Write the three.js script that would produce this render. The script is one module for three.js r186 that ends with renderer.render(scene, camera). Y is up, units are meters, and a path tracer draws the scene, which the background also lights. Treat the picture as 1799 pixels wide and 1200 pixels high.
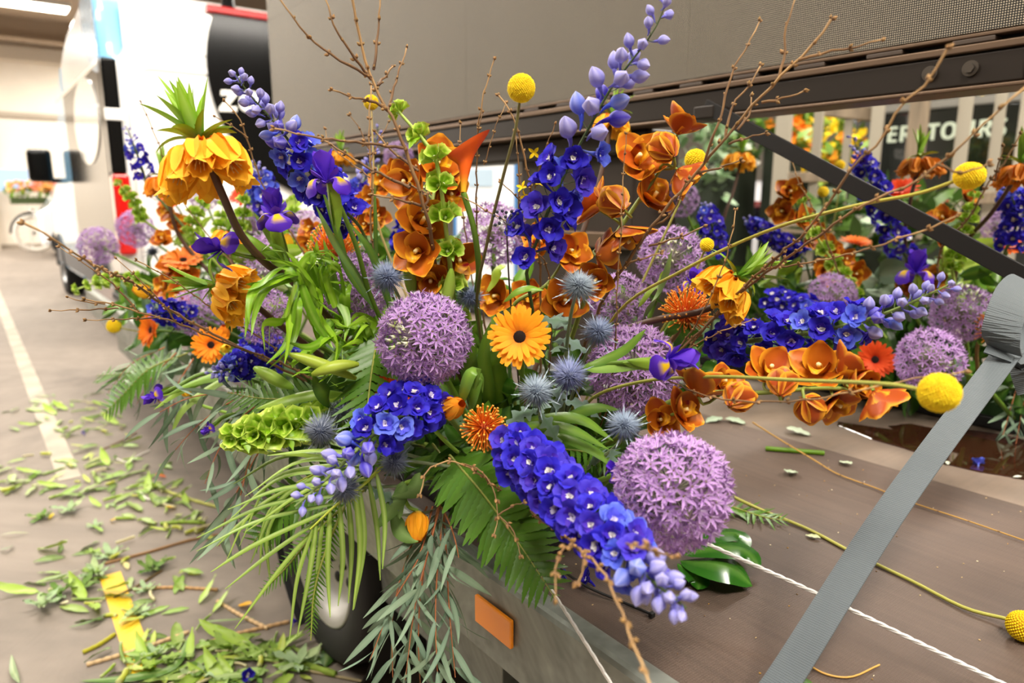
import * as THREE from 'three';
import { mergeGeometries, mergeVertices, toCreasedNormals } from 'three/addons/utils/BufferGeometryUtils.js';
import { RoundedBoxGeometry } from 'three/addons/geometries/RoundedBoxGeometry.js';
import { FontLoader } from 'three/addons/loaders/FontLoader.js';
import { TextGeometry } from 'three/addons/geometries/TextGeometry.js';
import { RectAreaLightUniformsLib } from 'three/addons/lights/RectAreaLightUniformsLib.js';
import { ImprovedNoise } from 'three/addons/math/ImprovedNoise.js';
import { Brush, Evaluator, INTERSECTION, SUBTRACTION } from 'three-bvh-csg';

// ---------------------------------------------------------------- camera, light, exposure
const DEG = Math.PI / 180, W = 1799, H = 1200, FPX = 1250, PITCH = 11.3 * DEG, YAW = 37.3 * DEG, EYE = new THREE.Vector3(0, 1.25, 0);
const scene = new THREE.Scene();
const camera = new THREE.PerspectiveCamera(2 * Math.atan(H / 2 / FPX) / DEG, W / H, 0.05, 80);
const RIGHT = new THREE.Vector3(Math.cos(YAW), 0, Math.sin(YAW)), FLAT = new THREE.Vector3(Math.sin(YAW), 0, -Math.cos(YAW));
const FWD = FLAT.clone().multiplyScalar(Math.cos(PITCH)).add(new THREE.Vector3(0, -Math.sin(PITCH), 0));
const UPV = FLAT.clone().multiplyScalar(Math.sin(PITCH)).add(new THREE.Vector3(0, Math.cos(PITCH), 0));
camera.position.copy(EYE);
camera.quaternion.setFromRotationMatrix(new THREE.Matrix4().makeBasis(RIGHT, UPV, FWD.clone().negate()));
camera.focus = 1.02; camera.userData.fStop = 3.4;
scene.add(camera);
scene.background = new THREE.Color(0x000000);
const renderer = new THREE.WebGLRenderer({ antialias: true });
renderer.toneMapping = THREE.LinearToneMapping;
renderer.toneMappingExposure = 1.0;
renderer.shadowMap.enabled = true;
RectAreaLightUniformsLib.init();
const LAMP_POWER = 46, LAMP_COLOR = new THREE.Color(1, 0.955, 0.885);
// ceiling lamps: [x, z, length along x, width along z]
const LAMPS = [[-0.6, 1.2, 2.4, .7], [2.2, 2.6, 2.4, .7], [-2.2, -3.2, 2.4, .7, .6], [1.2, -4.6, 2.4, .7], [5.4, -2.2, 2.4, .7], [6.2, -8.0, 2.4, .7], [0.0, -10.5, 2.4, .7], [4.6, 2.4, 2.4, .7], [-3.5, -11, 2.4, .7], [1.28, -16.4, 1.5, .5], [-3.4, -15, 2.4, .9], [-2.5, -19.4, 2.4, .9, 1.35], [-5.5, -19.5, 2.4, .9, 1.35], [4.2, -20, 2.4, .9, 1.3]];
const LAMP_Y = 4.7;

// ---------------------------------------------------------------- helpers
const V = (x, y, z) => new THREE.Vector3(x, y, z);
let seed = 7;
const rnd = () => { seed = (seed + 0x6D2B79F5) | 0; let t = Math.imul(seed ^ (seed >>> 15), 1 | seed); t = (t + Math.imul(t ^ (t >>> 7), 61 | t)) ^ t; return ((t ^ (t >>> 14)) >>> 0) / 4294967296; };
const rr = (a, b) => a + (b - a) * rnd(), pick = (a) => a[Math.floor(rnd() * a.length)];
const clamp = (x, a, b) => Math.min(b, Math.max(a, x)), mixv = (a, b, t) => a + (b - a) * t;
const smooth = (a, b, x) => { const t = clamp((x - a) / (b - a), 0, 1); return t * t * (3 - 2 * t); };
const C = (h) => { const c = new THREE.Color(h); return [c.r, c.g, c.b]; };
const mixc = (a, b, t) => [a[0] + (b[0] - a[0]) * t, a[1] + (b[1] - a[1]) * t, a[2] + (b[2] - a[2]) * t];
const tint = (a, k) => [a[0] * k, a[1] * k, a[2] * k];
// a point of the place seen along the photograph's pixel (x, y), d metres deep
const ray = (x, y) => FWD.clone().addScaledVector(RIGHT, (x - 899.5) / FPX).addScaledVector(UPV, -(y - 600) / FPX);
const at = (x, y, d) => ray(x, y).multiplyScalar(d).add(EYE);
const onY = (x, y, h) => { const q = ray(x, y); return q.multiplyScalar((h - EYE.y) / q.y).add(EYE); };
const onX = (x, y, X) => { const q = ray(x, y); return q.multiplyScalar(X / q.x).add(EYE); };
const dirV = (a, b, c) => V(0, 0, 0).addScaledVector(RIGHT, a).addScaledVector(UPV, b).addScaledVector(FWD, -c).normalize();
const YAX = V(0, 1, 0);
const quat = (dir, spin = 0) => new THREE.Quaternion().setFromUnitVectors(YAX, dir.clone().normalize()).multiply(new THREE.Quaternion().setFromAxisAngle(YAX, spin));
const M4 = (p, q = new THREE.Quaternion(), s = 1) => new THREE.Matrix4().compose(p, q, typeof s === 'number' ? V(s, s, s) : s);

// a growing mesh with vertex colours
class Geo {
  constructor() { this.p = []; this.c = []; this.i = []; }
  v(x, y, z, c) { this.p.push(x, y, z); this.c.push(c[0], c[1], c[2]); return this.p.length / 3 - 1; }
  grid(nu, nv, fn, loop = false) {               // fn(u, v) -> [x, y, z, colour]
    const s = this.p.length / 3, w = loop ? nv : nv + 1;
    for (let i = 0; i <= nu; i++) for (let j = 0; j < w; j++) { const a = fn(i / nu, j / nv); this.v(a[0], a[1], a[2], a[3]); }
    for (let i = 0; i < nu; i++) for (let j = 0; j < nv; j++) {
      const a = s + i * w + j, b = s + i * w + (j + 1) % w, c = a + w, d = b + w;
      this.i.push(a, b, d, a, d, c);
    }
    return this;
  }
  // one petal or leaf: grows from the origin along +Y, a0 = lean from +Y towards +Z at its base, a1 = further lean up to the tip
  sheet(o) {
    const { L, w, a0 = 0, a1 = 0, bend, cup = 0, fold = 0, nu = 6, nv = 2, r0 = 0, y0 = 0, ruf = 0, rufN = 3, twist = 0, m, c } = o;
    const path = [], N = 24; let y = y0, z = r0;
    for (let k = 0; k <= N; k++) { const u = k / N, a = a0 + (bend ? bend(u) : a1 * u); path.push([y, z, a]); y += Math.cos(a) * L / N; z += Math.sin(a) * L / N; }
    const q = new THREE.Vector3(), ph = o.phase ?? 0;
    return this.grid(nu, nv, (u, v) => {
      const k = Math.min(N, Math.round(u * N)), [py, pz, a] = path[k], s = v * 2 - 1, hw = w(u);
      let lift = -(o.off ?? 0) * (1 - s ** 4) * Math.pow(Math.sin(Math.PI * Math.min(1, .04 + u * .96)), .4) + cup * s * s * hw + fold * Math.abs(s) * hw + ruf * Math.sin(u * rufN * 6.283 + ph + s * 1.5) * Math.abs(s) * L, x = s * hw;
      if (twist) { const t = twist * u, xx = x * Math.cos(t) - lift * Math.sin(t); lift = x * Math.sin(t) + lift * Math.cos(t); x = xx; }
      q.set(x, py + Math.sin(a) * lift, pz - Math.cos(a) * lift);
      if (m) q.applyMatrix4(m);
      return [q.x, q.y, q.z, typeof c === 'function' ? c(u, s) : c];
    });
  }
  tube(pts, rad, c, sides = 5, caps = true) {     // pts: Vector3[], rad(u), c colour or fn(u)
    const n = pts.length, T = new THREE.Vector3(), A = V(.31, .77, -.55), B1 = new THREE.Vector3(), B2 = new THREE.Vector3(), col = (u) => typeof c === 'function' ? c(u) : c;
    const s = this.p.length / 3;
    for (let k = 0; k < n; k++) {
      T.subVectors(pts[Math.min(n - 1, k + 1)], pts[Math.max(0, k - 1)]).normalize();
      if (k === 0) { B1.crossVectors(T, Math.abs(T.dot(A)) > .9 ? YAX : A).normalize(); } else B1.addScaledVector(T, -B1.dot(T)).normalize();
      B2.crossVectors(T, B1);
      const u = k / (n - 1), r = typeof rad === 'function' ? rad(u) : rad, cc = col(u);
      for (let j = 0; j < sides; j++) { const a = j / sides * 6.28318; this.v(pts[k].x + r * (Math.cos(a) * B1.x + Math.sin(a) * B2.x), pts[k].y + r * (Math.cos(a) * B1.y + Math.sin(a) * B2.y), pts[k].z + r * (Math.cos(a) * B1.z + Math.sin(a) * B2.z), cc); }
    }
    for (let k = 0; k < n - 1; k++) for (let j = 0; j < sides; j++) { const a = s + k * sides + j, b = s + k * sides + (j + 1) % sides; this.i.push(a, b, b + sides, a, b + sides, a + sides); }
    if (caps) for (const k of [0, n - 1]) { const m0 = this.v(pts[k].x, pts[k].y, pts[k].z, col(k ? 1 : 0)), o = s + k * sides; for (let j = 0; j < sides; j++) k ? this.i.push(o + j, o + (j + 1) % sides, m0) : this.i.push(o + (j + 1) % sides, o + j, m0); }
    return this;
  }
  lathe(prof, c, sides = 10, m) {                 // prof: [radius, y][] upwards, c(u, angle)
    const q = new THREE.Vector3();
    return this.grid(prof.length - 1, sides, (u, v) => {
      const [r, y] = prof[Math.round(u * (prof.length - 1))], a = v * 6.28318;
      q.set(r * Math.cos(a), y, r * Math.sin(a)); if (m) q.applyMatrix4(m);
      return [q.x, q.y, q.z, typeof c === 'function' ? c(u, a) : c];
    }, true);
  }
  spike(a, b, r, c, c2 = c, sides = 3) {          // thin cone from a to b
    const T = V(0, 0, 0).subVectors(b, a).normalize(), B1 = V(0, 0, 0).crossVectors(T, Math.abs(T.y) > .9 ? V(1, 0, 0) : YAX).normalize(), B2 = V(0, 0, 0).crossVectors(T, B1), s = this.p.length / 3;
    for (let j = 0; j < sides; j++) { const g = j / sides * 6.283; this.v(a.x + r * (Math.cos(g) * B1.x + Math.sin(g) * B2.x), a.y + r * (Math.cos(g) * B1.y + Math.sin(g) * B2.y), a.z + r * (Math.cos(g) * B1.z + Math.sin(g) * B2.z), c); }
    const t = this.v(b.x, b.y, b.z, c2);
    for (let j = 0; j < sides; j++) this.i.push(s + j, s + (j + 1) % sides, t);
    return this;
  }
  blob(p, r, c, n = 4, m = 6) {                   // ellipsoid; r number or Vector3
    const R = typeof r === 'number' ? V(r, r, r) : r;
    return this.grid(n, m, (u, v) => { const t = u * Math.PI, a = v * 6.28318; return [p.x + R.x * Math.sin(t) * Math.cos(a), p.y - R.y * Math.cos(t), p.z + R.z * Math.sin(t) * Math.sin(a), typeof c === 'function' ? c(u) : c]; }, true);
  }
  add(g, m) {                                     // append another Geo
    const s = this.p.length / 3, q = new THREE.Vector3();
    for (let k = 0; k < g.p.length; k += 3) { q.set(g.p[k], g.p[k + 1], g.p[k + 2]); if (m) q.applyMatrix4(m); this.p.push(q.x, q.y, q.z); }
    for (const x of g.c) this.c.push(x);
    for (const x of g.i) this.i.push(s + x);
    return this;
  }
  build() {
    const g = new THREE.BufferGeometry();
    g.setAttribute('position', new THREE.Float32BufferAttribute(this.p, 3));
    g.setAttribute('color', new THREE.Float32BufferAttribute(this.c, 3));
    g.setIndex(this.i); g.computeVertexNormals();
    return g;
  }
}
const curve = (pts, n = 12) => new THREE.CatmullRomCurve3(pts, false, 'centripetal').getPoints(n);

// names, things, parts
const taken = new Map();
function numbered(name) { const n = taken.get(name) ?? 0; taken.set(name, n + 1); return n ? name + '_' + String(n).padStart(3, '0') : name; }
function tag(o, label, category, group, kind) {
  if (label) o.userData.label = label; if (category) o.userData.category = category;
  if (group) o.userData.group = group; if (kind) o.userData.kind = kind; return o;
}
function thing(name, label, category, pos = V(0, 0, 0), group) {
  const o = new THREE.Group(); o.name = numbered(name); o.position.copy(pos); scene.add(o);
  return tag(o, label, category, group);
}
function mesh(name, geo, m, parent) {
  const o = new THREE.Mesh(geo instanceof Geo ? geo.build() : geo, m); o.name = parent ? name : numbered(name);
  o.castShadow = o.receiveShadow = true; (parent ?? scene).add(o); return o;
}
// a part whose geometry has its own frame, set at world point p inside the unturned group t
function place(name, geo, m, t, p, q, s = 1) {
  const o = mesh(name, geo, m, t); o.position.copy(p).sub(t.position); if (q) o.quaternion.copy(q); typeof s === 'number' ? o.scale.setScalar(s) : o.scale.copy(s); return o;
}
// a part whose geometry is given in world coordinates
function partW(name, g, m, t) { const geo = g instanceof Geo ? g.build() : g; geo.translate(-t.position.x, -t.position.y, -t.position.z); return mesh(name, geo, m, t); }
function struct(name, geo, m) { const o = mesh(name, geo, m); o.userData.kind = 'structure'; return o; }

// ---------------------------------------------------------------- textures and materials
const noise = new ImprovedNoise();
function texture(w, h, fn, srgb = true, rep) {     // fn(x, y) -> [r, g, b] 0..1
  const d = new Uint8Array(w * h * 4);
  for (let y = 0; y < h; y++) for (let x = 0; x < w; x++) { const c = fn(x / w, y / h, x, y), o = (y * w + x) * 4; d[o] = clamp(c[0], 0, 1) * 255; d[o + 1] = clamp(c[1], 0, 1) * 255; d[o + 2] = clamp(c[2], 0, 1) * 255; d[o + 3] = 255; }
  const t = new THREE.DataTexture(d, w, h); t.wrapS = t.wrapT = THREE.RepeatWrapping; t.magFilter = THREE.LinearFilter; t.minFilter = THREE.LinearMipmapLinearFilter; t.generateMipmaps = true;
  if (srgb) t.colorSpace = THREE.SRGBColorSpace; if (rep) t.repeat.set(rep[0], rep[1]); t.needsUpdate = true; return t;
}
// tiling noise on the unit square
function fbm(x, y, f, oct, z = 0) { let s = 0, a = .5; for (let k = 0; k < oct; k++) { const t = 6.28318; s += a * noise.noise(Math.cos(x * t) * f / 6.28 + 11 + z, Math.sin(x * t) * f / 6.28 + Math.cos(y * t) * f / 6.28, Math.sin(y * t) * f / 6.28 + z); f *= 2; a *= .5; } return s; }
const std = (o) => new THREE.MeshStandardMaterial(o), phy = (o) => new THREE.MeshPhysicalMaterial(o);
const plant = (rough, trans = 0, o = {}) => phy({ vertexColors: true, side: THREE.DoubleSide, roughness: rough, transmission: trans, thickness: 0, ...o });
const MAT = {
  petal: plant(.6, .22, { name: 'petal', specularIntensity: .35 }), petalThick: plant(.42, .05, { name: 'waxy_petal', specularIntensity: .6 }), leaf: plant(.36, .2, { name: 'leaf', specularIntensity: .6 }), leafDull: plant(.62, .1, { name: 'matt_leaf', specularIntensity: .4 }), leafGloss: plant(.22, .1, { name: 'glossy_leaf' }),
  stem: plant(.55, 0, { name: 'stem' }), twig: plant(.75, 0, { name: 'twig_bark' }), spiky: plant(.5, 0, { name: 'spiny_bract' }), globe: plant(.8, 0, { name: 'button_flower' }),
};
const boxGeo = (w, h, d, r = .01, s = 2) => new RoundedBoxGeometry(w, h, d, s, Math.min(r, w * .49, h * .49, d * .49));
// ---------------------------------------------------------------- hall
const fl = (k) => [.535 * k, .49 * k, .445 * k];
const floorTex = texture(1024, 1024, (x, y) => { const a = fbm(x, y, 3, 4), b = fbm(x, y, 40, 3, 5), s = smooth(.16, .3, fbm(x, y, 7, 3, 9)); const k = .95 + a * .14 + b * .14 - s * .07; return fl(k); }, true, [.25, .25]);
const floorBump = texture(512, 512, (x, y) => { const k = .5 + fbm(x, y, 60, 3, 3) * .6; return [k, k, k]; }, false, [1, 1]);
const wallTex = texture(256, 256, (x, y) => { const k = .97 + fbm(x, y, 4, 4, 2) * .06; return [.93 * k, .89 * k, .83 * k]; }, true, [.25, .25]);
function uvMetres(g) { const p = g.attributes.position, n = g.attributes.normal, uv = new Float32Array(p.count * 2); for (let i = 0; i < p.count; i++) { const ax = Math.abs(n.getX(i)), ay = Math.abs(n.getY(i)), az = Math.abs(n.getZ(i)); const [a, b] = ay >= ax && ay >= az ? [p.getX(i), p.getZ(i)] : ax >= az ? [p.getZ(i), p.getY(i)] : [p.getX(i), p.getY(i)]; uv[i * 2] = a; uv[i * 2 + 1] = b; } g.setAttribute('uv', new THREE.BufferAttribute(uv, 2)); return g; }
const slab = (x0, x1, y0, y1, z0, z1) => { const g = new THREE.BoxGeometry(x1 - x0, y1 - y0, z1 - z0); g.translate((x0 + x1) / 2, (y0 + y1) / 2, (z0 + z1) / 2); return uvMetres(g); };
const rslab = (x0, x1, y0, y1, z0, z1, r = .006) => { const g = boxGeo(x1 - x0, y1 - y0, z1 - z0, r); g.translate((x0 + x1) / 2, (y0 + y1) / 2, (z0 + z1) / 2); return uvMetres(g); };
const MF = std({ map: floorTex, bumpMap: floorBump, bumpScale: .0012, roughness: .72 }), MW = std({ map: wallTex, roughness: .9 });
const RX0 = -7, RX1 = 13, RZ0 = -22.5, RZ1 = 6, RH = 5.4;
struct('floor', slab(RX0 - .2, RX1 + .2, -.2, 0, RZ0 - .2, RZ1 + .2), MF);
struct('wall_back', slab(RX0 - .2, RX1 + .2, 0, RH, RZ0 - .2, RZ0), MW);
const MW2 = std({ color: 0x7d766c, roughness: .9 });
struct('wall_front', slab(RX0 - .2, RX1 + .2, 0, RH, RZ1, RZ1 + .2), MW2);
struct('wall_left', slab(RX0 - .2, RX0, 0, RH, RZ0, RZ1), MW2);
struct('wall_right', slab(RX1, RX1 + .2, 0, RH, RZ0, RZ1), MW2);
const MCEIL = std({ color: 0xa08d78, roughness: .85 });
struct('ceiling', slab(RX0 - .2, RX1 + .2, RH, RH + .2, RZ0 - .2, RZ1 + .2), MCEIL);
for (let k = 0; k < 5; k++) { const z = -21.2 + k * 5.2; const g = [slab(RX0, RX1, 4.98, RH, z - .12, z + .12), slab(RX0, RX1, 4.93, 4.98, z - .22, z + .22)]; const b = mesh('ceiling_beam', mergeGeometries(g), MCEIL); tag(b, null, null, null, 'structure'); }
// pilasters, cross rail and skirting of the far wall
{ const m = std({ color: 0xcfc3b3, roughness: .8 });
  for (const x of [-3.2, .55, 4.3]) tag(mesh('wall_pillar', rslab(x - .14, x + .14, 0, 4.95, RZ0, RZ0 + .25), m), null, null, null, 'structure');
  tag(mesh('trim_1', rslab(RX0, RX1, 3.28, 3.4, RZ0, RZ0 + .1), std({ color: 0xa89c8c, roughness: .7 })), null, null, null, 'structure');
  tag(mesh('trim_2', rslab(RX0, RX1, 4.62, 4.95, RZ0, RZ0 + .3), std({ color: 0xd8ccba, roughness: .7 })), null, null, null, 'structure');
  struct('baseboard_back', rslab(RX0, RX1, 0, .12, RZ0, RZ0 + .03), std({ color: 0x9d9182, roughness: .6 })); }
// lamps: trough housing + glowing diffuser + a light of the same size
const lampM = std({ color: 0xffffff, emissive: 0xfff0da, emissiveIntensity: 14, roughness: .5 }), housM = std({ color: 0xe9e4da, roughness: .5 });
for (const [x, z, lx, lz, pw = 1] of LAMPS) {
  const t = thing('ceiling_lamp', x === 1.28 ? 'small white ceiling light panel glimpsed above the left of the van' : 'long white ceiling light panel hanging under the hall roof', 'ceiling lamp', V(x, LAMP_Y, z), 'light panels of the hall ceiling');
  partW('housing', mergeGeometries([rslab(x - lx / 2 - .03, x + lx / 2 + .03, LAMP_Y + .02, LAMP_Y + .1, z - lz / 2 - .03, z + lz / 2 + .03)]), housM, t);
  partW('diffuser', slab(x - lx / 2, x + lx / 2, LAMP_Y, LAMP_Y + .02, z - lz / 2, z + lz / 2), lampM, t);
  for (const s of [-1, 1]) partW('cable', slab(x + s * lx * .4 - .006, x + s * lx * .4 + .006, LAMP_Y + .1, RH, z - .006, z + .006), housM, t);
  const L = new THREE.RectAreaLight(LAMP_COLOR, LAMP_POWER * pw, lx, lz); L.name = 'lamp_light'; L.position.set(x, LAMP_Y - .01, z); L.lookAt(x, 0, z); scene.add(L);
}
// floor markings
{ const a = onY(125, 835, 0), wl = texture(256, 256, (x, y) => { const k = .93 + fbm(x, y, 6, 4) * .25; return [.72 * k, .68 * k, .61 * k]; }, true, [1, 1]);
  const w = mesh('floor_stripe', slab(.205, .295, 0, .003, -15, -3.65), std({ map: wl, roughness: .7 })); tag(w, 'worn white painted line running along the concrete floor', 'floor line');
  const yl = texture(256, 256, (x, y) => { const k = .95 + fbm(x, y, 5, 4) * .2; return [.97 * k, .78 * k, .16 * k]; }, true, [1, 1]);
  const g = slab(-.032, .032, 0, .0025, -.32, .32); g.rotateY(-.02); g.translate(.25, 0, -2.27);
  tag(mesh('floor_tape', g, std({ map: yl, roughness: .5 })), 'short strip of yellow tape stuck on the floor among cuttings', 'tape'); }

// ---------------------------------------------------------------- trailer
const deckTex = texture(1024, 1024, (x, y, i, j) => { const g = fbm(x * 1, y, 5, 3, 4), h = noise.noise(x * 90, y * 5, 1) * .5 + noise.noise(x * 220, y * 9, 2) * .3; const wv = ((i % 8 < 2) !== (j % 8 < 2)) ? .02 : 0; const k = .95 + g * .18 + h * .15 + wv; return [.355 * k, .292 * k, .25 * k]; }, true, [1, 1]);
const deckBump = texture(256, 256, (x, y, i, j) => { const k = ((i % 8 < 3) || (j % 8 < 3)) ? .3 : .8; return [k, k, k]; }, false, [8, 8]);
const deckTex2 = texture(512, 512, (x, y) => { const g = fbm(x, y, 6, 4, 8), h = noise.noise(x * 4, y * 120, 3) * .3; const k = .95 + g * .3 + h * .1; return [.50 * k, .435 * k, .375 * k]; }, true, [1, 1]);
const galTex = texture(512, 512, (x, y) => { const a = fbm(x, y, 8, 4, 1), b = fbm(x, y, 30, 2, 6), s = smooth(.1, .3, fbm(x, y, 5, 3, 12)); const k = .9 + a * .16 + b * .14 - s * .06; return [.60 * k, .615 * k, .58 * k]; }, true, [2, 2]);
const galR = texture(256, 256, (x, y) => { const k = .42 + fbm(x, y, 12, 3, 4) * .4; return [k, k, k]; }, false, [2, 2]);
const MGAL = std({ map: galTex, metalness: .45, roughnessMap: galR, roughness: 1 }), MBLK = std({ color: 0x121110, roughness: .6 }), MDARK = std({ color: 0x2a2622, roughness: .5, metalness: .3 });
const RAIL = .615, DECK = .65, TZ0 = -5.6, TZ1 = .9, TX1 = 2.75;
const trailer = thing('trailer', 'low galvanised flatbed trailer with brown deck carrying screen and flowers', 'trailer', V(1.7, 0, -2));
partW('deck_board', rslab(RAIL + .035, 1.615, DECK - .02, DECK, TZ0, TZ1, .002), std({ map: deckTex, bumpMap: deckBump, bumpScale: .0006, roughness: .62 }), trailer);
partW('deck_board', rslab(1.6175, TX1 - .04, DECK - .02, DECK - .0008, TZ0, TZ1, .002), std({ map: deckTex2, roughness: .6 }), trailer).userData.label = 'paler second deck board';
{ // folded side rail: top flange, outer web, lower flange; slot; lower chassis beam
  const sh = new THREE.Shape(); sh.moveTo(0, 0); for (const [x, y] of [[0, .145], [.004, .151], [.010, .154], [.034, .154], [.034, .146], [.012, .146], [.008, .142], [.008, .008], [.05, .008], [.05, 0]]) sh.lineTo(x, y);
  for (const [nm, x, mir] of [['side_rail', RAIL, 1], ['side_rail', TX1, -1]]) {
    const g = new THREE.ExtrudeGeometry(sh, { depth: TZ1 - TZ0, bevelEnabled: false }); if (mir < 0) g.scale(-1, 1, 1); g.translate(x, DECK - .151, TZ0); if (mir < 0) { const ix = g.index; if (!ix) { const p = g.attributes.position.array; for (let i = 0; i < p.length; i += 9) for (let k = 0; k < 3; k++) { const t = p[i + k]; p[i + k] = p[i + 3 + k]; p[i + 3 + k] = t; } g.computeVertexNormals(); } }
    partW(nm, uvMetres(g), MGAL, trailer); }
  partW('chassis_beam', rslab(.70, .76, .30, .44, TZ0 + .5, -.95, .004), MGAL, trailer); partW('chassis_beam', rslab(.70, .76, .30, .44, -.9, TZ1, .004), std({ color: 0x6f6e5c, roughness: .55, metalness: .4 }), trailer);
  partW('cross_member', rslab(.72, TX1 - .1, .48, .6, -1.25, -1.2, .004), MGAL, trailer); partW('cross_member', rslab(.72, TX1 - .1, .48, .6, -.5, -.45, .004), MGAL, trailer); partW('cross_member', rslab(.72, TX1 - .1, .48, .6, -2.4, -2.35, .004), MGAL, trailer);
  partW('front_rail', rslab(RAIL, TX1, DECK - .15, DECK + .004, TZ0 - .04, TZ0, .004), MGAL, trailer);
  partW('drawbar', rslab(1.62, 1.74, .42, .52, -6.3, TZ0, .006), MGAL, trailer);
  // amber side reflector with ribbed halves
  const rp = []; const z0 = -.90, z1 = -.80, y0 = .553, y1 = .603;
  rp.push(rslab(RAIL - .009, RAIL - .001, y0, y1, z0, z1, .003));
  const refl = partW('reflector', rp[0], phy({ color: 0xff930c, roughness: .35, clearcoat: .6, clearcoatRoughness: .2 }), trailer); refl.userData.label = 'amber side reflector';
  const ribs = []; for (let k = 0; k < 11; k++) for (const [a, b] of [[z0 + .004, z0 + .047], [z0 + .053, z1 - .006]]) { const y = y0 + .0055 + k * .0038; ribs.push(rslab(RAIL - .0104, RAIL - .0085, y, y + .0023, a, b, .0008)); }
  const rg = partW('reflector_facets', mergeGeometries(ribs), phy({ color: 0xffc038, roughness: .3, clearcoat: .6 }), refl); rg.geometry.translate(0, 0, 0);
  // wheel with alloy-look rim
  const wz = -1.74, wx = .655, R = .305;
  const tyre = new THREE.LatheGeometry([[.20, -.085], [.215, -.098], [.25, -.105], [.285, -.098], [.300, -.085], [.305, -.06], [.3065, 0], [.305, .06], [.300, .085], [.285, .098], [.25, .105], [.215, .098], [.20, .085]].map((a) => new THREE.Vector2(a[0], a[1])), 56); tyre.rotateZ(Math.PI / 2); tyre.translate(wx + .1, R, wz);
  const ty = partW('tyre', tyre, std({ color: 0x1b1a19, roughness: .75 }), trailer);
  const rim = new THREE.LatheGeometry([[.0, -.045], [.03, -.05], [.035, -.038], [.06, -.030], [.12, -.028], [.155, -.045], [.17, -.075], [.198, -.094], [.205, -.09], [.2, -.08]].map((a) => new THREE.Vector2(a[0], a[1])), 48); rim.rotateZ(-Math.PI / 2);
  const rimG = rim.clone(); rimG.translate(wx + .1, R, wz); rimG.computeVertexNormals();
  partW('wheel_rim', rimG, std({ color: 0xb9b8b5, metalness: .8, roughness: .5, side: THREE.DoubleSide }), trailer);
  for (let k = 0; k < 5; k++) { const a = k * 1.2566, b = new THREE.CylinderGeometry(.009, .01, .02, 6); b.rotateZ(Math.PI / 2); b.translate(wx + .065, R + Math.cos(a) * .055, wz + Math.sin(a) * .055); partW('wheel_nut', b, MDARK, trailer); }
  for (let k = 0; k < 8; k++) { const a = k * .7854 + .2, b = new THREE.SphereGeometry(.016, 10, 6); b.scale(.5, 1, 1); b.translate(wx + .069, R + Math.cos(a) * .1, wz + Math.sin(a) * .1); partW('wheel_hole', b, MBLK, trailer); }
  partW('axle', (() => { const g = new THREE.CylinderGeometry(.035, .035, 1.9, 14); g.rotateZ(Math.PI / 2); g.translate(1.7, R, wz); return g; })(), MDARK, trailer);
  { const g = new THREE.CylinderGeometry(.35, .35, .24, 32, 1, true, -Math.PI / 2 + .0, Math.PI); g.rotateX(Math.PI / 2); g.rotateY(Math.PI / 2); g.translate(wx + .12, R, wz); partW('mudguard', g, std({ color: 0x191817, roughness: .55, side: THREE.DoubleSide }), trailer); }
  { const tub = new Geo().tube([V(.79, .5, -1.33), V(.775, .25, -1.33), V(.77, .02, -1.33)], .014, C('#8d8a86'), 10); partW('support_leg', tub, std({ vertexColors: true, metalness: .6, roughness: .5 }), trailer); }
  for (const z of [-1.07, -.33, -2.3]) { const s = new THREE.SphereGeometry(.007, 10, 6); s.scale(1, .5, 1); s.translate(RAIL + .02, DECK + .004, z); partW('bolt', s, MDARK, trailer); }
}
// water lying on the deck: an irregular thin pool
{ const sh = new THREE.Shape(), P = []; const cx = 1.90, cz = -.50; for (let k = 0; k < 40; k++) { const a = k / 40 * 6.283; const r = 1 + .16 * Math.sin(a * 3 + 1) + .1 * Math.sin(a * 7) + .05 * Math.sin(a * 13 + 2); P.push([.15 * r * Math.cos(a), .40 * r * Math.sin(a)]); }
  sh.moveTo(...P[0]); P.slice(1).forEach((p) => sh.lineTo(...p)); const g = new THREE.ExtrudeGeometry(sh, { depth: .0015, bevelEnabled: true, bevelThickness: .001, bevelSize: .003, bevelSegments: 2 }); g.rotateX(-Math.PI / 2); g.translate(cx, DECK - .0005, cz);
  const o = mesh('water_puddle', g, phy({ color: 0x3a1f14, roughness: .05, clearcoat: 1, clearcoatRoughness: .02 })); tag(o, 'dark brown puddle of spilt water on the pale deck board', 'puddle'); }

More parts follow.
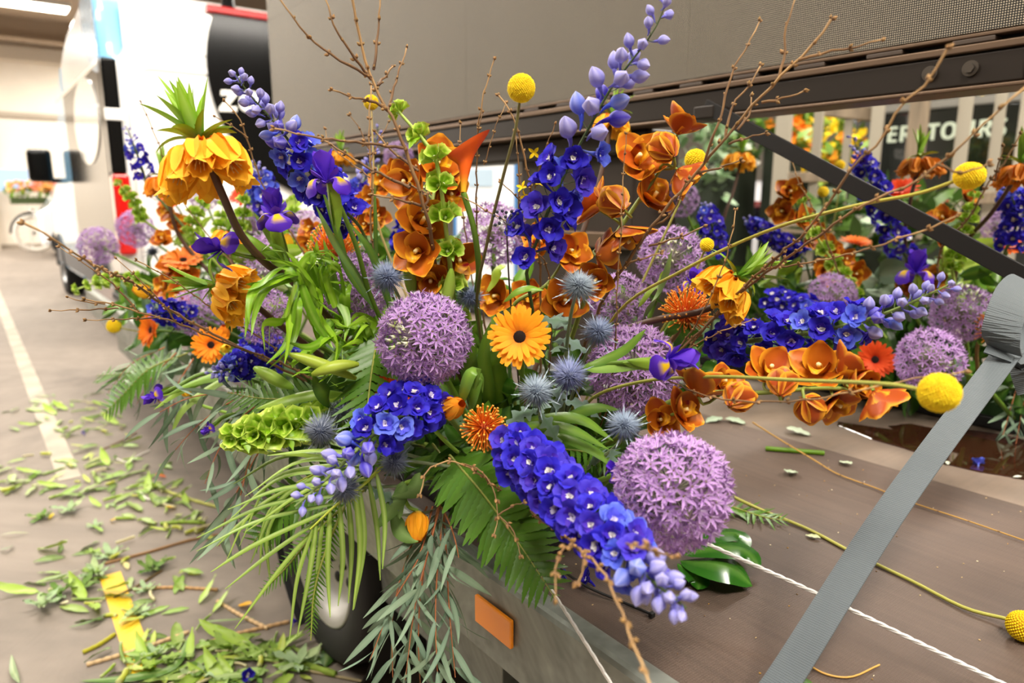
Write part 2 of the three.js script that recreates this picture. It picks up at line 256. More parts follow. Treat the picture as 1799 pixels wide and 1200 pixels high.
// ---------------------------------------------------------------- LED screen
const LX = 1.5, LY0 = 1.547, LY1 = 2.92, LZ0 = -4.24, LZ1 = .76;
{ const N = 16, dot = (x, y) => { const fx = x - .5, fy = y - .5, r = Math.hypot(fx, fy); return 1 - smooth(.25, .34, r); };
  const ledTex = texture(64, 64, (x, y) => { const k = dot((x * 4) % 1, (y * 4) % 1); return [mixv(.07, .80, k), mixv(.06, .745, k), mixv(.045, .64, k)]; }, true, [1 / .0168, 1 / .0168]);
  const ledB = texture(64, 64, (x, y) => { const k = dot((x * 4) % 1, (y * 4) % 1); return [k, k, k]; }, false, [1 / .0168, 1 / .0168]);
  const M = std({ map: ledTex, bumpMap: ledB, bumpScale: .0008, roughness: .6 });
  const led = thing('led_screen', 'large dark grey video screen wall standing on the trailer', 'screen', V(LX, DECK, -1.7));
  const nz = 5, ny = 2, dz = (LZ1 - LZ0) / nz, dy = (LY1 - LY0) / ny;
  for (let i = 0; i < nz; i++) for (let j = 0; j < ny; j++) { partW('led_panel', rslab(LX, LX + .05, LY0 + j * dy + .0002, LY0 + (j + 1) * dy - .0002, LZ0 + i * dz + .0002, LZ0 + (i + 1) * dz - .0002, .0008), M, led); }
  const MB = std({ color: 0x2e2721, roughness: .45, metalness: .4 }), MP = std({ color: 0x76614f, roughness: .42, metalness: .6 });
  partW('screen_case', rslab(LX + .05, LX + .2, LY0, LY1, LZ0, LZ1, .005), MB, led);
  partW('edge_profile', rslab(LX - .002, LX + .06, LY0 - .009, LY0 - .002, LZ0, LZ1, .002), MP, led);
  partW('shadow_gap', rslab(LX + .03, LX + .18, LY0 - .02, LY0 - .009, LZ0, LZ1, .001), MBLK, led);
  partW('lower_profile', rslab(LX - .004, LX + .06, LY0 - .034, LY0 - .02, LZ0, LZ1, .003), MP, led);
  for (let k = 0; k < 9; k++) partW('latch', rslab(LX - .003, LX + .03, LY0 - .019, LY0 - .010, -1.9 + k * .16, -1.83 + k * .16, .002), std({ color: 0x4a3d33, roughness: .5 }), led);
  const beam = partW('support_beam', rslab(LX + .002, LX + .09, LY0 - .092, LY0 - .036, LZ0 + .1, -.50, .004), MB, led);
  partW('support_beam', rslab(LX + .012, LX + .09, LY0 - .092, LY0 - .036, -.495, LZ1, .004), MBLK, led);
  partW('lower_lip', rslab(LX - .004, LX + .09, LY0 - .101, LY0 - .093, LZ0 + .1, LZ1, .003), MP, led);
  for (const z of [-.655, -.585]) { const g = mergeGeometries([new THREE.CylinderGeometry(.014, .014, .004, 20), (() => { const a = new THREE.CylinderGeometry(.009, .009, .007, 6); a.translate(0, .005, 0); return a; })()].map((q) => q.toNonIndexed())); g.rotateZ(Math.PI / 2); g.translate(LX - .0, LY0 - .062, z); partW('bolt', g, std({ color: 0x6b645c, metalness: .8, roughness: .35 }), led); }
  // mast box below the screen
  partW('mast', rslab(1.6, 1.8, DECK, LY0 - .1, -2.05, -1.5, .012), std({ color: 0x3c322a, roughness: .55, metalness: .3 }), led);
  partW('mast_rail', rslab(1.57, 1.61, DECK + .45, DECK + .5, -2.05, -1.5, .006), MP, led);
  partW('mast', rslab(1.56, 1.68, LY0 - .17, LY0 - .1, -4.1, -1.42, .012), MB, led);
  partW('mast_foot', rslab(1.54, 1.9, DECK, DECK + .03, -2.12, -1.42, .006), MGAL, led);
  // flat black brace running from the beam down to the deck
  const p0 = V(1.45, 1.47, -1.14), p1 = V(1.45, .66, .47), dl = p1.clone().sub(p0), g = boxGeo(.006, dl.length(), .034, .002); g.applyQuaternion(new THREE.Quaternion().setFromUnitVectors(YAX, dl.clone().normalize())); g.translate((p0.x + p1.x) / 2, (p0.y + p1.y) / 2, (p0.z + p1.z) / 2);
  partW('brace', g, std({ color: 0x1d1b1a, roughness: .5, metalness: .3 }), led);
  partW('brace_lug', rslab(1.445, 1.51, 1.44, 1.47, -1.17, -1.11, .004), MB, led);
  partW('brace_foot', rslab(1.40, 1.5, DECK, DECK + .05, .42, .52, .004), MGAL, led);
}

// ---------------------------------------------------------------- white van
{ const ZR = -6.55, XL = 1.0, XR = 3.05, van = thing('van', 'white high-roof van with black round emblem parked ahead of the trailer', 'van', V(2.02, 0, -9.3));
  const sh = new THREE.Shape(); sh.moveTo(6.62, .42); sh.lineTo(6.58, 1.2); sh.quadraticCurveTo(6.56, 2.3, 6.62, 2.74); sh.quadraticCurveTo(6.66, 2.87, 6.9, 2.87); sh.lineTo(8.2, 2.78); sh.quadraticCurveTo(9.1, 2.66, 9.6, 2.22); sh.quadraticCurveTo(10.2, 1.75, 10.55, 1.45); sh.quadraticCurveTo(11.4, 1.3, 11.7, 1.05); sh.lineTo(11.8, .42); sh.closePath();
  const bev = .13, e = new Evaluator(); e.useGroups = false;
  const body = new THREE.ExtrudeGeometry(sh, { depth: XR - XL - 2 * bev, bevelEnabled: true, bevelThickness: bev, bevelSize: bev * .45, bevelSegments: 6, curveSegments: 14 }); body.rotateY(Math.PI / 2); body.translate(XL + bev, 0, -.06);
  const P0 = phy({ color: 0xf2f0ec, roughness: .28, clearcoat: 1, clearcoatRoughness: .06 }), BLUE = phy({ color: 0x7fbfe8, roughness: .25, clearcoat: 1, clearcoatRoughness: .05 }), BLK = phy({ color: 0x0b0b0b, roughness: .12, specularIntensity: .55 }), CHR = std({ color: 0xd9d4cc, metalness: .7, roughness: .22 });
  partW('body', body.clone(), P0, van);
  const inflate = body.clone(); inflate.translate(-2.02, -1.6, 9.25); inflate.scale(1.008, 1.008, 1.003); inflate.translate(2.02, 1.6, -9.25);
  const cut = (geoA, geoB) => { for (const g of [geoA, geoB]) for (const k of Object.keys(g.attributes)) if (!['position', 'normal', 'uv'].includes(k)) g.deleteAttribute(k); const a = new Brush(geoA), b = new Brush(geoB); a.updateMatrixWorld(); b.updateMatrixWorld(); const r = e.evaluate(a, b, INTERSECTION).geometry; return r; };
  const ball = new THREE.SphereGeometry(.62, 32, 20); ball.scale(.38, .78, 1.05); ball.translate(XL - .02, 2.72, ZR - .12);
  partW('blue_corner', cut(inflate.clone(), ball), BLUE, van);
  const nose = new THREE.BoxGeometry(3, 3, 2.4); nose.translate(2, 1.85, -10.1 - .2);
  partW('blue_cab', cut(inflate.clone(), nose), BLUE, van);
  // rear doors
  partW('rear_door', rslab(XL + .16, 2.02, .55, 2.76, ZR - .02, ZR + .012, .05), P0, van); partW('rear_door', rslab(2.03, XR - .16, .55, 2.76, ZR - .02, ZR + .012, .05), P0, van);
  const recess = (x0, x1, y0, y1) => { const o = new THREE.Shape(), i = new THREE.Path(), R = .1, rp = (s, a, b, c, d, r) => { s.moveTo(a + r, c); s.lineTo(b - r, c); s.quadraticCurveTo(b, c, b, c + r); s.lineTo(b, d - r); s.quadraticCurveTo(b, d, b - r, d); s.lineTo(a + r, d); s.quadraticCurveTo(a, d, a, d - r); s.lineTo(a, c + r); s.quadraticCurveTo(a, c, a + r, c); }; rp(o, x0, x1, y0, y1, R); rp(i, x0 + .025, x1 - .025, y0 + .025, y1 - .025, R * .8); o.holes.push(i); const g = new THREE.ExtrudeGeometry(o, { depth: .006, bevelEnabled: true, bevelSize: .006, bevelThickness: .006, bevelSegments: 2 }); g.translate(0, 0, ZR + .012); return g; };
  partW('window_blank', recess(XL + .24, 1.98, 1.25, 2.3), P0, van); partW('upper_swage', rslab(XL + .3, 1.98, 2.42, 2.435, ZR + .01, ZR + .022, .004), P0, van);
  // round black emblem on the doors, cut to the door faces
  const disc = new THREE.CylinderGeometry(1.09, 1.09, .03, 72); disc.rotateX(Math.PI / 2); disc.translate(2.86, 2.33, ZR + .03);
  const faceBox = new THREE.BoxGeometry(XR - XL - .34, 2.19, .02); faceBox.translate((XL + XR) / 2, 1.655, ZR + .034);
  const upBox = new THREE.BoxGeometry(1.3, .3, .02);
  partW('emblem', cut(faceBox, disc), BLK, van);
  { const font = await new FontLoader().loadAsync('fonts/droid/droid_sans_bold.typeface.json'); globalThis.__f = font;
    const tg = new TextGeometry('zo', { font, size: .215, depth: .006, curveSegments: 6, bevelEnabled: true, bevelSize: .006, bevelThickness: .002, bevelSegments: 1 }); const sm = new THREE.Matrix4().set(1.12, .18, 0, 0, 0, 1, 0, 0, 0, 0, 1, 0, 0, 0, 0, 1); tg.applyMatrix4(sm); tg.rotateZ(.04); tg.translate(1.835, 1.985, ZR + .046);
    partW('lettering', tg, std({ color: 0xf4f1ea, roughness: .4 }), van); }
  partW('brake_light', rslab(1.80, 2.5, 2.765, 2.825, ZR - .06, ZR + .05, .012), phy({ color: 0xa80f12, roughness: .2, clearcoat: 1 }), van);
  { const g = new THREE.CylinderGeometry(.05, .06, .1, 16); g.translate(2.02, 2.88, ZR - .1); partW('roof_camera', g, BLK, van); }
  // tail lamp column: dark upper strip, white badge, red lens
  partW('lamp_column', rslab(XL - .012, XL + .10, 1.45, 2.33, ZR - .12, ZR + .022, .02), BLK, van);
  partW('tail_lamp', rslab(XL - .014, XL + .115, .80, 1.45, ZR - .14, ZR + .026, .03), phy({ color: 0xc8140f, roughness: .15, clearcoat: 1, clearcoatRoughness: .03 }), van);
  partW('badge', rslab(XL - .02, XL + .12, 1.86, 1.95, ZR + .01, ZR + .03, .006), P0, van);
  // left flank: glossy black panel, pale oval, bright rails
  partW('flank_panel', rslab(XL - .008, XL + .01, .8, 2.3, -9.4, ZR - .16, .008), BLK, van);
  { const g = new THREE.CylinderGeometry(1, 1, .012, 48); g.rotateZ(Math.PI / 2); g.scale(1, .37, .72); g.translate(XL - .012, 1.93, -7.6); partW('flank_emblem', g, P0, van); }
  partW('roof_rail', new Geo().tube(curve([V(XL + .1, 2.60, -6.7), V(XL + .085, 2.60, -7.6), V(XL + .07, 2.55, -8.8), V(XL + .06, 2.3, -9.75), V(XL + .05, 1.9, -10.3)], 16), .022, C('#e8e4dc'), 8), std({ vertexColors: true, metalness: .4, roughness: .25 }), van);
  partW('flank_rail', rslab(XL - .012, XL + .02, 2.3, 2.34, -9.7, ZR - .15, .01), CHR, van);
  partW('sill', rslab(XL - .014, XL + .02, .42, .62, -11.6, ZR - .1, .02), std({ color: 0x5b5a5c, roughness: .6 }), van);
  partW('rear_bumper', rslab(XL + .02, XR - .02, .38, .58, ZR - .1, ZR + .1, .05), std({ color: 0x35353a, roughness: .6 }), van);
  for (const [z, n] of [[-7.65, 'rear'], [-11.2, 'front']]) { const g = new THREE.LatheGeometry([[.2, -.1], [.24, -.115], [.33, -.11], [.355, -.07], [.355, .07], [.33, .11], [.2, .1]].map((a) => new THREE.Vector2(...a)), 36); g.rotateZ(Math.PI / 2); g.translate(XL + .1, .355, z); partW('tyre', g, std({ color: 0x171717, roughness: .8 }), van); const h = new THREE.LatheGeometry([[0, -.06], [.1, -.06], [.16, -.05], [.2, -.1]].map((a) => new THREE.Vector2(...a)), 24); h.rotateZ(-Math.PI / 2); h.translate(XL + .1, .355, z); partW('hubcap', h, std({ color: 0xa5a5a5, metalness: .7, roughness: .35, side: THREE.DoubleSide }), van);
    const arch = new THREE.TorusGeometry(.42, .035, 8, 24, Math.PI); arch.rotateY(Math.PI / 2); arch.translate(XL, .36, z); partW('wheel_arch', arch, std({ color: 0x222222, roughness: .7 }), van); }
  const mir = partW('wing_mirror', rslab(.68, .93, 1.45, 1.83, -10.35, -10.2, .05), BLK, van); partW('mirror_arm', rslab(.9, 1.03, 1.44, 1.5, -10.33, -10.25, .02), BLK, van);
}
// ================================================================ flowers: builders
const cache = new Map();
const variant = (key, n, make) => { if (!cache.has(key)) cache.set(key, Array.from({ length: n }, (_, k) => make(k).build())); return pick(cache.get(key)); };
const GREEN = { stem: C('#5f8020'), dark: C('#2c4a12'), mid: C('#446d16'), lime: C('#84b01a'), pale: C('#a9c83c'), grey: C('#7f957f'), olive: C('#7d7a36') };
// where a stem is stuck: the blocks of wet foam along the trailer's edges
function foot(P) {
  if (P.x > 1.45) return V(clamp(P.x * .6 + .95, 2.12, 2.5) + rr(-.06, .06), DECK + rr(.05, .1), clamp(P.z + rr(-.1, .1), -3.6, -.35));
  if (P.z < -1.75) return V(rr(.72, .98), DECK + rr(.05, .1), clamp(P.z * .92 + rr(-.1, .1), -4.9, -1.75));
  return V(clamp(.86 + (P.x - .8) * .35, .72, 1.15) + rr(-.05, .05), DECK + rr(.06, .11), clamp(-1.06 + (P.z + .95) * .5, -1.6, -.86) + rr(-.05, .05));
}
function stem(t, pts, r0, r1, c, name = 'stem', sides = 6, n) { return partW(name, new Geo().tube(curve(pts, n ?? pts.length * 5), (u) => mixv(r0, r1, u), c, sides), MAT.stem, t); }
// a ribbon leaf through world points, w(u) half width, facing nrm
function ribbon(G, pts, w, nrm, c, o = {}) {
  const n = o.n ?? 10, P = curve(pts, n), T = V(0, 0, 0), S = V(0, 0, 0), N = V(0, 0, 0), nv = o.nv ?? 2, tw = o.twist ?? 0;
  return G.grid(n, nv, (u, v) => {
    const k = Math.round(u * n); T.subVectors(P[Math.min(n, k + 1)], P[Math.max(0, k - 1)]).normalize();
    N.copy(nrm).addScaledVector(T, -nrm.dot(T)).normalize(); if (tw) N.applyAxisAngle(T, tw * u + (o.tw0 ?? 0)); S.crossVectors(T, N);
    const s = v * 2 - 1, hw = w(u), l = -(o.fold ?? .25) * Math.abs(s) * hw + (o.ruf ?? 0) * Math.sin(u * (o.rufN ?? 4) * 6.28 + s) * Math.abs(s) * hw;
    return [P[k].x + S.x * s * hw + N.x * l, P[k].y + S.y * s * hw + N.y * l, P[k].z + S.z * s * hw + N.z * l, typeof c === 'function' ? c(u, s) : c];
  });
}
const lance = (W, peak = .4) => (u) => W * Math.pow(Math.sin(Math.PI * Math.pow(clamp(u, 0, 1), Math.log(.5) / Math.log(peak))), .75) + .0003;
const blade = (W) => (u) => W * (1 - Math.pow(u, 3)) * Math.min(1, .55 + u * 2.5) + .0003;
const obov = (W) => (u) => W * Math.pow(Math.sin(Math.PI * Math.pow(u, 1.25)), .62) + W * .08 * (1 - u);

// ---- allium ball
const ALL = { a: C('#b083cb'), b: C('#8f58ad'), pale: C('#c9a6d6'), green: C('#a9b56a'), ped: C('#8f7a9c') };
const alliumFloret = (hue, k) => { const G = new Geo(), a = mixc(ALL.a, hue, .5), b = mixc(a, C('#ecd8f0'), .75); const L = .0152, base = mixc(ALL.b, hue, .3);
  for (let j = 0; j < 6; j++) { const m = new THREE.Matrix4().makeRotationY(j * 1.0472 + k * .3 + rr(-.12, .12)); G.sheet({ L: L * rr(.88, 1.08), w: (u) => .0016 * Math.sin(Math.PI * (.12 + .86 * u)) + .0002, a0: rr(.75, 1.05), a1: rr(.1, .55), nu: 3, nv: 2, fold: .35, m, c: (u, s) => mixc(mixc(base, a, .3 + u * .7), b, s === 0 ? .1 : .2 + .45 * u) }); }
  for (let j = 0; j < 6; j++) { const an = j * 1.0472 + .5, e = V(Math.cos(an) * .0052, .0098 + rr(-.001, .001), Math.sin(an) * .0052); G.spike(V(Math.cos(an) * .0012, 0, Math.sin(an) * .0012), e, .0005, b, C('#e9d9ea')); }
  G.blob(V(0, .001, 0), V(.0016, .0018, .0016), C('#8d7d58'), 3, 5); return G; };
function allium(label, px, py, d, rp, o = {}) {
  const P = at(px, py, d), R = rp * d / FPX, B = o.base ?? foot(P), t = thing('allium', label, 'flower', B), hue = mixc(C(o.hue ?? '#9a66b5'), C('#d79ae6'), .42), s = R / .07;
  const N = o.n ?? Math.round(225), full = o.full, view = EYE.clone().sub(P).normalize(), hole = o.hole ? dirV(...o.hole) : null;
  const ped = new Geo(), rest = new Geo(), fl = s * (o.fs ?? 1), geoK = 'all' + (o.hue ?? '') ;
  if (!cache.has(geoK + 'G')) cache.set(geoK + 'G', [0, 1, 2, 3].map((k) => alliumFloret(hue, k)));
  const raw = cache.get(geoK + 'G'); let shown = 0;
  for (let k = 0; k < N; k++) {
    const y = 1 - 2 * (k + .5) / N, a = k * 2.39996, rxz = Math.sqrt(1 - y * y), n = V(Math.cos(a) * rxz + rr(-.07, .07), y + rr(-.07, .07), Math.sin(a) * rxz + rr(-.07, .07)).normalize();
    const inHole = hole ? n.dot(hole) : -1, short = inHole > (o.holeCos ?? .86);
    if (short && rnd() < .72) { const h = R * rr(.68, .9), z = n.clone().multiplyScalar(h); ped.spike(V(0, 0, 0), z, .0014 * s, ALL.green, ALL.pale); for (let j = 0; j < 3; j++) { const w = z.clone().add(V(rr(-1, 1), rr(-1, 1), rr(-1, 1)).multiplyScalar(.006 * s)); ped.spike(z, w.clone().addScaledVector(n, .008 * s), .0022 * s, C('#b7c26a'), C('#efe6ee'), 4); } continue; }
    const rad = R - .0105 * s * rr(.55, 1.3), Q = n.clone().multiplyScalar(rad), q = quat(n.clone().add(V(rr(-.3, .3), rr(-.3, .3), rr(-.3, .3))), rr(0, 6.28)), sc = fl * rr(.85, 1.12);
    ped.spike(V(0, 0, 0), Q, .0007 * s, ALL.green, ALL.ped);
    if (full && n.dot(view) > -.22) { place('floret', variant(geoK, 4, (i) => raw[i]), MAT.petal, t, Q.add(P), q, sc); shown++; } else rest.add(raw[k % 4], M4(Q, q, sc));
  }
  ped.blob(V(0, 0, 0), R * .3, C('#6d6a58'), 5, 8);
  const pm = place('flower_stalks', ped, MAT.stem, t, P); pm.userData.kind = 'stuff';
  if (rest.i.length) { const r = place(full ? 'rear_florets' : 'floret_ball', rest, MAT.petal, t, P); r.userData.kind = 'stuff'; }
  stem(t, [P, P.clone().lerp(B, .5).add(V(0, rr(.0, .04), 0)), B], .0048 * s, .006, o.stemC ?? GREEN.stem);
  return t;
}

// ---- gerbera
const GERB = (c0, c1) => [0, 1, 2].map(() => new Geo().sheet({ L: 1, w: (u) => .142 * Math.pow(Math.sin(Math.PI * clamp(.08 + .86 * Math.pow(u, 1.15), 0, 1)), .55), a0: 1.25 + rr(-.08, .08), a1: rr(.1, .32), fold: rr(-.15, .3), nu: 6, nv: 2, c: (u, s) => mixc(mixc(c1, c0, smooth(0, .45, u)), tint(c0, .8), s === 0 ? .3 : 0) }));
function gerbera(label, px, py, d, rp, dir, c0, c1, o = {}) {
  const P = at(px, py, d), R = rp * d / FPX, B = o.base ?? foot(P), t = thing('gerbera', label, 'flower', B), ax = dirV(...dir), q = quat(ax), key = 'gerb' + c0 + c1;
  c0 = C(c0); c1 = C(c1); if (!cache.has(key + 'G')) cache.set(key + 'G', GERB(c0, c1)); const raw = cache.get(key + 'G');
  const ring = (n, r0, len, h, lean) => { for (let k = 0; k < n; k++) { const a = k / n * 6.283 + rr(-.07, .07), m = new THREE.Quaternion().setFromAxisAngle(YAX, a), l = new THREE.Quaternion().setFromAxisAngle(V(1, 0, 0), lean + rr(-.1, .1)), qq = q.clone().multiply(m).multiply(l), p = V(Math.sin(a) * r0, h, Math.cos(a) * r0).applyQuaternion(q).add(P); place('petal', variant(key, 3, (i) => raw[i]), MAT.petal, t, p, qq, len * rr(.93, 1.06)); } };
  ring(o.n ?? 26, R * .2, R * .84, 0, 0); ring(Math.round((o.n ?? 26) * .75), R * .18, R * .66, R * .05, -.22);
  const disc = new Geo(); for (let k = 0; k < 120; k++) { const r = R * .215 * Math.sqrt((k + .5) / 120), a = k * 2.4; disc.blob(V(Math.cos(a) * r, R * (.05 + .05 * (1 - (r / (R * .215)) ** 2)), Math.sin(a) * r), V(R * .014, R * .03, R * .014), mixc(C('#1d0d07'), C('#4a1f0c'), rnd()), 3, 4); }
  disc.lathe([[R * .22, 0], [R * .2, R * .06], [R * .1, R * .085], [.0001, R * .09]], C('#1a0c06'), 14); place('flower_centre', disc, MAT.globe, t, P, q).userData.label = 'dark brown flower centre';
  const pol = new Geo(); for (let k = 0; k < 70; k++) { const a = k * 2.4, r = R * rr(.22, .33), b = V(Math.cos(a) * r, R * .04, Math.sin(a) * r); pol.spike(b, b.clone().multiplyScalar(1.18).add(V(0, R * .07, 0)), R * .012, mixc(c0, c1, .4), C('#ffb347')); } place('pollen_ring', pol, MAT.petal, t, P, q).userData.kind = 'stuff';
  place('calyx', new Geo().lathe([[R * .05, -R * .28], [R * .16, -R * .2], [R * .22, -R * .05], [R * .2, 0]], GREEN.mid, 10), MAT.leafDull, t, P, q);
  const back = P.clone().addScaledVector(ax, -R * .25); stem(t, [back, back.clone().addScaledVector(ax, -R * .8), back.clone().addScaledVector(ax, -R * 1.4).lerp(B, .5), B], .0032, .004, GREEN.stem);
  return t;
}

// ---- sea holly (eryngium)
function eryngium(label, px, py, d, rp, dir, o = {}) {
  const P = at(px, py, d), R = rp * d / FPX, B = o.base ?? foot(P), t = thing('sea_holly', label, 'flower', B), ax = dirV(...dir), q = quat(ax, rr(0, 6)), A = C(o.c ?? '#7585a8'), K = mixc(A, C('#1f2942'), .7), PL = mixc(A, C('#ccd3dc'), .42);
  const head = new Geo(), n = o.n ?? 420; head.lathe([[R * .3, -R * .2], [R * .36, R * .0], [R * .3, R * .26], [R * .15, R * .4], [.0002, R * .44]], mixc(K, C('#20283a'), .3), 10);
  for (let k = 0; k < n; k++) { const y = 1 - 1.35 * (k + .5) / n, a = k * 2.4, s = Math.sqrt(Math.max(0, 1 - y * y)), v = V(Math.cos(a) * s + rr(-.1, .1), y * .9 + rr(-.1, .1), Math.sin(a) * s + rr(-.1, .1)).normalize(), l = R * mixv(1.0, .62, Math.pow(Math.max(0, y), 1.2)) * rr(.82, 1.08); head.spike(v.clone().multiplyScalar(R * .28), v.multiplyScalar(l), R * .03, mixc(K, A, rnd() * .6), mixc(A, PL, rnd())); }
  place('flower_cone', head, MAT.spiky, t, P, q);
  for (let k = 0; k < (o.br ?? 12); k++) { const G = new Geo(), L = R * rr(1.0, 1.4), lean = rr(1.3, 1.75); G.sheet({ L, w: (u) => R * (.085 * (1 - u) * (1 + .55 * Math.sin(u * 40)) + .006), a0: lean, a1: rr(-.4, .3), fold: .3, nu: 12, nv: 2, c: (u, s) => mixc(mixc(A, C('#7f9383'), .55), PL, u * .6 + (s ? .15 : .0)) }); place('bract', G, MAT.spiky, t, P.clone().addScaledVector(ax, -R * .25), q.clone().multiply(new THREE.Quaternion().setFromAxisAngle(YAX, k / (o.br ?? 12) * 6.283 + rr(-.2, .2)))); }
  const b1 = P.clone().addScaledVector(ax, -R * .3), b2 = P.clone().addScaledVector(ax, -R * 2); stem(t, [b1, b2, b2.clone().lerp(B, .5), B], .0022, .0034, mixc(GREEN.grey, GREEN.olive, .4));
  if (o.leaves !== 0) for (let k = 0; k < (o.leaves ?? 3); k++) { const G = new Geo(), c = mixc(C('#46663a'), C('#73897c'), rnd() * .6), out = ax.clone().multiplyScalar(-.2).add(V(rr(-1, 1), rr(-.6, .6), rr(-1, 1))).normalize(), p0 = b2.clone().lerp(B, rr(0, .25)); ribbon(G, [p0, p0.clone().addScaledVector(out, R * 1.2).add(V(0, R * .2, 0)), p0.clone().addScaledVector(out, R * 2.2).add(V(0, -R * .3, 0))], (u) => R * (.32 * Math.sin(Math.PI * Math.pow(u, .8)) * (1 + .6 * Math.sin(u * 26)) + .01), dirV(rr(-.5, .5), .6, .8), (u, s) => mixc(c, PL, s ? .25 : .1), { n: 18, fold: .4 }); partW('spiny_leaf', G, MAT.leafDull, t); }
  return t;
}

// ---- delphinium
const DEL = { blue: ['#2e22bf', '#4b46e6', '#4526ae'], deep: ['#2014a2', '#332bc8', '#34188f'], violet: ['#3d2cba', '#665ade', '#5630b2'], pale: ['#7a76d2', '#b9b6ee', '#8d80d6'], sky: ['#4d5fdc', '#93a6f0', '#5a55d8'] };
const delFloret = (pal, k) => { const [a, b, e] = pal.map(C), G = new Geo();
  for (let j = 0; j < 5; j++) { const m = new THREE.Matrix4().makeRotationY(j * 1.2566 + rr(-.18, .18)); G.sheet({ L: rr(.88, 1.08), w: obov(rr(.36, .45)), a0: .62 + rr(-.2, .2), a1: .7 + rr(-.35, .45), cup: rr(.1, .45), ruf: .06, rufN: 1.7, phase: rr(0, 6), nu: 7, nv: 4, m, c: (u, s) => mixc(mixc(e, a, smooth(.1, .6, u)), b, (k === 1 ? .3 : .08) * smooth(.4, 1, u) + .35 * smooth(.75, 1, Math.abs(s)) * rr(.5, 1)) }); }
  for (let j = 0; j < 4; j++) { const m = new THREE.Matrix4().makeRotationY(j * 1.571 + .6 + rr(-.3, .3)); G.sheet({ L: rr(.5, .72), w: obov(rr(.2, .3)), a0: .45 + rr(-.2, .25), a1: rr(.2, .9), cup: .4, ruf: .07, rufN: 1.4, phase: rr(0, 6), nu: 6, nv: 4, m, y0: .04, c: (u) => mixc(e, a, u * .5) }); }
  G.tube(curve([V(0, .05, 0), V(.04, -.35, .05), V(.2, -.8, .1)], 6), (u) => mixv(.14, .025, u), (u) => mixc(a, b, u), 6); return G; };
const delBee = (w) => { const G = new Geo(), c = C(w ? '#f2eee6' : '#d8d0e2'); for (let j = 0; j < 5; j++) { const m = new THREE.Matrix4().makeRotationY(j * 1.257 + rr(-.4, .4)); G.sheet({ L: rr(.34, .5), w: (u) => .13 * Math.sin(Math.PI * (.2 + .75 * u)) + .02, a0: rr(.1, .5), a1: rr(.4, 1.2), y0: .05, cup: .5, ruf: .09, rufN: 2, phase: rr(0, 6), nu: 4, nv: 2, m, c: (u) => mixc(C('#a898c0'), c, smooth(0, .35, u)) }); } G.blob(V(0, .1, 0), .05, C('#5d4d3e'), 3, 5); return G; };
const delBud = (pal, k) => { const [a, b] = pal.map(C), G = new Geo(); G.grid(8, 10, (u, v) => { const y = u, r = .34 * Math.pow(Math.sin(Math.PI * Math.pow(u, .92)), .8) * (1 + .10 * Math.cos(v * 6.283 * 5)), an = v * 6.283; return [r * Math.cos(an), y - .2, r * Math.sin(an), mixc(mixc(a, b, .15 + .5 * u), C('#ece6f6'), .38 * Math.max(0, Math.cos(v * 6.283 * 5)) * u)]; }, true); G.tube(curve([V(0, -.1, 0), V(.05, -.45, .03), V(.2, -.75, .05)], 5), (u) => mixv(.13, .03, u), a, 5); return G; };
